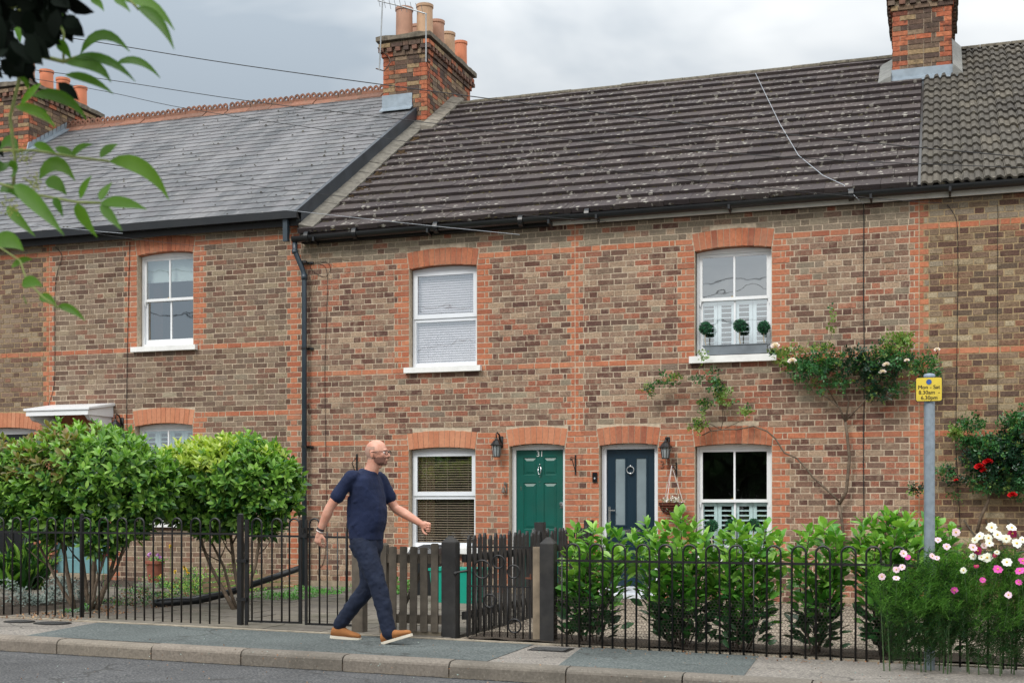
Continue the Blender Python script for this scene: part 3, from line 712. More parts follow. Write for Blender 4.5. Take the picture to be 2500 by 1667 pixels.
# ---- eaves, gutters, pipes
M_fasciaW = plain('grey white fascia board', S(206,204,198), 0.6, 0.08, 6, dirt=0.3)
M_fasciaK = plain('black fascia board', S(16,15,15), 0.6, 0.2, 6)
def eave(hs, X0, X1, ze, board, blackb=None):
    mb = MB(); mb.box(X0, X1, -0.10, -0.075, ze-0.122, ze-0.012, 0); mb.box(X0, X1, -0.0745, 0.0, ze-0.118, ze-0.10, 1)
    mb.build('fascia', [board, M_fasciaK], hs)
def gutter(hs, X0, X1, z, r=0.07, jo=(), br=1.7, zf=0.0):
    mb = MB(); k = 10; 
    vs = []; yc = -0.178
    for x, dz in ((X0, 0), (X1, zf)):
        for rr in (r, r-0.006):
            for q in range(k+1):
                a = math.pi+math.pi*q/k; vs.append((x, yc+rr*math.cos(a), z+dz+rr*math.sin(a)*1.05))
    n = k+1; fs = []
    for q in range(k): fs += [(q, q+2*n, q+1+2*n, q+1), (q+n, q+1+n, q+1+3*n, q+3*n)]
    fs += [(0, n, 3*n, 2*n), (k, k+2*n, k+3*n, k+n)]
    mb.add(vs, fs); 
    for xx in jo: mb.lathe([(r+0.008, -0.03), (r+0.008, 0.03)], (xx, yc, z-0.004), 16, ax=(1, 0, 0))
    g = mb.build('gutter', M_black, hs, smooth=False)
    x = X0+0.35
    while x < X1: bm_ = MB(); bm_.box(x-0.014, x+0.014, yc-r-0.006, -0.098, z-r-0.012, z-r*0.4); bm_.prism([(-0.19, z-r-0.01), (-0.10, z-r-0.01), (-0.10, z-r-0.05)], x-0.01, x+0.01, ax=0); x += br; bm_.build('gutter_bracket', M_black, g)
    return g
eave(HB, XAB+0.03, XF(1348, -0.1), ZE, M_fasciaK)
mb = MB(); mb.box(XF(1348, -0.1), XBC, -0.10, -0.075, ZE-0.122, ZE-0.012); mb.build('fascia', M_fasciaW, HB)
eave(HC, XBC, XCD, ZE, M_fasciaW); eave(HD, XCD, XR1, ZE, M_fasciaW)
gutter(HB, XAB-0.06, XBC, ZE-0.045, jo=(-8.33, -7.6, -6.4, -5.2), zf=0.03); gutter(HC, XBC, XCD, ZE-0.025, jo=(-4.3, -1.0), zf=0.02); gutter(HD, XCD, XR1, ZE-0.005, zf=0.02)
for hs, a, b in ((HA, XA0, XAB+0.03), (H0, XL0, XA0)):
    mb = MB(); mb.box(a, b, -0.135, -0.11, ZEA-0.20, ZEA-0.02); mb.box(a, b, -0.1095, 0, ZEA-0.17, ZEA-0.14); mb.build('fascia', M_fasciaK, hs)
    mb = MB(); mb.box(a, b, -0.245, -0.137, ZEA-0.115, ZEA-0.012, skip=(1,)); mb.build('gutter', M_black, hs)
# drainpipe on the boundary, with swan neck and outlet
mb = MB(); xp, yp = XF(743, -0.09), -0.09
xo = XF(720, -0.168)
mb.tube([(xo, -0.168, ZE-0.09), (xo, -0.168, ZE-0.24), (xo+0.02, -0.165, ZE-0.28), (xp-0.02, yp, ZE-0.50), (xp, yp, ZE-0.56), (xp, yp, G(xp)+0.02)], 0.036, 12)
mb.tube([(xo, -0.168, ZE-0.22), (xo, -0.168, ZE-0.27)], 0.044, 12); mb.tube([(xp, yp, ZE-0.55), (xp, yp, ZE-0.63)], 0.044, 12)
pipe = mb.build('drainpipe', M_pipe, HB, smooth=True)
for i, y in enumerate((640, 850, 1090, 1290)):
    c = P(745, y, yp); b = MB(); b.lathe([(0.042, -0.016), (0.042, 0.016)], (xp, yp, c.z), 12); b.box(xp-0.08, xp+0.10, -0.03, -0.002, c.z-0.014, c.z+0.014); b.build('pipe_clip', M_black, pipe)
mb = MB(); hx = XF(699, -0.16); mb.box(hx-0.035, hx+0.035, -0.20, -0.13, P(700, 590, -0.16).z, P(700, 528, -0.16).z)
mb.build('downpipe', M_pipe, HA)
# ---- chimneys
def chimney(hs, X0, X1, Y0, Y1, zb_, zt, seed, nm='chimney'):
    random.seed(seed); mb = MB(); mb.box(X0+0.012, X1-0.012, Y0+0.012, Y1-0.012, zb_, zt, 2)
    rows = int((zt-zb_)/CH); 
    def face(a, b, z0, z1, fn, r, red_ends):
        cuts = [a]; x = a; first = 0.225 if r % 2 else 0.112
        cuts.append(a+first); x = a+first
        seq = 0
        while x < b-0.34:
            l = 0.225 if (seq+r) % 2 else (0.225 if rnd() < 0.5 else 0.1125); x += l; cuts.append(x); seq += 1
        last = 0.112 if r % 2 else 0.225
        if b-last > x+0.03: cuts.append(b-last)
        cuts.append(b)
        for i, (c, d) in enumerate(zip(cuts[:-1], cuts[1:])):
            end = i == 0 or i == len(cuts)-2
            fn(c, d, 1 if (end and rnd() < 0.7) else (1 if rnd() < 0.12 else 0))
    j = 0.005
    for r in range(rows):
        z0 = zb_+r*CH; z1 = z0+CH-0.009; e = 0
        if r == rows-1: e = 0.06
        if r == rows-2: e = 0.055
        if r == rows-3: e = 0.025
        den = r == rows-2
        def fr(c, d, mi): 
            y = Y0-e+U(-0.006, 0.003); mb.box(c+j, d-j, y, Y0+0.03, z0, z1, mi)
        def bk(c, d, mi): mb.box(c+j, d-j, Y1-0.03, Y1+e, z0, z1, mi)
        def rt(c, d, mi): mb.box(X1-0.03, X1+e+U(-0.003, 0.006), c+j, d-j, z0, z1, mi)
        def lf(c, d, mi): mb.box(X0-e+U(-0.006, 0.003), X0+0.03, c+j, d-j, z0, z1, mi)
        if den:
            x = X0-e
            while x < X1+e-0.05: mb.box(x, x+0.09, Y0-e-0.01, Y0+0.02, z0, z1, 3); mb.box(x, x+0.09, Y1-0.02, Y1+e+0.01, z0, z1, 3); x += 0.155
            y = Y0-e
            while y < Y1+e-0.05: mb.box(X1-0.02, X1+e+0.01, y, y+0.09, z0, z1, 3); mb.box(X0-e-0.01, X0+0.02, y, y+0.09, z0, z1, 3); y += 0.155
        else:
            face(X0-e, X1+e, z0, z1, fr, r, True); face(X0-e, X1+e, z0, z1, bk, r, True); face(Y0-e+0.031, Y1+e-0.031, z0, z1, rt, r, True); face(Y0-e+0.031, Y1+e-0.031, z0, z1, lf, r, True)
    ch = mb.build(nm, [M_chim, M_redc, M_mortar, M_chimd], hs)
    # rough cap
    cp = MB(); nx, ny = 10, 20; z0 = zt; ex = 0.10
    def cz(i, jj):
        u_ = abs(i/nx-0.5)*2; v_ = abs(jj/ny-0.5)*2; return z0+0.07+0.05*(1-max(u_, v_)**3)+U(-0.012, 0.012)
    g_ = [[((X0-ex)+(X1-X0+2*ex)*i/nx+U(-0.008, 0.008), (Y0-ex)+(Y1-Y0+2*ex)*jj/ny+U(-0.008, 0.008), cz(i, jj)) for i in range(nx+1)] for jj in range(ny+1)]
    vs = [p for row in g_ for p in row]; n = nx+1
    fs = [(jj*n+i, jj*n+i+1, (jj+1)*n+i+1, (jj+1)*n+i) for jj in range(ny) for i in range(nx)]
    b = len(vs); per = [i for i in range(n)]+[jj*n+nx for jj in range(1, ny+1)]+[ny*n+i for i in range(nx-1, -1, -1)]+[jj*n for jj in range(ny-1, 0, -1)]
    vs += [(vs[i][0], vs[i][1], z0-0.005) for i in per]
    L_ = len(per); fs += [(per[i], b+i, b+(i+1) % L_, per[(i+1) % L_]) for i in range(L_)]+[tuple(b+i for i in range(L_))]
    cp.add(vs, fs); cp.build('chimney_cap', M_cap, ch)
    return ch
M_chim = island('chimney stock brick', [S(98,78,66), S(118,98,80), S(84,68,60), S(132,112,92), S(108,90,76), S(146,124,94), S(92,76,66)], nsc=30, nvar=0.4, blot=[(9, 0.55, 0.7, 0.6, S(46,38,34))], interp='CONSTANT', bump=0.008)
M_redc = island('chimney red brick', [S(170,98,70), S(150,86,64), S(182,112,80), S(112,68,54)], nsc=24, nvar=0.35, blot=[(8, 0.55, 0.68, 0.75, S(66,44,38))], bump=0.008)
M_chimd = island('sooty dentil brick', [S(96,74,64), S(120,88,74), S(80,66,60), S(110,96,84)], nsc=24, nvar=0.4, bump=0.008)
def pot(par, x, y, z, h, r, mat):
    p = MB(); p.lathe([(r*1.0, -0.03), (r*0.97, h*0.5), (r*0.95, h-0.05), (r*1.05, h-0.045), (r*1.06, h), (r*0.86, h), (r*0.84, h-0.25)], (x, y, z), 24, cap=False); return p.build('chimney_pot', mat, par, smooth=False)
M_buff = plain('buff clay pot', S(186,152,122), 0.75, 0.1, 6, dirt=0.35); M_buffp = plain('pinkish clay pot', S(176,134,112), 0.75, 0.1, 6, dirt=0.35); M_rpot = plain('terracotta pot', S(204,126,92), 0.75, 0.08, 6, dirt=0.15)
cA = chimney(HA, -9.10, -8.28, 4.07, 6.2, 7.2, 9.20, 41)
zt = 9.28
def potpx(x, y, Y): p_ = P(x, y, Y); return p_.x
pot(cA, potpx(987, 0, 4.32), 4.32, zt, 0.56, 0.150, M_buffp)
pot(cA, potpx(1020, 0, 5.0), 5.0, zt, 0.50, 0.14, M_buffp)
pot(cA, potpx(1037, 0, 4.45), 4.45, zt, 0.62, 0.145, M_buff)
pot(cA, potpx(1066, 0, 4.95), 4.95, zt, 0.52, 0.14, M_buffp)
pot(cA, potpx(1093, 0, 5.45), 5.45, zt, 0.48, 0.135, M_buff)
pot(cA, potpx(1124, 0, 5.98), 5.98, zt, 0.50, 0.125, M_rpot)
cC = chimney(HC, -0.66, 0.19, 3.95, 5.9, 7.0, 8.93, 42)
pot(cC, -0.42, 4.3, 9.0, 0.5, 0.14, M_buff); pot(cC, -0.02, 4.4, 9.0, 0.5, 0.14, M_rpot)
c0 = chimney(H0, -17.30, -16.50, 4.07, 6.2, 7.4, 9.24, 43)
for i, (yy, mt, hh) in enumerate(((4.35, M_buffp, 0.6), (4.9, M_rpot, 0.5), (5.4, M_rpot, 0.5), (5.95, M_rpot, 0.5))): pot(c0, -16.74, yy, 9.3, hh, 0.135, mt)
# flashings
def apron(par, X0, X1, Y0, ze, zr_, w_=0.10, h=0.16, lo=0.22, nm='lead_apron'):
    mb = MB(); t = (zr_-ze)/(YR-YE); zf = lambda y: ze+(y-YE)*t+0.065
    mb.hexa([(X0-w_, Y0-lo, zf(Y0-lo)-0.01), (X1+w_, Y0-lo, zf(Y0-lo)-0.01), (X1+w_, Y0-0.008, zf(Y0)-0.01), (X0-w_, Y0-0.008, zf(Y0)-0.01), (X0-w_, Y0-lo, zf(Y0-lo)), (X1+w_, Y0-lo, zf(Y0-lo)), (X1+w_, Y0-0.008, zf(Y0)+0.012), (X0-w_, Y0-0.008, zf(Y0)+0.012)])
    mb.box(X0-0.01, X1+0.01, Y0-0.02, Y0-0.002, zf(Y0)-0.05, zf(Y0)+h); return mb.build(nm, M_lead, par)
apron(rA, -9.10, -8.56, 4.07, ZEA, ZRA, 0.02, 0.22, 0.12); apron(rC, -0.66, 0.19, 3.95, ZE, ZR, 0.09, 0.12, 0.16)
mb = MB(); t_ = (ZR-ZE)/(YR-YE); random.seed(6)
for y in np.arange(3.75, 5.2, 0.3):     # stepped cover tiles beside the left stack
    z = ZE+(y-YE)*t_+0.06; mb.hexa([(-8.27, y, z), (-8.05, y, z-0.01), (-8.05, y+0.29, z+0.28*t_), (-8.27, y+0.29, z+0.28*t_), (-8.27, y, z+0.10), (-8.05, y, z+0.04), (-8.05, y+0.29, z+0.04+0.28*t_), (-8.27, y+0.29, z+0.10+0.28*t_)])
mb.build('side_flashing', plain('grey cover tile', S(120,114,104), 0.9, 0.3, 12, 0.004, dirt=0.3), rB)
mb = MB()
z = lambda y: ZE+(y-YE)*t_+0.05
mb.hexa([(-0.86, 3.75, z(3.75)), (-0.67, 3.75, z(3.75)), (-0.67, 4.6, z(4.6)), (-0.86, 4.6, z(4.6)), (-0.86, 3.75, z(3.75)+0.03), (-0.67, 3.75, z(3.75)+0.12), (-0.67, 4.6, z(4.6)+0.12), (-0.86, 4.6, z(4.6)+0.03)])
M_gl = plain('grey lead', S(120,120,116), 0.7, 0.2, 12, 0.004, dirt=0.4); mb.build('side_flashing', M_gl, rC); mb = MB()
mb.hexa([(0.20, 3.8, z(3.8)), (0.34, 3.8, z(3.8)), (0.34, 5.1, z(5.1)), (0.20, 5.1, z(5.1)), (0.20, 3.8, z(3.8)+0.2), (0.34, 3.8, z(3.8)+0.05), (0.34, 5.1, z(5.1)+0.05), (0.20, 5.1, z(5.1)+0.2)])
mb.build('side_flashing', M_gl, rC)
mb = MB(); tA = (ZRA-ZEA)/(YR-YE)
y = 4.0
while y < 5.1:
    z = ZEA+(y-YE)*tA+0.03; mb.prism([(y, z), (y+0.13, z+0.13*tA), (y+0.13, z+0.13*tA+0.12), (y+0.05, z+0.16)], -16.49, -16.47, ax=0); y += 0.12
mb.hexa([(-16.47, 3.8, ZEA+(3.8-YE)*tA+0.02), (-16.33, 3.8, ZEA+(3.8-YE)*tA+0.02), (-16.33, 5.1, ZEA+(5.1-YE)*tA+0.02), (-16.47, 5.1, ZEA+(5.1-YE)*tA+0.02), (-16.47, 3.8, ZEA+(3.8-YE)*tA+0.05), (-16.33, 3.8, ZEA+(3.8-YE)*tA+0.04), (-16.33, 5.1, ZEA+(5.1-YE)*tA+0.04), (-16.47, 5.1, ZEA+(5.1-YE)*tA+0.05)])
mb.build('stepped_flashing', M_lead, r0)
# gable triangles at both ends of the terrace
for hs, x, ze, zr_ in ((H0, XL0, ZEA, ZRA), (HD, XR1, ZE, ZR)):
    mb = MB(); mb.add([(x, YE+0.2, ze-0.1), (x, 2*YR-YE-0.2, ze-0.1), (x, YR, zr_-0.1), (x, 0.0, -0.4), (x, 10.2, -0.4)], [(3, 4, 1, 0), (0, 1, 2)]); mb.build('gable_wall', M_render, hs)
# side wall above the lower roof
# ---- doors
def text_mesh(s, size, ext=0.004):
    c = bpy.data.curves.new('lettering', 'FONT'); c.body = s; c.size = size; c.extrude = ext; c.align_x = 'CENTER'; c.align_y = 'CENTER'; c.resolution_u = 3
    o = bpy.data.objects.new('tmp', c); col.objects.link(o); dg = bpy.context.evaluated_depsgraph_get(); me = bpy.data.meshes.new_from_object(o.evaluated_get(dg)); bpy.data.objects.remove(o); return me
def text(name, s, size, loc, mat, par, sx=1.0, bold=0.0):
    me = text_mesh(s, size)
    me.transform(Matrix.Translation(loc) @ Matrix.Rotation(R(90), 4, 'X') @ Matrix.Diagonal((sx, 1, 1, 1)))
    me.materials.clear(); me.materials.append(mat); return link(name, me, par)
M_green = plain('green door paint', S(6,84,74), 0.34, 0.12, 3, spec=0.5, dirt=0.16); M_navy = plain('navy door paint', S(22,44,58), 0.3, 0.06, 3, spec=0.5)
M_chrome = plain('chrome', S(210,214,216), 0.15, 0.03, 3, metal=0.9); M_num = plain('white lettering', S(235,238,236), 0.4, 0.02, 3)
def doorframe(o, par, mat, lw=0.05, F0=0.12, th=0.06):
    mb = MB(); zt_ = o['zs']-0.045; x0, x1 = o['x0']+0.005, o['x1']-0.005
    mb.box(x0, x0+lw, F0, F0+0.09, o['zb'], zt_); mb.box(x1-lw, x1, F0, F0+0.09, o['zb'], zt_); mb.box(x0, x1, F0-0.0015, F0+0.09, zt_, o['zs']-0.001); arched_head(mb, o, F0-0.001, F0+0.09, o['zs']-0.001)
    return mb.build('door_frame', mat, par)
def panel(mb, x0, x1, z0, z1, y, d=0.012, b=0.03, mi=0):
    """raised and fielded panel: groove round, field forward"""
    q = [(x0,z0),(x1,z0),(x1,z1),(x0,z1)]; i1 = [(x0+b*0.35,z0+b*0.35),(x1-b*0.35,z0+b*0.35),(x1-b*0.35,z1-b*0.35),(x0+b*0.35,z1-b*0.35)]
    i2 = [(x0+b*1.5,z0+b*1.5),(x1-b*1.5,z0+b*1.5),(x1-b*1.5,z1-b*1.5),(x0+b*1.5,z1-b*1.5)]
    vs = [(a, y, c) for a, c in q]+[(a, y+d, c) for a, c in i1]+[(a, y+d*0.15, c) for a, c in i2]
    fs = [(k, (k+1) % 4, 4+(k+1) % 4, 4+k) for k in range(4)]+[(4+k, 4+(k+1) % 4, 8+(k+1) % 4, 8+k) for k in range(4)]+[(8, 9, 10, 11)]
    mb.add(vs, fs, mi)
def leaf(mb, x0, x1, z0, z1, y, holes, th=0.045, mi=0):
    xs = sorted({x0, x1}|{h[0] for h in holes}|{h[1] for h in holes}); zz = sorted({z0, z1}|{h[2] for h in holes}|{h[3] for h in holes})
    for a, b in zip(xs[:-1], xs[1:]):
        for c, d in zip(zz[:-1], zz[1:]):
            if any(h[0] <= (a+b)/2 <= h[1] and h[2] <= (c+d)/2 <= h[3] for h in holes): continue
            mb.quad((a, y, c), (b, y, c), (b, y, d), (a, y, d), mi)
    mb.box(x0, x1, y+0.02, y+th, z0, z1, mi); 
    for (a, b, c, d) in ((x0, x0, z0, z1), (x1, x1, z0, z1)): mb.quad((a, y, c), (a, y+th, c), (a, y+th, d), (a, y, d), mi)
    mb.quad((x0, y, z1), (x1, y, z1), (x1, y+th, z1), (x0, y+th, z1), mi)
# green door, number 31
o = oGD; fr_ = doorframe(o, HB, M_white); YD = 0.15
x0, x1 = o['x0']+0.055, o['x1']-0.055; zt_ = o['zs']-0.05; zb_ = G(-5)+0.10
W = x1-x0; H = zt_-zb_; mb = MB(); st = 0.095; mu = 0.10; pw = (W-2*st-mu)/2
rows_ = [(zt_-0.095-0.235, zt_-0.095), (zt_-0.095-0.235-0.105-0.62, zt_-0.095-0.235-0.105), (zb_+0.2, zt_-1.055-0.23)]
holes = [(x0+st+i*(pw+mu), x0+st+i*(pw+mu)+pw, a, b) for a, b in rows_ for i in (0, 1)]
leaf(mb, x0, x1, zb_, zt_, YD, holes)
for h in holes: panel(mb, *h, YD)
d31 = mb.build('front_door', M_green, HB); tag(d31, 'green panelled door with number 31')
xm = (x0+x1)/2
text('door_number', '31', 0.105, Vector((xm, YD-0.005, zt_-0.052)), M_num, d31, 0.95)
k = MB(); zk = zt_-0.25; k.tube([(xm-0.016, YD-0.02, zk+0.03), (xm-0.02, YD-0.028, zk-0.03), (xm-0.008, YD-0.03, zk-0.075), (xm+0.008, YD-0.03, zk-0.075), (xm+0.02, YD-0.028, zk-0.03), (xm+0.016, YD-0.02, zk+0.03), (xm-0.016, YD-0.02, zk+0.03)], 0.006, 8); k.ball((xm, YD-0.012, zk+0.06), 0.010); k.ball((xm, YD-0.01, zk-0.10), 0.007); k.ball((xm, YD-0.008, zk-0.17), 0.005); k.ball((xm, YD-0.008, zk-0.22), 0.004)
k.build('door_knocker', M_chrome, d31, smooth=True)
k = MB(); k.box(xm-0.11, xm+0.11, YD-0.012, YD+0.001, P(1330, 1306, YD).z, P(1330, 1297, YD).z+0.03); k.build('letter_plate', M_chrome, d31)
k = MB(); k.lathe([(0.03, 0), (0.03, 0.02), (0.018, 0.035)], (x1-0.03, YD, zt_-0.72), 12, ax=(0, -1, 0)); k.box(x1-0.05, x1-0.01, YD-0.01, YD, zt_-0.77, zt_-0.69); k.build('door_handle', M_chrome, d31)
k = MB(); k.box(x0+0.06, x0+0.068, YD-0.008, YD, zt_-0.53, zt_-0.48); k.build('keyhole_cover', M_chrome, d31)
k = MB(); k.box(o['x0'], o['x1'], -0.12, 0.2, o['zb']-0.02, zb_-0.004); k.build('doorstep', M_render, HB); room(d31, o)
# navy door, number 33
o = oBDr; fr_ = doorframe(o, HC, M_upvc, 0.06); x0, x1 = o['x0']+0.066, o['x1']-0.066; zt_ = o['zs']-0.05; zb_ = G(-3.7)+0.16
W = x1-x0; mb = MB(); gx = [(x0+0.115, x0+0.115+0.13), (x1-0.115-0.13, x1-0.115)]
gz0 = P(1530, 1281, 0.15).z; gz1 = zt_-0.115
holes = [(a-0.022, b+0.022, gz0-0.022, gz1+0.022) for a, b in gx]+[(a-0.022, b+0.022, zb_+0.16, gz0-0.25) for a, b in gx]
leaf(mb, x0, x1, zb_, zt_, YD, holes)
for h in holes[:2]: rframe(mb, h[0], h[1], h[2], h[3], YD-0.008, YD+0.018, 0.022)
for h in holes[2:]: panel(mb, *h, YD)
d33 = mb.build('front_door', M_navy, HC); tag(d33, 'dark navy blue door with two tall frosted panes')
for a, b in gx: g = MB(); g.box(a, b, YD+0.004, YD+0.012, gz0, gz1); g.build('frosted_pane', M_frost, d33)
xm = (x0+x1)/2; zk = P(1545, 1147, YD).z
k = MB(); ring = [(xm+0.047*math.cos(a), YD-0.03, zk-0.0+0.047*math.sin(a)) for a in np.linspace(0, 2*math.pi, 21)]; k.tube(ring, 0.0075, 8, cap=False); k.ball((xm, YD-0.03, zk+0.05), 0.016); k.ball((xm, YD-0.03, zk-0.045), 0.015, sc=(1.3, 1, 1)); k.box(xm-0.012, xm+0.012, YD-0.03, YD, zk+0.04, zk+0.06); k.build('door_knocker', M_chrome, d33, smooth=True)
k = MB(); k.box(x0+0.02, x0+0.05, YD-0.01, YD, zb_+0.78, zb_+1.03); k.tube([(x0+0.035, YD-0.01, zb_+0.98), (x0+0.035, YD-0.05, zb_+0.98), (x0+0.12, YD-0.05, zb_+0.98)], 0.009, 8); k.build('door_handle', M_chrome, d33)
k = MB(); k.box(xm-0.13, xm+0.13, YD-0.012, YD+0.001, gz0-0.12, gz0-0.06); k.build('letter_plate', M_chrome, d33)
k = MB(); k.box(o['x0']-0.04, o['x1']+0.04, -0.14, 0.115, G(-3.7)-0.05, zb_-0.09)
for i in range(6): k.box(o['x0']+0.01, o['x1']-0.01, -0.06-0.003*i, 0.19, zb_-0.09+i*0.0145, zb_-0.09+i*0.0145+0.010)
k.build('doorstep', M_upvc, HC); room(d33, o)
# door of the house with the canopy, and the entrance at the left edge
for hs, o, mt in ((HA, oAdr, plain('pale turquoise door paint', S(104,146,152), 0.4, 0.05, 3)), (H0, oA0, plain('black door paint', S(18,20,24), 0.3, 0.05, 3))):
    doorframe(o, hs, M_white, 0.06); x0, x1 = o['x0']+0.066, o['x1']-0.066; zt_ = o['zs']-0.05; zb_ = o['zb']+0.12
    W = x1-x0; pw = (W-0.3)/2; holes = [(x0+0.1+i*(pw+0.1), x0+0.1+i*(pw+0.1)+pw, a, b) for a, b in ((zt_-0.6, zt_-0.12), (zb_+0.2, zt_-0.75)) for i in (0, 1)]
    mb = MB(); leaf(mb, x0, x1, zb_, zt_, YD, holes)
    for h in holes: panel(mb, *h, YD)
    dd = mb.build('front_door', mt, hs); k = MB(); k.ball((x0+0.05, YD-0.03, zb_+0.9), 0.025); k.build('door_handle', M_chrome, dd, smooth=True)
    k = MB(); k.box(o['x0'], o['x1'], -0.14, 0.2, o['zb']-0.1, zb_-0.004); k.build('doorstep', M_render, hs); room(dd, o)
# canopy over that door: shallow sloped top on two curved brackets
xa, xb = XF(112, -0.05), XF(284, -0.02)
zc_ = P(280, 987, 0).z; mb = MB(); zl = P(60, 1003, -0.62).z
xl_ = P(57, 1000, -0.62).x; xr_ = P(214, 1000, -0.62).x+0.0
xa, xb = xl_, xr_+0.02
mb.hexa([(xa, -0.62, zl), (xb, -0.62, zl), (xb, 0.0, zc_-0.02), (xa, 0.0, zc_-0.02), (xa, -0.62, zl+0.03), (xb, -0.62, zl+0.03), (xb, 0.0, zc_+0.02), (xa, 0.0, zc_+0.02)])
mb.box(xa+0.03, xb-0.03, -0.60, -0.57, zl-0.075, zl-0.002)
for x in (xa+0.03, xb-0.055):
    mb.prism([(-0.569, zl-0.075), (0.0, zl-0.075), (0.0, zc_-0.022), (-0.569, zl-0.004)], x, x+0.025, ax=0)
cnp = mb.build('door_canopy', M_white, HA)
for x in (xa+0.05, xb-0.12):
    pts = [(-0.56, zl-0.077), (-0.005, zl-0.077), (-0.005, zl-0.62)]
    for i in range(9):
        a = i/8*math.pi/2; pts.append((-0.04-0.40*(1-math.cos(a)), zl-0.55+0.40*math.sin(a)*1.0))
    pts += [(-0.50, zl-0.135)]
    b_ = MB(); b_.prism(pts, x, x+0.06, ax=0); b_.build('canopy_bracket', M_white, cnp)
# ================================================================ ground
def sheet(name, X0, X1, Y0, Y1, off, mat, nx=60, ny=4, jit=0.0, seed=0):
    random.seed(seed); vs = []; 
    xs = np.linspace(X0, X1, nx+1); ys = np.linspace(Y0, Y1, ny+1)
    for y in ys:
        for x in xs: vs.append((x, y, G(x)+off+(U(-jit, jit) if jit else 0)))
    n = nx+1; mb = MB(); mb.add(vs, [(j*n+i, j*n+i+1, (j+1)*n+i+1, (j+1)*n+i) for j in range(ny) for i in range(nx)])
    o = mb.build(name, mat, None, smooth=jit > 0); return tag(o, kind='structure')
YK, YP = -6.80, -5.50
def ground_mat(name, c, sp1, sp2, amt=0.5, sc=60, bump=0.004, rough=0.92, spots=None, crack=None):
    m, t, b = newmat(name); tcn = N(t, 'ShaderNodeTexCoord')
    n1 = N(t, 'ShaderNodeTexNoise'); n1.inputs['Scale'].default_value = sc*4; n1.inputs['Detail'].default_value = 3; t.links.new(tcn.outputs['Object'], n1.inputs['Vector'])
    n2 = N(t, 'ShaderNodeTexNoise'); n2.inputs['Scale'].default_value = 1.1; n2.inputs['Detail'].default_value = 6; n2.inputs['Roughness'].default_value = 0.65; t.links.new(tcn.outputs['Object'], n2.inputs['Vector'])
    r = N(t, 'ShaderNodeValToRGB'); e = r.color_ramp.elements; e[0].position = 0.35; e[0].color = sp1; e[1].position = 0.68; e[1].color = sp2
    q = e.new(0.5); q.color = c; t.links.new(n1.outputs['Fac'], r.inputs[0])
    mr = N(t, 'ShaderNodeMapRange'); mr.inputs['From Min'].default_value = 0.3; mr.inputs['From Max'].default_value = 0.7; mr.inputs['To Min'].default_value = 1-amt*0.4; mr.inputs['To Max'].default_value = 1+amt*0.4
    t.links.new(n2.outputs['Fac'], mr.inputs['Value']); s = N(t, 'ShaderNodeVectorMath'); s.operation = 'SCALE'; t.links.new(r.outputs[0], s.inputs[0]); t.links.new(mr.outputs[0], s.inputs['Scale'])
    cur = s.outputs[0]
    if spots:
        vo = N(t, 'ShaderNodeTexVoronoi'); vo.inputs['Scale'].default_value = spots[0]; t.links.new(tcn.outputs['Object'], vo.inputs['Vector'])
        z = N(t, 'ShaderNodeMapRange'); z.inputs['From Min'].default_value = spots[1]; z.inputs['From Max'].default_value = spots[1]*0.6; z.inputs['To Max'].default_value = spots[2]; t.links.new(vo.outputs['Distance'], z.inputs['Value'])
        h = N(t, 'ShaderNodeMix'); h.data_type = 'RGBA'; h.inputs['B'].default_value = spots[3]; t.links.new(cur, h.inputs['A']); t.links.new(z.outputs[0], h.inputs['Factor']); cur = h.outputs['Result']
    if crack:
        n4 = N(t, 'ShaderNodeTexNoise'); n4.inputs['Scale'].default_value = 3.0; n4.inputs['Detail'].default_value = 6; t.links.new(tcn.outputs['Object'], n4.inputs['Vector'])
        va = N(t, 'ShaderNodeVectorMath'); va.operation = 'MULTIPLY_ADD'; va.inputs[1].default_value = (0.35,)*3; t.links.new(n4.outputs['Color'], va.inputs[0]); t.links.new(tcn.outputs['Object'], va.inputs[2])
        v2 = N(t, 'ShaderNodeTexVoronoi'); v2.feature = 'DISTANCE_TO_EDGE'; v2.inputs['Scale'].default_value = crack[0]; t.links.new(va.outputs[0], v2.inputs['Vector'])
        z = N(t, 'ShaderNodeMapRange'); z.inputs['From Min'].default_value = crack[1]; z.inputs['From Max'].default_value = crack[1]*0.3; z.inputs['To Max'].default_value = crack[2]; t.links.new(v2.outputs['Distance'], z.inputs['Value'])
        n5 = N(t, 'ShaderNodeTexNoise'); n5.inputs['Scale'].default_value = 0.8; t.links.new(tcn.outputs['Object'], n5.inputs['Vector']); z5 = N(t, 'ShaderNodeMapRange'); z5.inputs['From Min'].default_value = 0.45; z5.inputs['From Max'].default_value = 0.55; t.links.new(n5.outputs['Fac'], z5.inputs['Value'])
        mm = N(t, 'ShaderNodeMath'); mm.operation = 'MULTIPLY'; t.links.new(z.outputs[0], mm.inputs[0]); t.links.new(z5.outputs[0], mm.inputs[1])
        h = N(t, 'ShaderNodeMix'); h.data_type = 'RGBA'; h.inputs['B'].default_value = (0.03, 0.028, 0.025, 1); t.links.new(cur, h.inputs['A']); t.links.new(mm.outputs[0], h.inputs['Factor']); cur = h.outputs['Result']
    t.links.new(cur, b.inputs['Base Color']); b.inputs['Roughness'].default_value = rough; b.inputs['Specular IOR Level'].default_value = 0.3
    bp = N(t, 'ShaderNodeBump'); bp.inputs['Distance'].default_value = bump; t.links.new(n1.outputs['Fac'], bp.inputs['Height']); t.links.new(bp.outputs[0], b.inputs['Normal']); return m
M_road = ground_mat('road asphalt', S(77,77,78), S(58,59,62), S(102,101,100), 0.7, 14, crack=(0.35, 0.006, 0.6), spots=(34, 0.2, 0.4, S(126,126,124)))
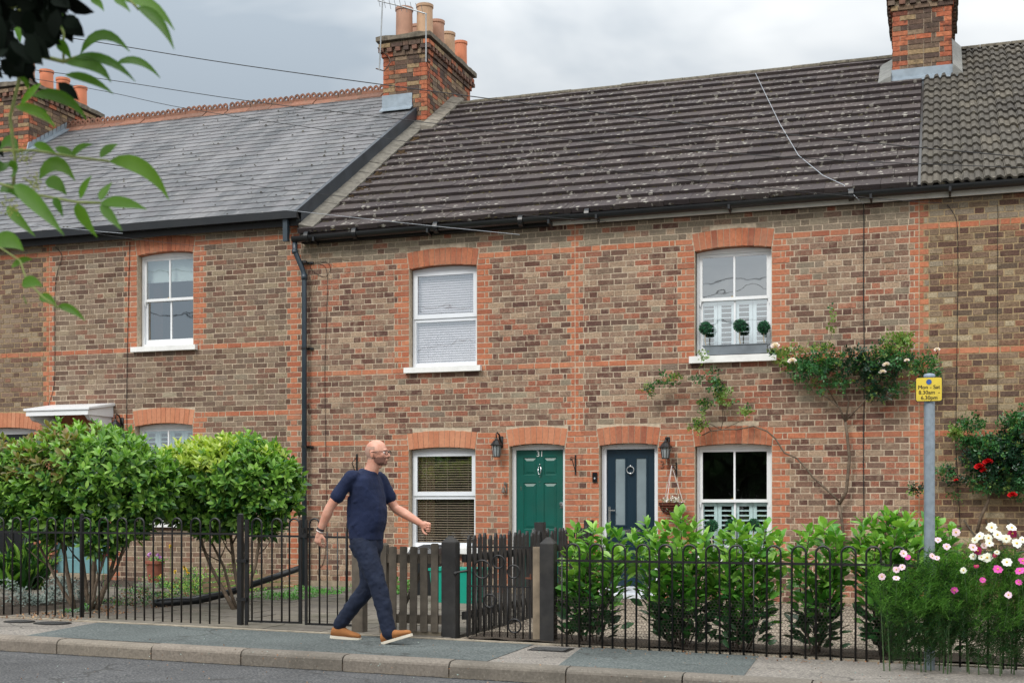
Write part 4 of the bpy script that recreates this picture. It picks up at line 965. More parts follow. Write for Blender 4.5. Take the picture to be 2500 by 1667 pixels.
M_pave = ground_mat('pale pavement tarmac', S(127,121,115), S(104,100,95), S(153,146,136), 0.7, 14, spots=(5, 0.09, 0.45, S(84,80,76)), crack=(0.9, 0.012, 0.8))
M_teal = ground_mat('grey green tarmac', S(86,92,91), S(68,74,74), S(110,114,112), 0.6, 14, spots=(4, 0.06, 0.35, S(60,64,64)), crack=(0.5, 0.008, 0.6))
M_earth = ground_mat('ground', S(88,83,73), S(68,65,59), S(102,97,86), 0.5, 20)
M_gravel = None
base = MB(); base.add([(-400, -400, -0.35), (400, -400, -0.35), (400, 400, -0.35), (-400, 400, -0.35)], [(0, 1, 2, 3)])
# let the base fall and rise with the street so that it always lies under the local ground
base = sheet('ground', -300, 300, -300, 300, -1.2, M_earth, 60, 6)
sheet('road', -60, 60, -13.2, YK-0.145, -0.12, M_road, 80, 4)
tag(sheet('far_pavement', -60, 60, -30, -13.2, 0.0, M_pave, 60, 4), kind='structure')
sheet('pavement', -60, 60, YK+0.012, YP+0.02, 0.0, M_pave, 90, 3)
# teal resurfaced patches
for i, quadp in enumerate((((101,1546),(256,1517),(1292,1577),(1189,1614)), ((1358,1626),(1412,1583),(1849,1604),(1812,1653)))):
    c = [PG(*q) for q in quadp]; mb = MB(); nn = 24; vs = []
    c[0].y = YK+0.02; c[3].y = YK+0.02; c[1].y = YP-0.02; c[2].y = YP-0.02
    for k in range(nn+1):
        for a, b in ((c[0], c[3]), (c[1], c[2])):
            x = a.x+(b.x-a.x)*k/nn; vs.append((x, a.y+(b.y-a.y)*k/nn, G(x)+0.004))
    mb.add(vs, [(2*k, 2*k+2, 2*k+3, 2*k+1) for k in range(nn)]); tag(mb.build('pavement_patch', M_teal), kind='structure')
# kerb stones
M_kerb = island('granite kerb stone', [S(129,120,110), S(118,111,103), S(110,104,96), S(134,125,113)], nsc=45, nvar=0.25, rough=0.95, bump=0.004, blot=[(2.5, 0.5, 0.7, 0.5, S(89,84,77)), (60, 0.62, 0.7, 0.5, S(151,144,130))])
mb = MB(); random.seed(3); xs = [-9.35+0.0]
for x in (PG(183,1555).x, PG(396,1570).x, PG(622,1580).x, PG(864,1594).x, PG(1120,1608).x, PG(1385,1630).x, PG(1665,1648).x): xs.append(x)
lo = xs[1]-0.92*12; xs = [lo+0.92*i for i in range(12)]+xs[1:]+[xs[-1]+0.92*(i+1) for i in range(12)]
for a, b in zip(xs[:-1], xs[1:]):
    j = U(-0.003, 0.003); y0, y1 = YK-0.14, YK+0.01; za, zb_ = G(a)+j, G(b)+j+U(-0.003, 0.003); g = 0.006
    prof = [(y0, -0.2), (y0, -0.034), (y0+0.008, -0.018), (y0+0.024, -0.006), (y0+0.05, 0.003), (y1, 0.004), (y1, -0.2)]
    n = len(prof); vs = [(a+g, y, za+z) for y, z in prof]+[(b-g, y, zb_+z) for y, z in prof]
    mb.add(vs, [(i, i+1, n+i+1, n+i) for i in range(n-1)]+[tuple(range(n-1, -1, -1)), tuple(range(n, 2*n))])
tag(mb.build('kerb', M_kerb, None, smooth=False), kind='structure')
mb = MB(); mb.box(-60, 60, YK-0.13, YK+0.0, -1.5, -0.9)
kb = sheet('kerb_joints', -60, 60, YK-0.075, YK+0.012, -0.006, M_soil, 60, 1); mb = MB()
for i in range(120):
    xa, xb = -60+i, -59+i; mb.quad((xa, YK-0.1365, G(xa)-0.2), (xb, YK-0.1365, G(xb)-0.2), (xb, YK-0.1365, G(xb)-0.05), (xa, YK-0.1365, G(xa)-0.05))
tag(mb.build('kerb_bed', M_soil), kind='structure')
# drain channel tone strip and worn yellow line on the road
m_y, t, b = newmat('worn yellow paint'); tcn = N(t, 'ShaderNodeTexCoord'); nn = N(t, 'ShaderNodeTexNoise'); nn.inputs['Scale'].default_value = 26; nn.inputs['Detail'].default_value = 5
t.links.new(tcn.outputs['Object'], nn.inputs['Vector']); z = N(t, 'ShaderNodeMapRange'); z.inputs['From Min'].default_value = 0.46; z.inputs['From Max'].default_value = 0.60; t.links.new(nn.outputs['Fac'], z.inputs['Value'])
h = N(t, 'ShaderNodeMix'); h.data_type = 'RGBA'; h.inputs['A'].default_value = S(77,77,79); h.inputs['B'].default_value = S(132,120,98); t.links.new(z.outputs[0], h.inputs['Factor']); t.links.new(h.outputs['Result'], b.inputs['Base Color']); b.inputs['Roughness'].default_value = 0.9
yl = PG(400, 1611, -0.12).y
sheet('road_line', -40, 20, yl-0.025, yl+0.025, -0.116, m_y, 60, 1)
for i in range(3): pass
M_paving = island('grey paving slab', [S(112,106,98), S(102,97,90), S(122,116,106), S(108,102,92)], nsc=12, nvar=0.25, rough=0.95, bump=0.004, blot=[(1.4, 0.5, 0.7, 0.5, S(69,71,56))])
mgr, t, b = newmat('buff gravel'); tcn = N(t, 'ShaderNodeTexCoord'); vo = N(t, 'ShaderNodeTexVoronoi'); vo.inputs['Scale'].default_value = 42; t.links.new(tcn.outputs['Object'], vo.inputs['Vector'])
r = N(t, 'ShaderNodeValToRGB'); e = r.color_ramp.elements; e[0].color = S(96,82,70); e[1].color = S(192,178,158); cs = N(t, 'ShaderNodeSeparateColor'); t.links.new(vo.outputs['Color'], cs.inputs[0]); t.links.new(cs.outputs[0], r.inputs[0])
dk = N(t, 'ShaderNodeMapRange'); dk.inputs['From Min'].default_value = 0.35; dk.inputs['From Max'].default_value = 0.75; dk.inputs['To Min'].default_value = 1; dk.inputs['To Max'].default_value = 0.45; t.links.new(vo.outputs['Distance'], dk.inputs['Value'])
s = N(t, 'ShaderNodeVectorMath'); s.operation = 'SCALE'; t.links.new(r.outputs[0], s.inputs[0]); t.links.new(dk.outputs[0], s.inputs['Scale']); t.links.new(s.outputs[0], b.inputs['Base Color']); b.inputs['Roughness'].default_value = 0.95
bp = N(t, 'ShaderNodeBump'); bp.inputs['Distance'].default_value = 0.012; bp.invert = True; t.links.new(vo.outputs['Distance'], bp.inputs['Height']); t.links.new(bp.outputs[0], b.inputs['Normal'])
sheet('garden_soil', -19.5, -8.45, YP+0.02, -3.6, 0.0, M_soil, 60, 14, 0.02, 5)
sheet('gravel_garden', -4.08, 4.6, YP+0.03, 0.0, 0.012, mgr, 60, 20, 0.004, 6)
sheet('garden_ground', -19.5, -4.08, -5.49, 0.0, -0.012, M_soil, 40, 8)
# paving slabs: path and yard (left) and the garden of number 31
def slabs(name, X0, X1, Y0, Y1, sx, sy, seed):
    random.seed(seed); mb = MB(); y = Y0; r = 0
    while y < Y1-0.01:
        x = X0-(sx*0.5 if r % 2 else 0); ye = min(Y1, y+sy)
        while x < X1-0.01:
            a, b_ = max(x, X0)+0.006, min(x+sx, X1)-0.006
            if b_-a > 0.03: j = U(0.0, 0.006); mb.hexa([(a, y+0.006, G(a)-0.02), (b_, y+0.006, G(b_)-0.02), (b_, ye-0.006, G(b_)-0.02), (a, ye-0.006, G(a)-0.02), (a, y+0.006, G(a)+0.014+j), (b_, y+0.006, G(b_)+0.014+j+U(-0.002, 0.002)), (b_, ye-0.006, G(b_)+0.014+j), (a, ye-0.006, G(a)+0.014+j)])
            x += sx
        y = ye; r += 1
    return tag(mb.build(name, M_paving), kind='structure')
slabs('paved_yard', -8.44, -4.16, YP+0.03, -0.02, 0.6, 0.45, 8)
slabs('paved_yard', -15.5, -8.6, -3.55, -1.5, 0.45, 0.45, 9)
pth = PG(240, 1495); slabs('garden_path', -9.0+0.0, -8.45, YP+0.03, -3.6, 0.55, 0.45, 10)
slabs('garden_path', PG(255,1512).x, -8.99, YP+0.03, YP+0.55, 0.45, 0.3, 12)
sheet('soil_bed', -4.0, 4.6, YP+0.03, YP+0.62, 0.03, M_soil, 60, 4, 0.012, 7)
# edging strip at the back of the pavement
mb = MB()
for i in range(60):
    xa = -13.5+0.25*i; xb = xa+0.25; mb.hexa([(xa, YP-0.03, G(xa)-0.1), (xb, YP-0.03, G(xb)-0.1), (xb, YP+0.03, G(xb)-0.1), (xa, YP+0.03, G(xa)-0.1), (xa, YP-0.03, G(xa)+0.012), (xb, YP-0.03, G(xb)+0.012), (xb, YP+0.03, G(xb)+0.014), (xa, YP+0.03, G(xa)+0.014)])
tag(mb.build('pavement_edging', plain('concrete edging', S(150,140,124), 0.95, 0.25, 14, 0.003, dirt=0.5)), kind='structure')
# inspection covers
for i, (x, y, w_, lb) in enumerate(((47, 1517, 0.16, 'small dark metal cover in the pavement at the far left edge'), (128, 1521, 0.19, 'dark oval metal cover in the pavement, second from the left edge'), (1345, 1585, 0.15, 'rectangular grey metal cover in the pale pavement in front of the black post'))):
    c = PG(x, y); mb = MB(); t_ = thing('inspection_cover', (c.x, c.y, c.z), lb, 'cover')
    if i < 2:
        mb.lathe([(w_, -0.02), (w_, 0.006), (w_-0.015, 0.007)], (0, 0, 0), 24); f = mb; 
        f.v = [(p[0]+c.x, p[1]*0.8+c.y, p[2]+c.z) for p in f.v]
        f.build('frame', M_iron, t_); l = MB()
        for k in range(-5, 6): h_ = math.sqrt(max(0.0001, (w_-0.03)**2-(k*0.025)**2)); l.box(c.x-h_, c.x+h_, c.y+k*0.02-0.006, c.y+k*0.02+0.006, c.z+0.006, c.z+0.010)
        l.build('lid', plain('worn cast iron', S(74,74,74), 0.6, 0.3, 20, metal=0.4), t_)
    else:
        mb.box(c.x-0.17, c.x+0.17, c.y-0.13, c.y+0.13, c.z-0.02, c.z+0.006); mb.build('frame', M_iron, t_); l = MB(); l.box(c.x-0.14, c.x+0.14, c.y-0.10, c.y+0.10, c.z+0.0062, c.z+0.010)
        for k in range(-3, 4): l.box(c.x-0.12, c.x+0.12, c.y+k*0.026-0.005, c.y+k*0.026+0.005, c.z+0.0102, c.z+0.013)
        l.build('lid', plain('worn cast iron grey', S(92,92,92), 0.6, 0.3, 20, metal=0.4), t_)
# ================================================================ railings
def dupe(root, loc, label=None, name=None):
    r = root.copy(); col.objects.link(r); r.location = loc
    if label: r['label'] = label
    for ch in list(root.children):
        c = ch.copy(); col.objects.link(c); c.parent = r
        for g in ch.children:
            d = g.copy(); col.objects.link(d); d.parent = c
    return r
def bow_mesh(h, w_, r=0.009):
    mb = MB(); pts = [(-w_/2, 0, 0.0), (-w_/2, 0, h-w_/2)]
    for i in range(1, 9): a = math.pi*i/9; pts.append((-w_/2*math.cos(a), 0, h-w_/2+w_/2*math.sin(a)))
    pts += [(w_/2, 0, h-w_/2), (w_/2, 0, 0.0)]
    mb.tube(pts, r, 8); me = bpy.data.meshes.new('bow_bar'); me.from_pydata(mb.v, [], mb.f); me.materials.append(M_iron); me.polygons.foreach_set('use_smooth', [True]*len(me.polygons)); return me
def railing(x0, x1, Y, label, zrail, htop, pitch, ph=0.0, Yend=None, xbow=None, singles=()):
    """bows with two uprights each, on a level rail; foot follows the sloping ground"""
    t_ = thing('bow_top_railing', (x0, Y, G(x0)), label, 'railing')
    Ye = Y if Yend is None else Yend; yy = lambda x: Y+(Ye-Y)*(x-x0)/max(0.001, x1-x0)
    mb = MB(); mb.box(x0, x1, -0.004, 0.004, zrail-0.012, zrail+0.008); mb.v = [(p[0], p[1]+yy(p[0]), p[2]) for p in mb.v]; mb.build('rail', M_iron, t_)
    mb = MB(); zb_ = G((x0+x1)/2)+0.035
    h = htop; me = None; n = 0
    for x in xbow:
        g0 = G(x)-0.03
        if me is None: me = bow_mesh(h-g0, pitch*0.5)
        o = link('bow_bar', me, t_, None); o.matrix_parent_inverse = Matrix.Identity(4)
        o.location = (x-x0, yy(x)-Y, h-(h-g0)-G(x0)) if False else (x-x0, yy(x)-Y, g0-G(x0)); o.scale = (1, 1, (h-g0)/me['h']) if 'h' in me else (1, 1, 1)
        me['h'] = me.get('h', h-g0); o.scale = (1, 1, (h-g0)/me['h']); o.rotation_euler = (U(-0.004, 0.004), U(-0.006, 0.006), 0)
    for x in singles:
        s_ = MB(); s_.tube([(x, yy(x), G(x)-0.03), (x, yy(x), zrail+0.045)], 0.0068, 8); s_.build('plain_bar', M_iron, t_, smooth=True)
    return t_
random.seed(77)
YL = -16.13+10.85; 
lx = lambda px: P(px, 1300, YL).x
pit = 0.212
zr_l = P(300, 1300, YL).z; zt_l = P(300, 1264, YL).z
b0 = lx(253)     # a bow centre near photo x=253
bows = [b0+pit*k for k in range(-14, 12)]
b_end = lx(560)
railing(lx(-130), lx(578), YL, 'black bow-top railing in front of the two round shrubs, left of the gate', zr_l, zt_l, pit, xbow=[b for b in bows if lx(-130) < b < lx(566)])
# posts beside / within
def post(name, x, Y, z1, s, mat, label, cat, cap=True, parent=None):
    mb = MB(); z0 = G(x)-0.05; 
    mb.box(x-s, x+s, Y-s, Y+s, z0, z1)
    if cap: mb.lathe([(s*1.35, 0), (s*1.35, 0.02), (s*0.9, 0.028)], (x, Y, z1), 4)
    return mb
mb = post('p', lx(197), YL+0.02, zt_l+0.015, 0.016, M_iron, '', ''); o = mb.build('railing_post', M_iron); tag(o, 'black square iron railing post standing in front of the left shrub trunk', 'post')
mb = post('p', lx(587), YL, zt_l+0.02, 0.024, M_iron, '', ''); mb.box(lx(600)-0.006, lx(600)+0.02, YL-0.012, YL+0.012, G(-6.6)+0.02, zt_l-0.01)
for z in (0.25, 0.62): mb.box(lx(587)-0.03, lx(605), YL-0.03, YL+0.03, G(-6.6)+z, G(-6.6)+z+0.03)
o = mb.build('gate_post', M_iron); tag(o, 'black iron gate post with hinges, left of the small bow-top gate', 'post')
def irongate(x0, x1, Y, bx, label, zr_, zt_, bars=()):
    t_ = thing('metal_gate', (x0, Y, G(x0)), label, 'gate'); g0 = G(x0)+0.05
    mb = MB(); mb.box(x0, x0+0.022, Y-0.011, Y+0.011, g0, zt_-0.01); mb.box(x1-0.022, x1, Y-0.011, Y+0.011, g0, zt_-0.01); mb.box(x0+0.022, x1-0.022, Y-0.006, Y+0.006, g0, g0+0.02); mb.box(x0+0.022, x1-0.022, Y-0.006, Y+0.006, zr_-0.01, zr_+0.01)
    mb.build('gate_frame', M_iron, t_)
    me = bow_mesh(zt_-g0-0.01, 0.105)
    for x in bx: o = link('bow_bar', me, t_); o.matrix_parent_inverse = Matrix.Identity(4); o.location = (x-x0, 0, g0+0.01-G(x0))
    for x in bars: s_ = MB(); s_.tube([(x, Y, g0), (x, Y, zr_+0.05)], 0.0068, 8); s_.build('plain_bar', M_iron, t_, smooth=True)
    return t_
g = irongate(lx(602), lx(737), YL, [lx(627), lx(676), lx(721)-0.01], 'black bow-top iron gate leaf nearest the drainpipe, left of the walking man', zr_l-0.02, zt_l)
l = MB(); l.box(lx(733), lx(752), YL-0.03, YL+0.02, zr_l-0.03, zr_l+0.01); l.lathe([(0.012, -0.02), (0.012, 0.03)], (lx(743), YL-0.03, zr_l+0.03), 10); l.build('latch', M_iron, g)
irongate(lx(745), lx(890), YL, [lx(768), lx(860)], 'black bow-top iron gate leaf directly behind the walking man', zr_l-0.025, zt_l, bars=(lx(799), lx(824), lx(845)))
# right-hand railing
YRr = -16.13+10.58; rx = lambda px: P(px, 1370, YRr).x
zr_r = P(1800, 1373, YRr).z; zt_r = P(1800, 1331, YRr).z
bl_ = [rx(v) for v in (1399, 1455, 1511, 1569, 1626, 1683, 1741, 1799, 1888, 1949, 2010, 2071, 2133, 2194, 2262)]
pit_r = 0.205
rr_ = railing(rx(1356), rx(2290), YRr, 'black bow-top railing with wire mesh in front of the laurels, right of the black post', zr_r, zt_r, 0.115*2*0.97, xbow=bl_, singles=(rx(1840), rx(1372)))
YR2 = YRr-0.03
r2x = lambda px: P(px, 1391, YR2).x
zr2 = P(2440, 1391, YR2).z
railing(r2x(2300), r2x(2500)+2.6, YR2, 'black bow-top railing behind the cosmos flowers at the right edge', zr2, zr2+0.145, 0.225, xbow=[r2x(v) for v in (2325, 2430, 2500)]+[r2x(2500)+0.24*k for k in range(1, 11)])
# hexagonal wire netting fixed behind the lower half of the right-hand railing
def hexnet(x0, x1, Y, z0f, z1, a=0.0155, r=0.0013):
    V = []; F = []; sx = a*math.sqrt(3); sy = a*1.5
    def seg(p, q):
        b = len(V); d = np.array([q[0]-p[0], q[1]-p[1]]); L_ = np.hypot(*d); d = d/L_; n = np.array([-d[1], d[0]])*r
        V.extend([(p[0]+n[0], Y, p[1]+n[1]), (p[0]-n[0], Y, p[1]-n[1]), (q[0]-n[0], Y, q[1]-n[1]), (q[0]+n[0], Y, q[1]+n[1]), (p[0], Y+r*1.6, p[1]), (q[0], Y+r*1.6, q[1])])
        F.extend([(b, b+1, b+2, b+3), (b+1, b+4, b+5, b+2), (b+4, b, b+3, b+5)])
    nx = int((x1-x0)/sx); j = 0; z = z0f
    while z < z1:
        for i in range(nx):
            cx = x0+sx*(i+0.5*(j % 2))
            top = (cx, z+a); rt = (cx+sx/2, z+a/2); rb = (cx+sx/2, z-a/2); lt = (cx-sx/2, z+a/2)
            seg(top, rt); seg(lt, top); seg(rt, rb)
        z += sy; j += 1
    mb = MB(); mb.add(V, F); return mb
M_wire = plain('dark netting wire', S(58,54,48), 0.6, 0.2, 9, metal=0.4)
hexnet(rx(1356), rx(2240), YRr+0.012, G(-2.5)+0.0, G(-2.5)+0.43, a=0.0165).build('wire_netting', M_wire, rr_)
# ================================================================ timber fences
def picket_mesh(w_, h, th, point=True):
    mb = MB(); t = w_*0.55 if point else 0.0
    if point: mb.prism([(-w_/2, 0), (w_/2, 0), (w_/2, h-t), (w_*0.12, h), (-w_*0.12, h), (-w_/2, h-t)], -th/2, th/2)
    else: mb.prism([(-w_/2, 0), (w_/2, 0), (w_/2, h-0.006), (w_/2-0.01, h), (-w_/2+0.01, h), (-w_/2, h-0.006)], -th/2, th/2)
    me = bpy.data.meshes.new('picket'); me.from_pydata(mb.v, [], mb.f); return me
YPk = -16.13+10.80; kx = lambda px: P(px, 1400, YPk).x
t_ = thing('picket_fence', (kx(1000), YPk, G(-4)), 'short weathered grey picket fence between the walking man and the black post', 'fence'); random.seed(5)
zt_p = P(1010, 1334, YPk).z; 
for px in (962, 987, 1012, 1038, 1064):
    x = kx(px); me = picket_mesh(0.068, zt_p-G(x)-0.05+U(-0.005, 0.004)+(0.03 if px == 1064 else 0), 0.02, False); me.materials.append(M_wood); o = link('picket', me, t_); o.matrix_parent_inverse = Matrix.Identity(4); o.location = (x-kx(1000), -0.03, G(x)+0.05-G(-4)); o.rotation_euler = (0, U(-0.01, 0.01), 0)
for z in (zt_p-0.11, G(-4.4)+0.16): s_ = MB(); s_.box(kx(935), kx(1080), YPk-0.018, YPk+0.03, z-0.04, z+0.04); s_.build('rail', M_wood, t_)
s_ = MB(); s_.hexa([(kx(972), YPk+0.0, G(-4.5)+0.2), (kx(980), YPk, G(-4.5)+0.2), (kx(980), YPk+0.02, G(-4.5)+0.2), (kx(972), YPk+0.02, G(-4.5)+0.2), (kx(1034), YPk, zt_p-0.15), (kx(1042), YPk, zt_p-0.15), (kx(1042), YPk+0.02, zt_p-0.15), (kx(1034), YPk+0.02, zt_p-0.15)]); s_.build('brace', M_wood, t_)
s_ = MB(); x = kx(1045); mb = MB()
mb.box(kx(935), kx(1078), YPk-0.02, YPk+0.05, G(-4.5)-0.02, G(-4.5)+0.045); mb.build('kickboard', plain('grey gravel board', S(128,118,102), 0.95, 0.3, 14, 0.003, dirt=0.4), t_)
for px, yt, w_, lb in ((878, 1345, 0.055, 'weathered grey timber post directly behind the walking man, by the gate opening'), (938, 1330, 0.035, 'slim weathered grey timber post at the left end of the grey picket fence')):
    x = kx(px); mb = MB(); zt2 = P(px, yt, YPk).z; mb.box(x-w_, x+w_, YPk-w_, YPk+w_, G(x)-0.05, zt2); mb.lathe([(w_*1.35, 0), (w_*0.9, 0.02)], (x, YPk, zt2), 4); tag(mb.build('timber_post', M_wood), lb, 'post')
def pointed_post(px0, px1, ytop, Y, label, mat, depth=0.12):
    x0, x1 = P(px0, 0, Y).x, P(px1, 0, Y).x; xm = (x0+x1)/2; zt2 = P((px0+px1)/2, ytop, Y).z; h = (x1-x0)/2; mb = MB(); z0 = G(xm)-0.05; zs_ = zt2-0.055
    mb.box(x0, x1, Y, Y+depth, z0, zs_); mb.add([(x0, Y, zs_), (x1, Y, zs_), (x1, Y+depth, zs_), (x0, Y+depth, zs_), (xm-h*0.25, Y+depth*0.4, zt2), (xm+h*0.25, Y+depth*0.4, zt2), (xm+h*0.25, Y+depth*0.6, zt2), (xm-h*0.25, Y+depth*0.6, zt2)], [(0, 1, 5, 4), (1, 2, 6, 5), (2, 3, 7, 6), (3, 0, 4, 7), (4, 5, 6, 7)])
    o = mb.build('gate_post', mat); bv = o.modifiers.new('b', 'BEVEL'); bv.width = 0.006; bv.segments = 2; return tag(o, label, 'post'), x0, x1, zt2
pA, ax0, ax1, azt = pointed_post(1077, 1112, 1308, YPk-0.06, 'black painted pointed timber post left of the ornamental gate with hoops', M_blackwood)
pB, bx0, bx1, bzt = pointed_post(1317, 1352, 1311, YPk-0.10, 'black painted pointed timber post right of the ornamental gate, at the railing end', M_blackwood)
mb = MB(); mb.box(P(1305, 0, YPk).x, bx0-0.002, YPk-0.05, YPk-0.01, G(-3.3)-0.02, P(1310, 1334, YPk).z); tag(mb.build('timber_batten', plain('bare grey brown timber', S(132,118,100), 0.9, 0.3, 9, 0.002, dirt=0.4)), 'narrow bare timber batten fixed to the left face of the right black gate post', 'batten')
# ornamental gate
YG = YPk-0.02; gx_ = lambda px: P(px, 0, YG).x
t_ = thing('ornamental_gate', (gx_(1141), YG, G(-4)), 'black wrought iron gate with five hoops between the two pointed black posts', 'gate')
z1_, z2_, z3_ = P(1215, 1335, YG).z, P(1215, 1431, YG).z, P(1215, 1561, YG).z
mb = MB(); X0, X1 = gx_(1140), gx_(1296)
for z in (z1_, z2_, z3_): mb.box(X0, X1, YG-0.005, YG+0.005, z-0.007, z+0.007)
mb.box(X0, X0+0.014, YG-0.007, YG+0.007, z3_, z1_+0.008); mb.box(X1-0.014, X1, YG-0.007, YG+0.007, z3_, z1_+0.008); mb.build('gate_frame', M_iron, t_)
for px in (1163, 1182, 1201, 1220, 1239, 1258, 1277):
    x = gx_(px); s_ = MB(); s_.tube([(x, YG, z3_), (x, YG, z2_)], 0.0065, 8); s_.build('upright', M_iron, t_, smooth=True)
for px, py, r_ in ((1177, 1389, 0.080), (1217, 1371, 0.057), (1254, 1395, 0.057), (1196, 1466, 0.058), (1256, 1527, 0.060)):
    c = P(px, py, YG-0.008); s_ = MB(); s_.tube([(c.x+r_*math.cos(a), c.y, c.z+r_*math.sin(a)) for a in np.linspace(0, 2*math.pi, 25)], 0.008, 8, cap=False); s_.build('hoop', M_iron, t_, smooth=True)
hexnet(X0+0.01, X1-0.01, YG+0.012, z3_+0.01, G(-4)+0.45, a=0.0165).build('wire_netting', M_wire, t_)
s_ = MB(); s_.box(gx_(1283), gx_(1300), YG-0.012, YG-0.006, P(0, 1386, YG).z-0.008, P(0, 1386, YG).z+0.008); s_.lathe([(0.008, -0.02), (0.008, 0.03)], (gx_(1297), YG-0.02, P(0, 1384, YG).z), 8); s_.build('latch', plain('rusty latch', S(104,66,50), 0.8, 0.3, 20, metal=0.3), t_)
s_ = MB(); s_.tube([(gx_(1143), YG-0.02, P(0, 1372, YG).z), (gx_(1120), YG-0.05, P(0, 1376, YG).z)], 0.01, 8); s_.ball((gx_(1118), YG-0.06, P(0, 1378, YG).z), 0.02); s_.build('hinge', M_iron, t_)
# dividing picket fence running back to the houses
XD = -4.085; t_ = thing('picket_fence', (XD, YPk, G(XD)), 'long black picket fence running back from the gate post and dividing the two front gardens', 'fence'); random.seed(6)
y = YPk+0.10; pm = picket_mesh(0.07, 0.90, 0.02); pm.materials.append(M_blackwood); i = 0
while y < -0.95:
    o = link('picket', pm, t_); o.matrix_parent_inverse = Matrix.Identity(4); o.location = (0.025, y-YPk, 0.03+U(-0.012, 0.012)); o.rotation_euler = (U(-0.012, 0.012), U(-0.012, 0.012), R(90)); o.scale = (1, 1, 1+U(-0.01, 0.02)); y += 0.147; i += 1
for z in (0.2, 0.72): s_ = MB(); s_.box(XD-0.03, XD+0.012, YPk+0.07, -0.92, G(XD)+z-0.035, G(XD)+z+0.035); s_.build('rail', M_blackwood, t_)
for y in (-2.95, -0.92): s_ = MB(); s_.box(XD-0.05, XD+0.05, y-0.05, y+0.05, G(XD)-0.03, G(XD)+1.02); s_.build('fence_post', M_blackwood, t_)
# ================================================================ parking sign
YS = YRr-0.28; c = P(2269, 1630, YS); xs_ = P(2269, 1000, YS).x; zt_ = P(2269, 912, YS).z
t_ = thing('parking_sign', (xs_, YS, G(xs_)), 'yellow parking restriction plate on a round galvanised post among the cosmos', 'sign')
pr = 0.0405; mb = MB(); mb.tube([(xs_, YS, G(xs_)-0.05), (xs_, YS, zt_-0.01)], pr, 24, cap=False); mb.build('post', M_galv, t_, smooth=True)
mb = MB(); mb.lathe([(pr+0.001, -0.05), (pr+0.003, -0.01), (pr-0.004, 0.0), (0.01, 0.006)], (xs_, YS, zt_-0.004), 24); mb.build('post_cap', plain('grey plastic cap', S(134,148,164), 0.5, 0.05, 6), t_, smooth=True)
def rrect(w_, h, r_, n=6):
    pts = []
    for cx, cz, a0 in ((w_/2-r_, h/2-r_, 0), (-w_/2+r_, h/2-r_, 90), (-w_/2+r_, -h/2+r_, 180), (w_/2-r_, -h/2+r_, 270)):
        for i in range(n+1): a = R(a0+90*i/n); pts.append((cx+r_*math.cos(a), cz+r_*math.sin(a)))
    return pts
pl, pr_ = P(2235, 0, YS-0.06), P(2301, 0, YS-0.06); pw = pr_.x-pl.x; ph = P(0, 920, YS-0.06).z-P(2269, 980, YS-0.06).z
pzc = P(2268, 950, YS-0.06).z; pxc = (pl.x+pr_.x)/2; Mx = Matrix.Translation((pxc, YS-0.055, pzc)) @ Matrix.Rotation(R(3), 4, 'Z')
pw *= 1.0
ph = P(2268, 920, YS-0.06).z-P(2268, 980, YS-0.06).z
mb = MB(); mb.prism(rrect(pw, ph, 0.018), 0.0, 0.004, M=Mx); pbk = mb.build('sign_plate', plain('dark sign edge', S(30,28,26), 0.5, 0.1, 6), t_)
mb = MB(); mb.prism(rrect(pw-0.010, ph-0.010, 0.014), -0.0012, -0.0004, M=Mx); mb.build('yellow_face', plain('yellow sign face', S(222,196,66), 0.45, 0.06, 12, dirt=0.25), pbk)
def on_plate(me, x, z, sx=1.0, y=-0.0022):
    me.transform(Mx @ Matrix.Translation((x, y, z)) @ Matrix.Rotation(R(90), 4, 'X') @ Matrix.Diagonal((sx, 1, 1, 1))); me.materials.clear()
M_ink = plain('black sign lettering', S(38,30,24), 0.5, 0.05, 5)
S_ = ph/60.0   # metres per photo pixel on the plate
def boldtext(s_, size, x, z, sx):
    for dx in (-0.0008, 0.0008):
        me = text_mesh(s_, size, 0.0006); on_plate(me, x+dx, z, sx, -0.0022-0.0003*(dx > 0)); me.materials.append(M_ink); link('lettering', me, pbk)
boldtext('Mon - Sat', 0.041, 0.0, 0.085*ph, 1.0)
boldtext('8.30am  -', 0.041, 0.002, -0.130*ph, 1.0)
boldtext('6.30pm', 0.041, 0.002, -0.345*ph, 1.0)
mb = MB(); mb.prism([(0.0205*math.cos(a), 0.30*ph+0.0205*math.sin(a)) for a in np.linspace(0, 2*math.pi, 25)[:-1]], -0.0030, -0.0014, M=Mx); o = mb.build('restriction_symbol', [plain('blue sign roundel', S(32,92,168), 0.5, 0.05, 5)], pbk)
mb = MB(); rt = [(0.0205*math.cos(a), 0.0205*math.sin(a)) for a in np.linspace(0, 2*math.pi, 25)]
for a, b_ in zip(rt[:-1], rt[1:]): mb.prism([(a[0], a[1]+0.30*ph), (b_[0], b_[1]+0.30*ph), (b_[0]*0.86, b_[1]*0.86+0.30*ph), (a[0]*0.86, a[1]*0.86+0.30*ph)], -0.0036, -0.0031, M=Mx)
mb.prism([(-0.0137, 0.0116+0.30*ph), (0.0116, -0.0137+0.30*ph), (0.0137, -0.0116+0.30*ph), (-0.0116, 0.0137+0.30*ph)], -0.0042, -0.0037, M=Mx); mb.build('symbol_bar', plain('muted red symbol', S(96,84,120), 0.5, 0.05, 5), pbk)
mb = MB(); mb.tube([(xs_-pr*1.05, YS, pzc-0.06), (xs_+pr*1.05, YS, pzc-0.06)], 0.004, 6); mb.lathe([(pr+0.004, -0.012), (pr+0.004, 0.012)], (xs_, YS, pzc-0.03), 20); mb.lathe([(pr+0.004, -0.012), (pr+0.004, 0.012)], (xs_, YS, pzc+0.05), 20); mb.build('clamp', M_galv, t_)
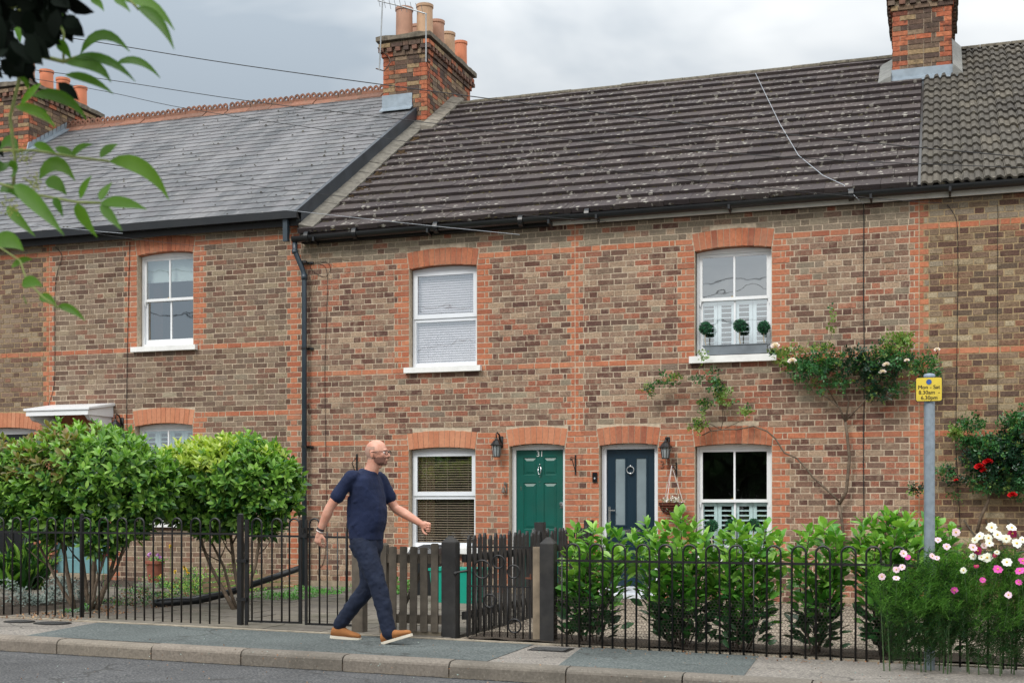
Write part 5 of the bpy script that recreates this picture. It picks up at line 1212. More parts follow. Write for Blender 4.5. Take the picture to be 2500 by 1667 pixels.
# ================================================================ wall fittings
def lantern(px, pyt, pyb, label, s=1.0, arm='gooseneck'):
    Yc = -0.13; top = P(px, pyt, Yc); bot = P(px, pyb, Yc); x = top.x; H = top.z-bot.z
    t_ = thing('wall_lantern', (x, 0, bot.z), label, 'lantern')
    zr_ = bot.z+H*0.47; mb = MB()
    if arm == 'gooseneck':
        mb.tube([(x+0.02, -0.005, bot.z+H*0.50), (x+0.02, -0.03, bot.z+H*0.72), (x+0.012, -0.06, bot.z+H*0.93), (x, -0.10, bot.z+H*0.99), (x-0.004, Yc, bot.z+H*0.93), (x, Yc, bot.z+H*0.78)], [0.012, 0.013, 0.011, 0.009, 0.008, 0.008], 8)
        mb.box(x-0.01, x+0.05, -0.014, -0.001, bot.z+H*0.4, bot.z+H*0.86)
    else:
        mb.tube([(x, -0.005, bot.z+H*0.6), (x, -0.05, bot.z+H*0.75), (x, Yc*0.8, bot.z+H*0.9), (x, Yc, bot.z+H*0.74)], [0.02, 0.018, 0.014, 0.012], 8); mb.box(x-0.03, x+0.03, -0.014, -0.001, bot.z+H*0.5, bot.z+H*0.96)
        for k in range(4): mb.ball((x+U(-0.02, 0.02), -0.06-0.02*k, bot.z+H*(0.72+0.06*k)), 0.018, seg=8, rings=5)
    mb.build('bracket', M_iron, t_, smooth=True)
    mb = MB(); mb.lathe([(0.085, 0), (0.09, 0.006), (0.068, 0.03), (0.045, 0.062), (0.02, 0.082), (0.012, 0.10)], (x, Yc, zr_), 8); mb.build('lantern_roof', M_iron, t_)
    mb = MB(); rt, rb = 0.066, 0.046; zb2 = bot.z+0.012
    for k in range(8):
        a = math.pi/4*k+math.pi/8; mb.tube([(x+rb*math.cos(a), Yc+rb*math.sin(a), zb2), (x+rt*math.cos(a), Yc+rt*math.sin(a), zr_)], 0.004, 5)
    mb.lathe([(rb+0.004, 0), (rb+0.004, 0.012)], (x, Yc, zb2-0.01), 8); mb.build('cage', M_iron, t_)
    mb = MB(); mb.lathe([(rb-0.002, 0.002), (rt-0.004, zr_-zb2-0.002)], (x, Yc, zb2), 8); mb.build('glass', plain('lantern glass', S(150,156,158), 0.12, 0.15, 20, spec=0.8), t_)
    return t_
lantern(1212, 1055, 1116, 'black glazed wall lantern on a gooseneck bracket, left of the green door')
lantern(1625, 1063, 1120, 'black wall lantern with ornate bracket, right of the navy door and above the hanging basket', arm='ornate')
lantern(282, 1010, 1066, 'black wall lantern under the right end of the white canopy, above the shrub')
# scroll brackets
def scroll(px, py0, py1, label, empty=True, name='basket_bracket', sgn=-1):
    Y = -0.008; a = P(px, py0, Y); b_ = P(px, py1, Y); t_ = thing(name, (a.x, 0, b_.z), label, 'bracket'); H = a.z-b_.z
    mb = MB(); mb.box(a.x-0.009, a.x+0.009, -0.012, -0.001, b_.z, a.z); mb.ball((a.x, -0.01, a.z), 0.012); mb.ball((a.x, -0.01, b_.z), 0.012); mb.build('back_plate', M_iron, t_)
    mb = MB(); ya = -0.22; mb.box(a.x-0.005, a.x+0.005, ya, -0.012, a.z-0.035, a.z-0.025)
    for k in range(14):
        q = k/13*1.7*math.pi; rr = 0.028*(1-k/18)
        if k == 0: pts = []
        pts.append((a.x, ya-0.0+rr*math.sin(q)*-1, a.z-0.055+rr*math.cos(q)))
    mb.tube(pts, 0.005, 6); mb.build('arm', M_iron, t_)
    mb = MB(); pts = [(a.x, -0.012, b_.z+0.04)]+[(a.x, -0.012-0.17*(k/6), b_.z+0.04+(H-0.085)*((k/6)**1.1)) for k in range(1, 7)]; mb.tube(pts, 0.006, 6); mb.build('brace', M_iron, t_); return t_
scroll(1405, 1112, 1157, 'black iron scroll bracket on the brickwork between the two front doors')
scroll(1651, 1130, 1160, 'short black iron bracket carrying the hanging basket right of the navy door')
mb = MB(); c = P(871, 1115, -0.01); d = P(898, 1150, -0.2); mb.tube([(c.x, -0.01, c.z), (c.x, -0.16, c.z-0.09), (c.x, -0.01, c.z-0.26)], 0.007, 6); mb.box(c.x-0.012, c.x+0.012, -0.012, -0.001, c.z-0.30, c.z+0.04); tag(mb.build('wall_bracket', M_iron), 'small black iron bracket on the brick wall behind the head of the walking man', 'bracket')
# bell beside the green door
c = P(1231, 1195, -0.05); t_ = thing('door_bell', (c.x, 0, c.z), 'small grey cast iron bell hanging on the brickwork left of the green door', 'bell'); M_oldiron = plain('weathered grey iron', S(110,104,96), 0.7, 0.3, 20, metal=0.4)
mb = MB(); mb.lathe([(0.030, -0.01), (0.028, 0.0), (0.020, 0.03), (0.016, 0.055), (0.006, 0.066)], (c.x-0.012, c.y, c.z-0.03), 14); mb.ball((c.x-0.012, c.y, c.z-0.042), 0.009); mb.build('bell', M_oldiron, t_, smooth=True)
mb = MB(); mb.box(c.x+0.012, c.x+0.028, -0.012, -0.001, c.z-0.04, c.z+0.09); mb.tube([(c.x+0.02, -0.01, c.z+0.05), (c.x-0.0, -0.045, c.z+0.06), (c.x-0.012, -0.05, c.z+0.036)], 0.005, 6); mb.ball((c.x, -0.03, c.z+0.085), 0.016, sc=(1, 0.7, 1.4)); mb.build('bell_bracket', M_oldiron, t_)
# video doorbell
c = P(1452, 1165, -0.02); t_ = thing('video_doorbell', (c.x, 0, c.z), 'black video doorbell on the brickwork left of the navy door', 'doorbell')
hw, hh = 0.031, 0.065; mb = MB(); mb.prism([(p[0]+c.x, p[1]+c.z) for p in rrect(2*hw, 2*hh, 0.008)], -0.026, -0.001); mb.build('housing', plain('black doorbell plastic', S(22,22,24), 0.25, 0.05, 5), t_)
mb = MB(); mb.lathe([(0.011, 0), (0.011, 0.002), (0.008, 0.003)], (c.x, -0.026, c.z-0.012), 20, ax=(0, -1, 0)); mb.build('button', plain('pale ring', S(170,180,188), 0.3, 0.05, 5), t_)
mb = MB(); mb.lathe([(0.006, 0), (0.006, 0.002)], (c.x, -0.026, c.z+0.035), 14, ax=(0, -1, 0)); mb.build('camera_lens', plain('dark lens', S(40,42,50), 0.1, 0.05, 5), t_)
# house number 33 on the wall
c = P(1624, 1134, -0.02); t_ = thing('house_number', (c.x, 0, c.z), 'copper coloured house number 33 on the brickwork below the lantern', 'house number')
M_cop = plain('brushed copper numeral', S(150,108,90), 0.35, 0.15, 12, metal=0.6)
for k in (-1, 1): text('numeral', '3', 0.135, Vector((c.x+k*0.042, -0.012, c.z)), M_cop, t_, 1.0)
# overhead wires
M_wireb = plain('black cable', S(24,24,26), 0.6, 0.1, 5); M_wireg = plain('grey cable', S(170,176,184), 0.5, 0.05, 5)
def wire(name, pts, Y, r, mat, label, cat='cable', Ys=None, group=None):
    w3 = [P(x, y, (Ys[i] if Ys else Y)) for i, (x, y) in enumerate(pts)]
    # smooth interpolation
    out_ = []
    for i in range(len(w3)-1):
        p0 = w3[max(i-1, 0)]; p1 = w3[i]; p2 = w3[i+1]; p3 = w3[min(i+2, len(w3)-1)]
        for k in range(6):
            t = k/6; out_.append(0.5*((2*p1)+(-p0+p2)*t+(2*p0-5*p1+4*p2-p3)*t*t+(-p0+3*p1-3*p2+p3)*t**3))
    out_.append(w3[-1]); mb = MB(); mb.tube(out_, r, 6); o = mb.build(name, mat, None, smooth=True); return tag(o, label, cat, group)
wire('overhead_wire', [(-300, 28), (150, 90), (600, 161), (1300, 255), (1900, 326), (2500, 384), (3000, 424)], -2.6, 0.0052, M_wireb, 'uppermost of the long dark overhead wires crossing the sky and both roofs', 'overhead wire')
wire('overhead_wire', [(-300, 125), (190, 185), (600, 246), (1012, 296), (1300, 331), (1900, 383), (2448, 408), (3000, 425)], -2.2, 0.0042, M_wireb, 'second overhead wire from the top, passing just under the chimney stack foot', 'overhead wire')
wire('overhead_wire', [(-300, 130), (200, 213), (470, 268), (943, 339), (1300, 392), (1600, 429), (1860, 459), (2200, 490), (2300, 496)], -1.8, 0.0036, M_wireb, 'third overhead wire, ending at the gutter right of the upper shuttered window', 'overhead wire', Ys=[-1.8]*6+[-1.2, -0.5, -0.24])
wire('overhead_wire', [(-200, 372), (380, 420), (600, 451), (870, 484), (1300, 527), (1480, 541)], -1.2, 0.0032, M_wireb, 'fourth overhead wire, running low across both roofs to the gutter between the middle windows', 'overhead wire', Ys=[-1.6, -1.6, -1.4, -1.1, -0.5, -0.24])
wire('overhead_wire', [(90, 548), (300, 580), (560, 610), (700, 628)], -0.7, 0.0024, M_wireb, 'thin dark wire slanting across the wall above the upper left window', 'overhead wire')
wire('overhead_wire', [(-60, 540), (150, 556), (240, 565), (300, 570)], -0.6, 0.003, M_wireg, 'pale wire ending at the black gutter above the upper left window', 'overhead wire')
wire('overhead_wire', [(690, 512), (1000, 546), (1269, 573)], -0.6, 0.0028, M_wireg, 'pale thin wire ending under the gutter above the middle upper window', 'overhead wire')
for k, (ya, z1, z2) in enumerate(((-19.5, 6.3, 6.6), (-20.2, 7.6, 7.1), (-20.8, 7.7, 7.9), (-19.8, 8.9, 8.4))):
    mb = MB(); mb.tube([(x, ya, z1+(z2-z1)*(x+25)/40-0.35*math.sin(math.pi*((x+25) % 20)/20)) for x in range(-25, 16, 2)], 0.011, 5); tag(mb.build('overhead_wire', M_wireb, None, smooth=True), 'dark wire over the far side of the road, seen only in the upper panes', 'overhead wire', 'wires reflected in the panes')
# cables on walls and roof
lz = lambda x, y: None
def roofP(x, y, ze=ZE, zr_=ZR):     # photo pixel -> point on the front roof plane
    t = (zr_-ze)/(YR-YE); lo, hi = YE, YR
    for _ in range(40):
        m_ = (lo+hi)/2; p_ = P(x, y, m_); 
        if p_.z > ze+(m_-YE)*t: lo = m_
        else: hi = m_
    p_ = P(x, y, lo); return p_+Vector((0, -0.03, 0.075))
pts = [roofP(*q) for q in ((1845, 192), (1870, 245), (1905, 318), (1950, 395), (2010, 445), (2060, 468))]+[P(2090, 482, -0.26), P(2107, 498, -0.12)]
mb = MB(); mb.tube(pts, 0.0038, 6); tag(mb.build('aerial_cable', M_wireg, None, smooth=True), 'pale grey cable running down the tiled roof to the gutter above number 33', 'cable')
wire('wall_cable', [(2107, 498), (2109, 520), (2108, 700), (2110, 900), (2108, 1100), (2110, 1320)], -0.012, 0.0062, M_wireb, 'thick black cable down the brick wall through the white climbing rose')
wire('wall_cable', [(2312, 500), (2330, 525), (2337, 560), (2338, 700), (2334, 1000), (2333, 1080), (2338, 1180), (2345, 1300)], -0.012, 0.0036, M_wireb, 'thin dark cable curving down the wall just right of the sign plate')
wire('wall_cable', [(2436, 500), (2435, 700), (2436, 900), (2435, 1040)], -0.012, 0.0030, M_wireb, 'thin faint cable down the wall nearest the right edge of the photo')
wire('wall_cable', [(317, 592), (314, 700), (311, 850), (309, 1000), (310, 1060)], -0.012, 0.0046, M_wireb, 'straight dark cable down the wall left of the upper left window')
wire('wall_cable', [(135, 603), (151, 625), (140, 665), (134, 720), (134, 850), (132, 940), (118, 990), (116, 1020), (128, 1040)], -0.012, 0.0040, M_wireb, 'wavy dark cable down the wall above the white door canopy')
wire('wall_cable', [(760, 642), (780, 640), (800, 642), (806, 660), (790, 676), (762, 660), (760, 645), (790, 648), (799, 680), (797, 780), (793, 900), (795, 1100), (797, 1300), (790, 1370), (775, 1395), (790, 1425)], -0.012, 0.0036, plain('brown cable', S(58,42,36), 0.6, 0.1, 5), 'brown looped cable down the wall just right of the drainpipe')
# television aerial on the left stack
t_ = thing('television_aerial', (P(935, 150, 4.0).x, 4.0, 8.5), 'metal television aerial clamped to the chimney stack above the pots', 'aerial')
Ya = 3.9; M_alu = plain('dull aluminium', S(164,168,170), 0.45, 0.15, 14, metal=0.6, dirt=0.3); M_rust = plain('rusty steel', S(92,72,62), 0.8, 0.3, 20)
mb = MB(); mb.tube([P(926, 172, Ya), P(930, 90, Ya), P(934, 0, Ya), P(936, -60, Ya)], 0.013, 8); mb.tube([P(1040, 152, Ya-0.05), P(1040, 100, Ya-0.05), P(1040, 34, Ya-0.05)], 0.012, 8); mb.build('mast', M_alu, t_)
mb = MB(); mb.tube([P(922, 2, Ya), P(980, 16, Ya), P(1042, 35, Ya-0.03)], 0.011, 8); mb.build('boom', M_alu, t_)
for i in range(9):
    px = 925+i*13.2; py = 2+i*2.7; s_ = MB(); c = P(px, py, Ya-0.02); s_.tube([c+Vector((0, -0.05, 0.07)), c+Vector((0, 0.05, -0.09))], 0.0045, 6); s_.build('element', M_alu, t_)
mb = MB(); mb.tube([P(918, 168, Ya), P(938, 174, Ya), P(955, 150, Ya+0.1), P(948, 138, Ya+0.14), P(922, 117, Ya)], 0.011, 6); mb.tube([P(1040, 130, Ya-0.05), P(1044, 150, Ya+0.1), P(1050, 152, Ya+0.14)], 0.02, 6); mb.build('clamp_bracket', M_rust, t_)
mb = MB(); mb.tube([P(1040, 150, Ya), P(1048, 170, 4.04), P(1046, 190, 4.04), P(1056, 205, 4.3), P(1060, 260, 4.5)], 0.006, 6); mb.build('cable', M_wireb, t_)
# ================================================================ garden objects
# hanging basket
c = P(1639, 1232, -0.22); t_ = thing('hanging_basket', (c.x, -0.22, c.z), 'brown wicker hanging basket of white flowers right of the navy door', 'hanging basket'); cb = c
mb = MB(); mb.lathe([(0.06, -0.125), (0.105, -0.10), (0.14, -0.04), (0.158, 0.02), (0.163, 0.03), (0.14, 0.03)], c, 22)
for k in range(4): z = -0.10+0.033*k; rr = 0.105+0.017*k; mb.tube([(c.x+rr*math.cos(a), c.y+rr*math.sin(a), c.z+z) for a in np.linspace(0, 2*math.pi, 23)], 0.009, 6, cap=False)
mb.build('basket', island('brown wicker', [S(92,48,34), S(74,40,30)], nsc=60, nvar=0.4, bump=0.004), t_)
hk = P(1640, 1136, -0.22); 
for k in range(3):
    a = R(20+120*k); s_ = MB(); s_.tube([hk, Vector((c.x+0.15*math.cos(a), c.y+0.15*math.sin(a), c.z+0.03))], 0.004, 6); s_.build('chain', plain('white chain', S(214,206,204), 0.5, 0.1, 60), t_)
# lanterns etc done; teal recycling box, dark lidded box
Y = -1.7; x0, x1 = P(1046, 0, Y).x, P(1196, 0, Y).x; z0 = G(-5.4)+0.015; z1 = P(1120, 1385, Y).z
t_ = thing('recycling_box', ((x0+x1)/2, Y, z0), 'turquoise recycling box behind the pickets of number 31', 'box'); M_tq = plain('turquoise plastic', S(14,150,128), 0.4, 0.04, 5)
mb = MB(); xm = (x0+x1)/2; w_ = (x1-x0)/2*0.75; M_ = None
mb.hexa([(xm-w_*0.9, Y-0.18, z0), (xm+w_*0.9, Y-0.18, z0), (xm+w_*0.9, Y+0.18, z0), (xm-w_*0.9, Y+0.18, z0), (xm-w_, Y-0.21, z1-0.03), (xm+w_, Y-0.21, z1-0.03), (xm+w_, Y+0.21, z1-0.03), (xm-w_, Y+0.21, z1-0.03)]); mb.build('box_body', M_tq, t_)
mb = MB(); rframe(mb, xm-w_-0.02, xm+w_+0.02, z1-0.03, z1, Y-0.23, Y-0.211, 0.01); mb.box(xm-w_-0.02, xm+w_+0.02, Y-0.23, Y+0.23, z1-0.029, z1); mb.build('lid', M_tq, t_)
Y = -0.75; x0, x1 = P(1018, 0, Y).x, P(1083, 0, Y).x; z1 = P(1050, 1330, Y).z; t_ = thing('storage_bin', ((x0+x1)/2, Y, G(-5.9)), 'black bin with a ribbed lid under the lower window of number 31', 'bin')
mb = MB(); mb.hexa([(x0+0.03, Y-0.2, G(-5.9)), (x1-0.03, Y-0.2, G(-5.9)), (x1-0.03, Y+0.2, G(-5.9)), (x0+0.03, Y+0.2, G(-5.9)), (x0, Y-0.25, z1-0.10), (x1, Y-0.25, z1-0.10), (x1, Y+0.25, z1-0.10), (x0, Y+0.25, z1-0.10)]); mb.build('bin_body', plain('black bin plastic', S(30,32,34), 0.45, 0.1, 5), t_)
mb = MB(); mb.hexa([(x0-0.02, Y-0.27, z1-0.10), (x1+0.02, Y-0.27, z1-0.10), (x1+0.02, Y+0.27, z1-0.10), (x0-0.02, Y+0.27, z1-0.10), (x0, Y-0.24, z1-0.05), (x1, Y-0.24, z1-0.05), (x1, Y+0.24, z1), (x0, Y+0.24, z1)])
for k in range(3): mb.box(x0-0.005, x1+0.005, Y-0.26+0.02*k, Y-0.255+0.02*k, z1-0.095+0.02*k, z1-0.085+0.02*k)
mb.build('lid', plain('dark bin lid', S(48,50,54), 0.4, 0.1, 5), t_)
# window planter with three topiary balls (upper), three lower ones
M_tub = plain('zinc trough', S(132,140,148), 0.5, 0.14, 10, metal=0.35, dirt=0.15)
M_top = island('clipped box leaf', [S(20,84,52), S(36,108,64), S(14,62,42), S(62,130,78)], nsc=30, nvar=0.2, rough=0.5, bump=0)
def topiary(x, y, z, r, zb_, label):
    t_ = thing('topiary_ball', (x, y, zb_), label, 'topiary', 'clipped topiary balls in the windows'); rs = np.random.RandomState(int(abs(x*1000)) % 9999)
    n = 700; d = rs.normal(size=(n, 3)); d /= np.linalg.norm(d, axis=1)[:, None]; Pn = np.array([x, y, z])+d*(r*0.9+rs.uniform(-0.12, 0.06, (n, 1))*r)
    o = leafmesh('foliage', Pn, d+rs.normal(size=(n, 3))*0.6, d, np.full(n, 0.016), np.full(n, 0.012), [M_top], t_, simple=True)
    mb = MB(); mb.ball((x, y, z), r*0.86, seg=12, rings=8); mb.build('core', plain('dark green core', S(10,40,26), 0.9, 0.3, 60), t_)
    mb = MB(); mb.tube([(x+0.012, y, zb_), (x-0.006, y, (zb_+z-r)/2), (x, y, z-r*0.8)], 0.008, 6); mb.build('stem', plain('pale topiary stem', S(170,158,138), 0.8, 0.2, 20), t_)
# ================================================================ foliage tools
LT = np.array([[0,0,0],[.22,-.36,.04],[.22,0,0],[.22,.36,.04],[.52,-.5,.03],[.52,0,-.02],[.52,.5,.03],[.80,-.30,-.02],[.80,0,-.05],[.80,.30,-.02],[1,0,-.12]], float)
LQ = np.array([[1,2,5,4],[2,3,6,5],[4,5,8,7],[5,6,9,8]]); LTr = np.array([[0,2,1],[0,3,2],[7,8,10],[8,9,10]])
ST = np.array([[0,0,0],[.5,-.5,.06],[1,0,-.04],[.5,.5,.06]], float); SQ = np.array([[0,1,2],[0,2,3]])
def leafmesh(name, P0, D, Nn, L, W, mats, parent, mi=None, simple=False, curl=1.0):
    n = len(P0); D = D/np.maximum(1e-9, np.linalg.norm(D, axis=1))[:, None]
    B = np.cross(D, Nn); bl = np.linalg.norm(B, axis=1); bad = bl < 1e-4
    if bad.any(): B[bad] = np.cross(D[bad], np.array([0.3, 0.5, 0.8])); bl = np.linalg.norm(B, axis=1)
    B /= bl[:, None]; Z = np.cross(B, D)
    T = ST if simple else LT; k = len(T)
    L = L[:, None, None]; W = W[:, None, None]
    V = P0[:, None, :]+D[:, None, :]*T[None, :, 0:1]*L+B[:, None, :]*T[None, :, 1:2]*W+Z[:, None, :]*T[None, :, 2:3]*L*curl
    V = V.reshape(-1, 3); off = (np.arange(n)*k)[:, None, None]
    if simple: F = [(SQ[None]+off).reshape(-1, 3)]; m = None if mi is None else np.repeat(mi, 2)
    else:
        F = [(LQ[None]+off).reshape(-1, 4), (LTr[None]+off).reshape(-1, 3)]; m = None if mi is None else np.concatenate([np.repeat(mi, 4), np.repeat(mi, 4)])
    return npbuild(name, V, F, mats, parent, m, smooth=not simple)
def rosettes(rs, C, A, k, L, W, spread=0.9):
    """leaves around centres C with axis A -> P0,D,N"""
    n = len(C); A = A/np.linalg.norm(A, axis=1)[:, None]
    R1 = np.cross(A, np.array([0.21, 0.35, 0.91])); R1 /= np.linalg.norm(R1, axis=1)[:, None]; R2 = np.cross(A, R1)
    P0 = []; D = []; Nn = []
    for i in range(k):
        a = 2.4*i+rs.uniform(0, 0.7, n); el = spread*(0.35+0.75*((i+0.5)/k))+rs.uniform(-0.15, 0.15, n)
        rad = R1*np.cos(a)[:, None]+R2*np.sin(a)[:, None]
        d = A*np.cos(el)[:, None]+rad*np.sin(el)[:, None]
        nn = A*np.sin(el)[:, None]-rad*np.cos(el)[:, None]
        P0.append(C-A*(0.06*i/k)*0.9*L/0.08+rad*0.004); D.append(d); Nn.append(nn)
    P0 = np.concatenate(P0); D = np.concatenate(D); Nn = np.concatenate(Nn); m = len(P0)
    return P0, D, Nn, L*rs.uniform(0.7, 1.15, m), W*rs.uniform(0.8, 1.15, m)
leafk = dict(nsc=14, nvar=0.16, rough=0.38, bump=0, spec=0.5)
M_ph = island('evergreen shrub leaf', [S(104,148,57), S(130,174,74), S(80,127,52), S(153,189,92), S(117,161,67), S(69,114,46), S(132,176,78)], trans=0.25, **leafk)
M_phy = island('yellow green young leaf', [S(170,188,84), S(150,176,74), S(186,196,100), S(132,164,64)], trans=0.3, **leafk)
M_phr = island('bronze tinted leaf', [S(126,128,70), S(140,116,78), S(108,124,60), S(120,140,66)], trans=0.25, **leafk)
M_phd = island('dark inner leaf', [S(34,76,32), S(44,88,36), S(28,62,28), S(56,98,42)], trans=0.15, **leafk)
M_la = island('laurel leaf', [S(77,134,50), S(99,156,63), S(59,114,45), S(88,143,58)], trans=0.22, **leafk)
M_lan = island('young laurel leaf', [S(130,177,76), S(112,162,67), S(152,192,92), S(97,149,59)], trans=0.25, **leafk)
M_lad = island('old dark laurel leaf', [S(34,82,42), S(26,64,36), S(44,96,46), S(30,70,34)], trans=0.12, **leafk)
M_bark = plain('grey brown bark', S(104,90,76), 0.95, 0.3, 18, 0.006, dirt=0.3)
M_barkd = plain('dark bark', S(70,58,48), 0.95, 0.3, 18, 0.006, dirt=0.3)
# upper trough and topiary
xa, xb = P(1716, 0, -0.04).x, P(1877, 0, -0.04).x; zs_ = oCU['zb']; 
t_ = thing('window_trough', ((xa+xb)/2, -0.02, zs_), 'long grey zinc trough on the upper window sill of number 33', 'planter')
mb = MB(); i_ = 0.06; zt2 = zs_+0.118
mb.hexa([(xa+i_, -0.06, zs_+0.002), (xb-i_*0.4, -0.06, zs_+0.002), (xb-i_*0.4, 0.06, zs_+0.002), (xa+i_, 0.06, zs_+0.002), (xa+0.01, -0.075, zt2), (xb-0.02, -0.075, zt2), (xb-0.02, 0.075, zt2), (xa+0.01, 0.075, zt2)])
mb.build('trough', M_tub, t_); mb = MB(); mb.tube([(xa, -0.08, zt2), (xb, -0.08, zt2), (xb, 0.08, zt2), (xa, 0.08, zt2), (xa, -0.08, zt2)], 0.006, 6); mb.build('rim', M_tub, t_)
mb = MB(); mb.tube([(xb-0.02, 0, zt2-0.01), (xb+0.03, 0, zt2-0.03), (xb-0.03, 0, zt2-0.07)], 0.006, 6); mb.build('handle', M_tub, t_)
for px, py, nm in ((1722, 801, 'dark green topiary ball at the left end of the upper window trough'), (1806, 795, 'dark green topiary ball in the middle of the upper window trough'), (1865, 799, 'dark green topiary ball at the right end of the upper window trough')):
    c = P(px, py, 0.0); topiary(c.x, 0.0, c.z, 0.083, zt2, nm)
zs2 = oCD['zb']
xa, xb = P(1722, 0, 0).x, P(1862, 0, 0).x
mb = MB(); mb.hexa([(xa+0.04, -0.06, zs2+0.002), (xb-0.04, -0.06, zs2+0.002), (xb-0.04, 0.06, zs2+0.002), (xa+0.04, 0.06, zs2+0.002), (xa, -0.075, zs2+0.1), (xb, -0.075, zs2+0.1), (xb, 0.075, zs2+0.1), (xa, 0.075, zs2+0.1)]); tag(mb.build('window_trough', M_tub), 'grey trough on the lower window sill of number 33, behind the laurel tips', 'planter')
for px, py, nm in ((1738, 1283, 'dark green topiary ball left in the lower shuttered window of number 33'), (1786, 1282, 'dark green topiary ball in the middle of the lower window, half behind laurel tips'), (1840, 1281, 'dark green topiary ball right in the lower shuttered window of number 33')):
    c = P(px, py, 0.0); topiary(c.x, 0.0, c.z, 0.080, zs2+0.1, nm)
# ---- shrubs behind the left railing
def shrub(label, blobs, Y, stems, seed, nros, L=0.10, W=0.043, yellow=None, bronze=None):
    """blobs: (px, py, rx_px, rz_px, ry_m, dy)"""
    rs = np.random.RandomState(seed); B = []
    for (px, py, rxp, rzp, ry, dy) in blobs:
        c = P(px, py, Y+dy); e = P(px+rxp, py, Y+dy); f = P(px, py-rzp, Y+dy); B.append((np.array(c), abs(e.x-c.x), ry, f.z-c.z))
    base = P(stems[0][0], 0, Y); t_ = thing('garden_shrub', (base.x, Y, G(base.x)), label, 'shrub', 'evergreen shrubs behind the railing')
    C = []; A = []; tries = 0; vol = np.array([b[1]*b[3] for b in B]); vol /= vol.sum()
    while len(C) < nros and tries < nros*30:
        tries += 1; b = B[rs.choice(len(B), p=vol)]; d = rs.normal(size=3); d /= np.linalg.norm(d); r = rs.uniform(0.35, 1.0)**0.45
        if d[1] > 0.5 and rs.rand() < 0.5: continue
        q = b[0]+d*(r*(1.14 if rs.rand() < 0.12 else 1.0))*np.array([b[1], b[2], b[3]])*(1+0.11*math.sin(d[0]*9+d[2]*7+seed))
        dep = min(np.linalg.norm((q-bb[0])/np.array([bb[1], bb[2], bb[3]])) for bb in B)
        if dep < 0.72 and rs.rand() < 0.6: continue
        C.append(q); A.append(d*0.8+np.array([0, -0.1, 0.55])+rs.normal(size=3)*0.25)
    C = np.array(C); A = np.array(A); k = 8
    P0, D, Nn, LL, WW = rosettes(rs, C, A, k, L, W, 1.15)
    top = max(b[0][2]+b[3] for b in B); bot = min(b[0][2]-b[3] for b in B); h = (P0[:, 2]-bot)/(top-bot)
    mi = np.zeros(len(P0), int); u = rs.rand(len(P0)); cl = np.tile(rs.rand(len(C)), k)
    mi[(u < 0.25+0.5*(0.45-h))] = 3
    if yellow: 
        yx0, yx1, yz = yellow; xa = P(yx0, 0, Y).x; xb = P(yx1, 0, Y).x; sel = (P0[:, 0] > xa) & (P0[:, 0] < xb) & (h > yz) & (cl < 0.75); mi[sel] = 1
    if bronze:
        yx0, yx1, yz = bronze; xa = P(yx0, 0, Y).x; xb = P(yx1, 0, Y).x; sel = (P0[:, 0] > xa) & (P0[:, 0] < xb) & (h > yz) & (cl < 0.45); mi[sel] = 2
    sel = (h > 0.72) & (cl > 0.8); mi[sel] = 1 if yellow else 0
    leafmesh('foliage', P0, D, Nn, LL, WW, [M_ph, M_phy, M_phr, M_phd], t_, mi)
    mb = MB()
    for s_ in stems:
        b0 = P(s_[0], 0, Y); p0 = Vector((b0.x, Y+s_[4], G(b0.x)-0.02)); p1 = P(s_[1], s_[2], Y+s_[4]*2+0.05); mid = (p0+p1)/2+Vector((U(-0.05, 0.05), U(-0.05, 0.05), U(-0.05, 0.05)))
        tip = p1+(p1-mid)*0.5+Vector((U(-0.1, 0.1), 0, 0.1)); r_ = s_[3]
        mb.tube([p0, (p0+mid)/2+Vector((U(-.02, .02), 0, 0)), mid, p1, tip], [r_, r_*0.85, r_*0.72, r_*0.55, r_*0.25], 7)
        for k_ in range(3):
            q = mid+(p1-mid)*U(0.1, 0.9); e = q+Vector((U(-0.25, 0.25), U(-0.15, 0.15), U(0.15, 0.35))); mb.tube([q, (q+e)/2+Vector((0, 0, -0.02)), e], [r_*0.4, r_*0.3, r_*0.15], 5)
    mb.build('stems', M_bark, t_, smooth=True); return t_
random.seed(50)
YSh = -16.13+11.55
shrub('large round evergreen shrub with bronze tints at the left, in front of the white canopy', [(205, 1150, 175, 105, 0.55, 0), (110, 1190, 125, 110, 0.5, 0.1), (300, 1165, 110, 95, 0.5, 0), (50, 1140, 75, 70, 0.45, 0.1), (215, 1095, 110, 62, 0.45, 0.05), (180, 1245, 120, 60, 0.4, 0), (355, 1195, 75, 85, 0.4, 0.05), (280, 1270, 80, 45, 0.35, -0.05), (90, 1250, 90, 45, 0.35, 0), (20, 1200, 60, 70, 0.4, 0), (140, 1295, 55, 36, 0.3, -0.05), (245, 1315, 48, 40, 0.25, -0.08), (320, 1290, 40, 30, 0.25, 0)], YSh,
      [(190, 150, 1290, 0.030, -0.05), (215, 235, 1300, 0.036, 0.0), (225, 300, 1290, 0.030, 0.05), (205, 190, 1270, 0.028, 0.08), (230, 265, 1330, 0.022, -0.1), (180, 80, 1300, 0.024, 0.05), (215, 330, 1250, 0.022, 0.03)], 61, 1850, bronze=(-60, 250, 0.55))
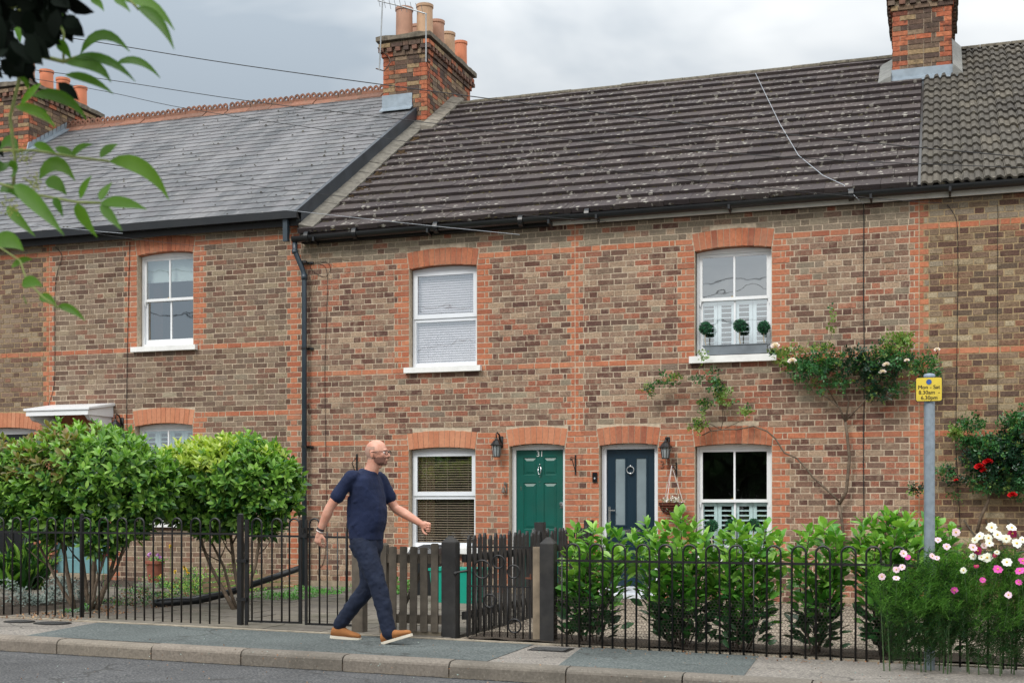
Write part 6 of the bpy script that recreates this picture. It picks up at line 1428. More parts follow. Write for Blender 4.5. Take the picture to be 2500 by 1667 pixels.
shrub('round evergreen shrub with yellow green tips, nearest the drainpipe', [(560, 1165, 150, 88, 0.5, 0), (480, 1140, 100, 62, 0.45, 0.05), (640, 1180, 82, 75, 0.42, 0), (590, 1105, 90, 42, 0.4, 0.05), (450, 1190, 70, 62, 0.4, 0), (600, 1245, 90, 45, 0.35, 0), (500, 1250, 85, 40, 0.35, 0), (425, 1215, 60, 60, 0.35, 0), (520, 1285, 40, 26, 0.25, 0), (640, 1282, 45, 30, 0.25, 0), (700, 1225, 28, 40, 0.25, 0), (695, 1180, 36, 55, 0.3, 0.05)], YSh+0.75,
      [(575, 470, 1270, 0.026, 0.0), (585, 560, 1280, 0.030, 0.05), (590, 640, 1270, 0.024, -0.05), (570, 500, 1290, 0.022, 0.08), (580, 610, 1260, 0.02, 0.1)], 62, 1500, yellow=(395, 590, 0.62))
# ---- laurel plants behind the right railing
def laurel(label, stems, Y, seed, L=0.125, W=0.064):
    """stems: (px_base, px_top, py_top, r, dy)"""
    rs = np.random.RandomState(seed); random.seed(seed); b0 = P(stems[0][0], 0, Y); t_ = thing('laurel_bush', (b0.x, Y, G(b0.x)), label, 'laurel bush', 'young laurel hedge plants behind the railing')
    PP = []; DD = []; NN = []; LL = []; WW = []; MM = []; mb = MB()
    for (pb, pt, py, r_, dy) in stems:
        b = P(pb, 0, Y+dy); p0 = Vector((b.x, Y+dy, G(b.x))); p3 = P(pt, py, Y+dy); p1 = p0.lerp(p3, 0.35)+Vector((U(-.05, .05), U(-.04, .04), 0)); p2 = p0.lerp(p3, 0.7)+Vector((U(-.06, .06), U(-.06, .04), 0))
        path = []
        for i in range(3):
            a, c = (p0, p1, p2, p3)[i], (p0, p1, p2, p3)[i+1]
            for k in range(8): path.append(a.lerp(c, k/8))
        path.append(p3); mb.tube(path[::3]+[p3], [r_*(1-0.75*i/9) for i in range(len(path[::3])+1)], 6)
        H = p3.z-p0.z; n = int(H/0.0108); 
        for i in range(n):
            f = 0.10+0.90*(i+0.5)/n
            if f < 0.35 and rs.rand() < 0.35: continue
            q = path[min(24, int(f*24))]; q = np.array(q)+rs.normal(size=3)*0.012; az = 2.4*i+rs.uniform(-.4, .4)
            near = (f > 0.965)
            el = rs.uniform(0.15, 1.05) if not near else rs.uniform(0.9, 1.35)
            # side twigs push leaves outward in the middle of the plant
            rad = np.array([math.cos(az), math.sin(az), 0]); outw = 0 if near else rs.uniform(0, 0.15)*(1.15-f)
            p = q+rad*outw; d = rad*math.cos(el)+np.array([0, 0, math.sin(el)]); nn = np.array([0, 0, 1.0])*math.cos(el)-rad*math.sin(el)
            PP.append(p); DD.append(d); NN.append(nn+rs.normal(size=3)*0.5); s_ = rs.uniform(0.65, 1.1)*(0.85 if near else 1); LL.append(L*s_); WW.append(W*s_*rs.uniform(0.85, 1.15))
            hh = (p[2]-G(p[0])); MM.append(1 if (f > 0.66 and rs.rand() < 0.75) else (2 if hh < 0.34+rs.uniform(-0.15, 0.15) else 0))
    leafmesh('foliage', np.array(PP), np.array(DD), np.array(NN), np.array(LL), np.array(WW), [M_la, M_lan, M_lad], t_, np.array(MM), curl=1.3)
    mb.build('stems', M_barkd, t_, smooth=True); return t_
YLa = YRr+0.26
laurel('bright laurel bush in front of the navy door, first from the left', [(1420, 1410, 1285, 0.008, 0.05), (1428, 1452, 1282, 0.009, -0.02), (1440, 1490, 1288, 0.009, 0.06), (1415, 1385, 1345, 0.007, 0), (1450, 1440, 1320, 0.008, -0.08), (1425, 1412, 1390, 0.006, -0.05), (1462, 1515, 1300, 0.008, 0.1), (1455, 1500, 1340, 0.007, -0.1), (1400, 1378, 1400, 0.006, 0.05), (1470, 1530, 1350, 0.006, 0.0)], YLa, 71)
laurel('tallest laurel bush, its tips standing right of the navy door below the hanging basket', [(1640, 1572, 1272, 0.009, 0.0), (1650, 1622, 1275, 0.009, 0.06), (1660, 1660, 1250, 0.010, 0.0), (1668, 1695, 1270, 0.009, 0.05), (1655, 1600, 1310, 0.008, -0.08), (1672, 1725, 1305, 0.008, -0.05), (1662, 1650, 1330, 0.008, -0.1), (1645, 1560, 1330, 0.007, 0.08), (1680, 1740, 1340, 0.007, 0.1), (1635, 1545, 1300, 0.007, 0.12), (1675, 1700, 1360, 0.007, -0.1), (1660, 1615, 1380, 0.007, -0.08), (1630, 1600, 1430, 0.006, -0.05), (1690, 1735, 1420, 0.006, 0)], YLa, 72)
laurel('laurel bush in front of the lower shuttered window, third from the left', [(1790, 1800, 1268, 0.009, 0.0), (1800, 1830, 1290, 0.009, 0.05), (1812, 1870, 1278, 0.009, -0.03), (1785, 1765, 1300, 0.008, 0.08), (1820, 1905, 1300, 0.008, 0.06), (1805, 1850, 1330, 0.008, -0.1), (1795, 1785, 1350, 0.007, -0.08), (1825, 1890, 1350, 0.007, 0), (1780, 1750, 1400, 0.006, 0.0), (1830, 1915, 1400, 0.006, 0.05), (1800, 1830, 1400, 0.006, -0.1), (1775, 1745, 1345, 0.007, 0.1)], YLa, 73)
laurel('laurel bush in front of the rose trunk, fourth from the left', [(1985, 1978, 1290, 0.009, 0.0), (1990, 2010, 1275, 0.009, 0.05), (1995, 2040, 1292, 0.009, -0.03), (1980, 1958, 1320, 0.008, 0.04), (2000, 2055, 1340, 0.008, 0.0), (1990, 2000, 1370, 0.007, -0.08), (1985, 1970, 1410, 0.006, -0.05), (1998, 2030, 1420, 0.006, 0.05)], YLa, 74)
laurel('dense laurel bush just left of the sign post, fifth from the left', [(2150, 2105, 1272, 0.010, 0.0), (2160, 2130, 1262, 0.010, 0.08), (2165, 2165, 1250, 0.010, 0.0), (2175, 2190, 1248, 0.010, 0.05), (2185, 2215, 1262, 0.010, -0.02), (2190, 2235, 1280, 0.009, 0.06), (2155, 2095, 1310, 0.009, 0.1), (2180, 2245, 1320, 0.009, -0.05), (2165, 2140, 1310, 0.009, -0.1), (2170, 2190, 1300, 0.009, -0.1), (2150, 2110, 1380, 0.008, 0), (2185, 2220, 1380, 0.008, -0.08), (2160, 2150, 1440, 0.008, 0)], YLa+0.05, 75, L=0.13)
laurel('laurel bush partly hidden behind the sign post', [(2310, 2290, 1270, 0.009, 0.1), (2305, 2265, 1262, 0.009, 0.15), (2320, 2315, 1290, 0.008, 0.15), (2300, 2280, 1330, 0.008, 0.1)], YLa+0.15, 76)
# ---- climbing roses
M_ro = island('rose leaf', [S(52,104,58), S(70,126,72), S(40,84,48), S(92,142,80)], trans=0.25, **leafk)
M_ron = island('young rose leaf', [S(118,156,74), S(136,166,88), S(100,140,62), S(150,150,90)], trans=0.3, **leafk)
M_rod = island('dark rose leaf', [S(18,52,32), S(26,66,40), S(14,42,28)], trans=0.1, **leafk)
M_pink = island('pale pink petal', [S(240,226,226), S(246,236,236), S(234,216,220)], rough=0.6, nsc=20, nvar=0.06, bump=0, trans=0.2)
M_redp = island('red petal', [S(206,16,22), S(178,10,18), S(224,30,34)], rough=0.6, nsc=20, nvar=0.15, bump=0, trans=0.1)
def rose_bloom(par, c, r, mat, seed):
    rs = np.random.RandomState(seed); n = 26; P0 = []; D = []; Nn = []; L = []; 
    for i in range(n):
        t = i/n; a = 2.4*i; el = math.radians(75-95*t); rad = np.array([math.cos(a), math.sin(a)*0.8, 0]); ax = np.array([0, -0.75, 0.65])
        d = rad*math.cos(el)+ax*math.sin(el); P0.append(np.array(c)); D.append(d); Nn.append(ax*math.cos(el)-rad*math.sin(el)); L.append(r*(0.55+0.5*t))
    L = np.array(L); return leafmesh('rose_flower', np.array(P0), np.array(D), np.array(Nn), L, L*0.95, [mat], par, curl=-1.2)
def climber(label, X, canes, blobs, seed, flowers, fmat, frad, leafcounts, mats, dens=1.0, name='climbing_rose', Ls=0.045):
    rs = np.random.RandomState(seed); random.seed(seed); t_ = thing(name, (X, -0.1, G(X)), label, 'climbing rose'); mb = MB()
    for pts, r0, r1 in canes:
        w3 = [P(x, y, -0.08-(0.05 if i else 0)) for i, (x, y) in enumerate(pts)]; n = len(w3)
        mb.tube(w3, [r0+(r1-r0)*i/(n-1) for i in range(n)], 7)
    mb.build('canes', M_bark, t_, smooth=True)
    C = []; A = []; MI = []
    for (px, py, rxp, rzp, ry, cnt, m_) in blobs:
        c = np.array(P(px, py, -0.22)); e = P(px+rxp, py, -0.22); f = P(px, py-rzp, -0.22)
        for _ in range(int(cnt*dens)):
            d = rs.normal(size=3); d /= np.linalg.norm(d); r = rs.uniform(0, 1)**0.5; q = c+d*r*np.array([abs(e.x-c[0]), ry, f.z-c[2]]); q[1] = min(q[1], -0.02)
            C.append(q); A.append(rs.normal(size=3)*0.7+np.array([0, -0.5, 0.2])); MI.append(m_ if rs.rand() < 0.75 else rs.randint(0, 3))
    C = np.array(C); A = np.array(A); A /= np.linalg.norm(A, axis=1)[:, None]; n = len(C)
    side = np.cross(A, rs.normal(size=(n, 3))); side /= np.linalg.norm(side, axis=1)[:, None]; nr = np.cross(A, side)
    P0 = []; D = []; Nn = []; L = []; MM = []
    for (f, s) in ((1.0, 0), (0.45, 1), (0.45, -1), (0.05, 1), (0.05, -1)):
        P0.append(C+A*f*Ls*1.2); D.append(A*(1.0 if s == 0 else 0.35)+side*s*0.9); Nn.append(nr+rs.normal(size=(n, 3))*0.15); L.append(Ls*rs.uniform(0.7, 1.1, n)); MM.append(np.array(MI))
    leafmesh('foliage', np.concatenate(P0), np.concatenate(D), np.concatenate(Nn), np.concatenate(L), np.concatenate(L)*0.6, mats, t_, np.concatenate(MM), simple=True)
    for i, (px, py, s_) in enumerate(flowers): rose_bloom(t_, P(px, py, -0.36), frad*s_, fmat, seed*10+i)
    return t_
climber('pale pink climbing rose on the wall of number 33 with a bare forked trunk', XF(2050), [([(2063, 1345), (2055, 1270), (2048, 1232)], 0.020, 0.018), ([(2048, 1232), (2066, 1200), (2074, 1120), (2068, 1060), (2064, 1030)], 0.022, 0.018), ([(2050, 1225), (2035, 1210), (1985, 1165), (1970, 1145), (1945, 1118), (1915, 1105), (1893, 1070), (1872, 1052), (1840, 1040), (1800, 1048), (1770, 1048), (1735, 1052), (1715, 1062)], 0.014, 0.007), ([(2064, 1030), (2050, 995), (2020, 970), (1985, 955), (1970, 935)], 0.014, 0.005), ([(2064, 1030), (2072, 980), (2060, 950)], 0.013, 0.006), ([(2066, 1025), (2100, 990), (2125, 960), (2150, 930)], 0.013, 0.005), ([(2045, 990), (2015, 940), (2010, 900)], 0.009, 0.004), ([(1735, 1052), (1710, 1000), (1690, 960)], 0.006, 0.003), ([(1760, 1048), (1770, 1010), (1750, 960)], 0.006, 0.003), ([(1760, 1048), (1700, 1018)], 0.006, 0.003), ([(1770, 1045), (1830, 1018)], 0.005, 0.003), ([(1990, 900), (2030, 820), (2032, 745)], 0.003, 0.002), ([(1765, 1020), (1762, 950), (1765, 915)], 0.004, 0.002)],
        [(1965, 895, 55, 38, 0.14, 150, 0), (2020, 890, 60, 42, 0.16, 150, 0), (2085, 890, 60, 45, 0.18, 170, 2), (2140, 905, 60, 60, 0.18, 200, 2), (2170, 880, 70, 40, 0.16, 130, 0), (2235, 885, 60, 30, 0.14, 90, 0), (2260, 905, 45, 30, 0.12, 60, 0), (2185, 845, 55, 30, 0.12, 90, 1), (1920, 880, 38, 26, 0.1, 50, 1), (1905, 862, 30, 20, 0.08, 26, 1), (2030, 940, 70, 28, 0.12, 70, 0), (2150, 960, 50, 30, 0.12, 60, 2), (2200, 825, 42, 18, 0.08, 36, 1), (1985, 850, 60, 18, 0.1, 40, 1), (2200, 950, 30, 20, 0.08, 20, 0), (2240, 945, 22, 16, 0.08, 16, 1), (2030, 790, 8, 45, 0.03, 12, 1),
         (1750, 940, 24, 26, 0.08, 46, 0), (1765, 970, 28, 28, 0.08, 46, 1), (1725, 985, 22, 22, 0.06, 26, 0), (1700, 1040, 24, 22, 0.06, 34, 1), (1620, 930, 30, 16, 0.05, 24, 0), (1590, 950, 14, 14, 0.05, 16, 0), (1655, 925, 28, 14, 0.05, 16, 1), (1575, 950, 10, 10, 0.04, 8, 1), (1700, 925, 20, 12, 0.05, 12, 0), (1825, 1005, 18, 10, 0.05, 14, 1), (1715, 1000, 20, 30, 0.05, 14, 1), (1715, 868, 12, 20, 0.04, 12, 1), (1740, 905, 14, 14, 0.04, 8, 0)],
        81, [(1893, 843, 1.2), (1934, 880, 1.2), (2164, 889, 1.0), (2155, 907, 0.95), (2214, 879, 0.7), (2288, 853, 0.8)], M_pink, 0.05, 1, [M_ro, M_ron, M_rod])
climber('dark leaved climbing rose with red flowers on a trellis at the right edge', XF(2420), [([(2385, 1300), (2395, 1260), (2412, 1225), (2418, 1190)], 0.022, 0.016), ([(2418, 1190), (2440, 1130), (2450, 1060)], 0.014, 0.008), ([(2418, 1190), (2480, 1150)], 0.010, 0.006), ([(2410, 1150), (2350, 1100), (2325, 1065)], 0.006, 0.003), ([(2360, 1180), (2280, 1190), (2225, 1195)], 0.004, 0.002)],
        [(2450, 1130, 75, 75, 0.25, 420, 2), (2480, 1080, 50, 60, 0.25, 200, 2), (2420, 1090, 60, 35, 0.18, 150, 0), (2370, 1075, 40, 22, 0.12, 70, 0), (2335, 1055, 22, 20, 0.1, 40, 1), (2370, 1035, 45, 25, 0.1, 60, 0), (2480, 1030, 50, 30, 0.2, 110, 0), (2390, 1130, 45, 35, 0.14, 110, 2), (2400, 1180, 55, 25, 0.12, 70, 0), (2310, 1150, 30, 20, 0.1, 34, 0), (2235, 1195, 24, 16, 0.06, 22, 2), (2330, 1215, 24, 14, 0.05, 12, 0), (2495, 1180, 40, 50, 0.2, 120, 0), (2560, 1100, 80, 110, 0.3, 300, 2), (2340, 1170, 40, 20, 0.1, 30, 2), (2460, 1190, 40, 25, 0.15, 50, 2), (2540, 1010, 60, 30, 0.2, 70, 0)],
        82, [(2392, 1138, 1.25), (2412, 1126, 1.2), (2402, 1147, 0.9), (2472, 1207, 1.1), (2498, 1062, 0.7), (2334, 1171, 0.5)], M_redp, 0.055, 1, [M_ro, M_ron, M_rod], dens=1.15)
# trellis
t_ = thing('garden_trellis', (XF(2470), -0.03, 0.4), 'weathered diamond trellis on the wall under the red rose', 'trellis'); 
for k in range(5):
    for s_ in (-1, 1):
        mb = MB(); xc = XF(2445)+0.24*k; mb.tube([(xc, -0.03-0.008*(s_ > 0), 0.42), (xc+s_*0.42, -0.03-0.008*(s_ > 0), 0.42+0.62)], 0.010, 4); mb.build('lath', M_wood, t_)
# dead creeper stems under the eaves of 31
t_ = None; mb = MB(); random.seed(8)
for k in range(26):
    x, y = 745+U(0, 160), 590+U(0, 45); p_ = P(x, y, -0.012); pts = [p_]; ang = U(-0.6, 2.2); 
    for i in range(6): ang += U(-0.7, 0.7); p_ = p_+Vector((math.cos(ang)*0.05, 0, math.sin(ang)*0.05)); p_.y = -0.012; pts.append(p_.copy())
    mb.tube(pts, 0.0022, 4)
for x in (765, 770, 776, 782): mb.tube([P(x, 605, -0.012), P(x-2, 650, -0.013), P(x-8, 690, -0.012), P(x-14, 725, -0.012)], 0.0024, 4)
tag(mb.build('dead_creeper', plain('dry creeper stem', S(146,130,108), 0.9, 0.2, 30)), 'dry bare creeper stems on the wall under the gutter beside the drainpipe', 'dead creeper')
# ---- cosmos
M_cos = island('feathery green foliage', [S(78,128,50), S(100,150,62), S(60,108,42), S(118,166,76)], rough=0.6, nsc=8, nvar=0.2, bump=0, trans=0.3)
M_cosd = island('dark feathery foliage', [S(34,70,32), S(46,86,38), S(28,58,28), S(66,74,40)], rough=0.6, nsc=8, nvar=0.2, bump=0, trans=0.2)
M_pw = island('white petal', [S(240,240,238), S(232,232,232)], rough=0.6, nsc=20, nvar=0.04, bump=0, trans=0.25)
M_pk = island('pink petal', [S(226,92,186), S(214,70,168), S(236,120,200)], rough=0.6, nsc=20, nvar=0.1, bump=0, trans=0.2)
M_mag = island('magenta petal', [S(168,20,90), S(140,14,74)], rough=0.6, nsc=20, nvar=0.1, bump=0, trans=0.1)
M_pl = island('pale pink cosmos petal', [S(236,208,226), S(226,196,220), S(240,222,234)], rough=0.6, nsc=20, nvar=0.05, bump=0, trans=0.25)
M_yc = plain('yellow flower centre', S(216,176,60), 0.8, 0.2, 60)
def feathery(label, blobs, Y, seed, nst, flowers, name='cosmos_plant'):
    rs = np.random.RandomState(seed); random.seed(seed); X0 = P(blobs[0][0], 0, Y).x; t_ = thing(name, (X0, Y, G(X0)), label, 'flowering plant'); V = []; F3 = []; mi = []
    B = []
    for (px, py, rxp, rzp, ry, wt) in blobs: 
        c = np.array(P(px, py, Y)); B.append((c, abs(P(px+rxp, py, Y).x-c[0]), ry, P(px, py-rzp, Y).z-c[2], wt))
    wts = np.array([b[4] for b in B], float); wts /= wts.sum()
    tops = []
    for s_ in range(nst):
        b = B[rs.choice(len(B), p=wts)]; d = rs.normal(size=3); d /= np.linalg.norm(d); q = b[0]+d*rs.uniform(0.2, 1)**0.5*np.array([b[1], b[2], b[3]])
        ax = np.array([rs.normal()*0.45, rs.normal()*0.45-0.1, 1.0]); ax /= np.linalg.norm(ax)
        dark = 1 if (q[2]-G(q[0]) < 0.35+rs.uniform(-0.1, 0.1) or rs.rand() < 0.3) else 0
        # one spray: feathery threads from a short stem
        nth = 14; Ls_ = rs.uniform(0.05, 0.12)
        for k in range(nth):
            f = k/nth; o_ = q+ax*Ls_*1.2*f; a = rs.uniform(0, 2*math.pi); el = rs.uniform(0.1, 0.9); dd = np.array([math.cos(a)*math.cos(el), math.sin(a)*math.cos(el), math.sin(el)]); Lq = Ls_*rs.uniform(0.5, 1.0)
            m_ = o_+dd*Lq*0.55; e_ = o_+dd*Lq+np.array([0, 0, -0.28*Lq]); w_ = 0.0016; sd_ = np.cross(dd, [0.3, 0.8, 0.5]); sd_ /= np.linalg.norm(sd_)
            bb = len(V); V += [o_-sd_*w_, o_+sd_*w_, m_+sd_*w_, m_-sd_*w_, e_]; F3 += [(bb, bb+1, bb+2), (bb, bb+2, bb+3), (bb+3, bb+2, bb+4)]; mi += [dark]*3
        bb = len(V); w_ = 0.0018; V += [q-np.array([w_, 0, 0]), q+np.array([w_, 0, 0]), q+ax*Ls_*1.3]; F3 += [(bb, bb+1, bb+2)]; mi += [dark]
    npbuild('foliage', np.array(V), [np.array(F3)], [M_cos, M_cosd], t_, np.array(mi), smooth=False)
    mb = MB()
    for b in B:
        for _ in range(max(1, int(b[4]*0.35))):
            x = b[0][0]+rs.uniform(-1, 1)*b[1]*0.7; y_ = Y+rs.uniform(-0.1, 0.15); z = b[0][2]+rs.uniform(0, 0.8)*b[3]; mb.tube([(x*0.9+X0*0.1, y_, G(x)), ((x+X0)/2*0.1+x*0.9, y_, z*0.5), (x, y_, z)], [0.005, 0.004, 0.002], 5)
    for i, (px, py, r_, kind, tilt) in enumerate(flowers):
        r_ *= 1.22
        dy = rs.uniform(-0.30, -0.10); c = np.array(P(px, py, Y+dy)); stem0 = c+np.array([rs.uniform(-0.04, 0.04), 0.03, -rs.uniform(0.14, 0.25)]); mb.tube([stem0, (stem0+c)/2+np.array([0.006, 0, 0]), c+np.array([0, 0.006, -0.004])], 0.0018, 4)
        ax = np.array([tilt*0.9+rs.normal()*0.15, -1.0, 0.55+rs.normal()*0.25]); ax /= np.linalg.norm(ax); e1 = np.cross(ax, [0, 0.2, 1.0]); e1 /= np.linalg.norm(e1); e2 = np.cross(ax, e1)
        P0 = []; D = []; 
        for k in range(8):
            a = math.pi/4*k+rs.uniform(-.1, .1); P0.append(c); D.append(e1*math.cos(a)+e2*math.sin(a)+ax*rs.uniform(0.0, 0.25))
        nn = np.tile(ax, (8, 1)); fl = leafmesh('flower', np.array(P0), np.array(D), nn, np.full(8, r_)*rs.uniform(0.88, 1.05, 8), np.full(8, r_*0.92), [dict(w=M_pw, p=M_pk, m=M_mag, l=M_pl)[kind]], t_, curl=0.6)
        m2 = MB(); cc = Vector(c+ax*0.004); m2.ball(cc, r_*0.20, seg=8, rings=5); m2.build('flower_centre', M_yc, fl)
    mb.build('stems', plain('green stem', S(58,84,44), 0.7, 0.15, 20), t_)
    return t_
fl = [(2421, 1287, .034, 'w', 0), (2470, 1288, .034, 'w', .2), (2392, 1309, .034, 'w', -.3), (2435, 1305, .032, 'w', 0), (2413, 1313, .030, 'w', .2), (2457, 1315, .030, 'w', 0), (2482, 1326, .036, 'w', .3), (2415, 1326, .028, 'w', .4), (2410, 1361, .034, 'w', 0), (2396, 1360, .024, 'w', .2), (2458, 1372, .032, 'w', 0), (2376, 1358, .024, 'w', -.3), (2472, 1302, .030, 'm', 0), (2387, 1344, .028, 'm', 0), (2429, 1355, .018, 'm', 0), (2375, 1336, .030, 'l', .3), (2436, 1389, .030, 'p', 0), (2490, 1393, .030, 'p', -.2), (2496, 1369, .028, 'p', .3), (2487, 1421, .024, 'p', 0), (2384, 1382, .018, 'm', 0), (2496, 1317, .024, 'w', 0), (2434, 1348, .020, 'w', .4), (2402, 1332, .022, 'l', .3), (2445, 1312, .026, 'w', -.3), (2380, 1318, .022, 'w', .1)]
fl += [(2330, 1440, .024, 'p', .1), (2462, 1452, .024, 'l', 0), (2352, 1392, .022, 'w', .2)]
fl2 = [(2334, 1299, .028, 'l', .2), (2290, 1318, .023, 'l', 0), (2311, 1334, .026, 'l', 0), (2206, 1351, .026, 'l', .2), (2217, 1360, .020, 'p', -.3), (2276, 1357, .022, 'l', .2), (2287, 1362, .020, 'l', -.2), (2203, 1384, .024, 'l', 0), (2188, 1390, .024, 'l', .2), (2188, 1411, .024, 'l', 0), (2153, 1407, .025, 'l', -.1), (2399, 1415, .020, 'p', 0)]
YC = YRr-0.40
feathery('big feathery cosmos plant with many white and magenta flowers in the right corner', [(2420, 1450, 95, 70, 0.2, 10), (2400, 1540, 100, 60, 0.2, 10), (2480, 1500, 60, 100, 0.2, 8), (2360, 1400, 45, 45, 0.15, 3), (2450, 1390, 50, 30, 0.15, 2), (2560, 1470, 60, 110, 0.2, 8), (2420, 1600, 90, 34, 0.2, 3), (2500, 1590, 60, 40, 0.2, 2)], YC, 91, 1400, fl)
feathery('feathery cosmos plant with pale pink flowers round the foot of the sign post', [(2260, 1460, 75, 65, 0.2, 9), (2190, 1470, 60, 65, 0.18, 6), (2290, 1400, 60, 40, 0.15, 3), (2230, 1540, 90, 60, 0.2, 8), (2320, 1480, 50, 80, 0.2, 6), (2140, 1430, 30, 30, 0.12, 1), (2300, 1560, 60, 50, 0.2, 4), (2240, 1600, 80, 30, 0.18, 2)], YC-0.02, 92, 1080, fl2)
# ---- small garden plants (ground cover = stuff)
def groundcover(name, px0, px1, py0, py1, h, n, mats, seed, L=0.03, flowers=None, kind='stuff'):
    rs = np.random.RandomState(seed); a = PG(px0, py1); b = PG(px1, py1); c = PG((px0+px1)/2, py0); C = []
    x = rs.uniform(a.x, b.x, n); y_ = rs.uniform(min(a.y, c.y), max(a.y, c.y), n); z = np.array([G(v) for v in x])+rs.uniform(0.0, 1.0, n)**0.7*h*(0.6+0.4*np.sin(x*5+y_*7))
    P0 = np.stack([x, y_, z], 1); D = rs.normal(size=(n, 3)); D[:, 2] = np.abs(D[:, 2])*0.7; Nn = rs.normal(size=(n, 3))*0.4+np.array([0, -0.3, 1]); mi = rs.randint(0, len(mats), n)
    o = leafmesh(name, P0, D, Nn, L*rs.uniform(0.7, 1.3, n), L*0.6*rs.uniform(0.7, 1.3, n), mats, None, mi, simple=True); return tag(o, kind=kind)
M_gc = island('ground cover leaf', [S(70,134,52), S(94,156,62), S(52,108,44)], trans=0.2, **leafk); M_gcy = island('yellow green ground cover', [S(146,178,62), S(122,162,56), S(170,190,80)], trans=0.2, **leafk); M_gs = island('silvery lavender foliage', [S(120,136,130), S(146,158,150), S(100,116,112)], rough=0.8, nsc=10, nvar=0.2, bump=0)
M_dry = island('dry fallen leaf', [S(150,108,76), S(120,84,62), S(176,144,108), S(96,66,50)], rough=0.9, nsc=20, nvar=0.2, bump=0)
tag(groundcover('ground_cover', 370, 560, 1395, 1440, 0.30, 3600, [M_gc, M_gcy], 101), 'yellow green leafy ground cover behind the middle of the left railing', 'ground cover')
tag(groundcover('ground_cover', 590, 740, 1440, 1466, 0.12, 2000, [M_gc], 102), 'low green ground cover by the timber edging near the drainpipe', 'ground cover')
tag(groundcover('ground_cover', 250, 390, 1400, 1450, 0.22, 1800, [M_gc, M_rod], 103), 'dark green low plants behind the left shrub trunk', 'ground cover')
tag(groundcover('ground_cover', 880, 985, 1440, 1452, 0.16, 700, [M_gc], 104, L=0.05), 'green weeds at the house wall behind the walking man', 'ground cover')
tag(groundcover('lavender', -10, 120, 1455, 1478, 0.30, 2200, [M_gs], 105, L=0.035), 'grey lavender mound behind the railing at the left edge', 'lavender')
tag(groundcover('lavender', 148, 190, 1488, 1498, 0.14, 500, [M_gs, M_gc], 106, L=0.03), 'small grey green tuft at the foot of the left shrub', 'lavender')
tag(groundcover('fallen_leaves', 0, 250, 1470, 1508, 0.02, 900, [M_dry], 107, L=0.03), 'dry brown fallen leaves on the soil under the left shrub', 'fallen leaves')
tag(groundcover('fallen_leaves', 1400, 2300, 1583, 1589, 0.012, 260, [M_dry], 108, L=0.022), 'dry leaves and grit along the foot of the right railing', 'fallen leaves')
tag(groundcover('ground_cover', 190, 400, 1440, 1478, 0.16, 2400, [M_gc, M_rod, M_dry], 111), 'mixed low green and brown plants beside the shrub trunk', 'ground cover')
tag(groundcover('ground_cover', 380, 500, 1425, 1462, 0.2, 1800, [M_gc, M_gcy], 112), 'green leafy plants in front of the slatted timber edging', 'ground cover')
tag(groundcover('fallen_leaves', -200, 2600, 1560, 1660, 0.006, 420, [M_dry, M_gs], 113, L=0.016), 'scattered grit and leaf scraps on the pavement', 'fallen leaves')
# strap-leaved plant at far left
rs = np.random.RandomState(110); n = 160; b = PG(60, 1440); X = P(60, 0, b.y).x
P0 = np.stack([X+rs.normal(size=n)*0.12, b.y+rs.normal(size=n)*0.1, np.full(n, G(X))], 1); D = rs.normal(size=(n, 3))*0.45; D[:, 2] = 1
t_ = thing('strap_leaved_plant', (X, b.y, G(X)), 'tall strap-leaved dark green plant behind the railing at the left edge', 'plant')
leafmesh('foliage', P0, D, rs.normal(size=(n, 3)), rs.uniform(0.35, 0.75, n), np.full(n, 0.035), [M_phd, M_ph], t_, rs.randint(0, 2, n), curl=2.2)
# yellow, pink and red small flowers
def posy(label, pts, Y, mat, r_, name='garden_flowers', foliage=True):
    c0 = P(pts[0][0], pts[0][1], Y); t_ = thing(name, (c0.x, Y, G(c0.x)), label, 'flowers'); mb = MB()
    for (px, py) in pts:
        c = P(px, py, Y+U(-0.05, 0.05)); m_ = MB(); rs = np.random.RandomState(int(px)); D = rs.normal(size=(10, 3)); D[:, 1] -= 0.6
        leafmesh('flower', np.tile(np.array(c), (10, 1)), D, rs.normal(size=(10, 3)), np.full(10, r_), np.full(10, r_*0.9), [mat], t_); mb.tube([(c.x, c.y, G(c.x)), (c.x+0.01, c.y, c.z)], 0.003, 4)
    mb.build('stems', plain('flower stem', S(70,110,50), 0.7, 0.15, 20), t_); return t_
random.seed(55)
M_yf = island('yellow petal', [S(232,196,64), S(240,210,90)], rough=0.6, nsc=10, nvar=0.1, bump=0)
M_rf = island('scarlet petal', [S(220,40,48), S(230,60,120)], rough=0.6, nsc=10, nvar=0.1, bump=0)
M_li = island('lilac petal', [S(206,150,214), S(190,130,204)], rough=0.6, nsc=10, nvar=0.1, bump=0)
gy = PG(450, 1440).y
posy('yellow flowers in the leafy bed behind the left railing', [(449, 1383), (457, 1392), (459, 1398), (428, 1395), (415, 1333), (425, 1430), (393, 1405), (452, 1388)], gy, M_yf, 0.028)
posy('pink and red flowers in front of the pale turquoise door, seen through the shrub stems', [(222, 1350), (232, 1352), (252, 1358), (266, 1355), (240, 1345)], PG(240, 1470).y+0.9, M_rf, 0.035)
yq = PG(380, 1440).y+0.8; c = P(378, 1372, yq)
t_ = thing('flower_pot', (c.x, yq, G(c.x)), 'terracotta flower pot with lilac flowers behind the left railing', 'flower pot')
mb = MB(); mb.lathe([(0.085, -0.26), (0.12, 0.0), (0.135, 0.0), (0.135, 0.04), (0.11, 0.04)], (c.x, yq, c.z-0.02), 20); mb.build('pot', plain('old terracotta', S(142,84,66), 0.85, 0.2, 12, dirt=0.3), t_)
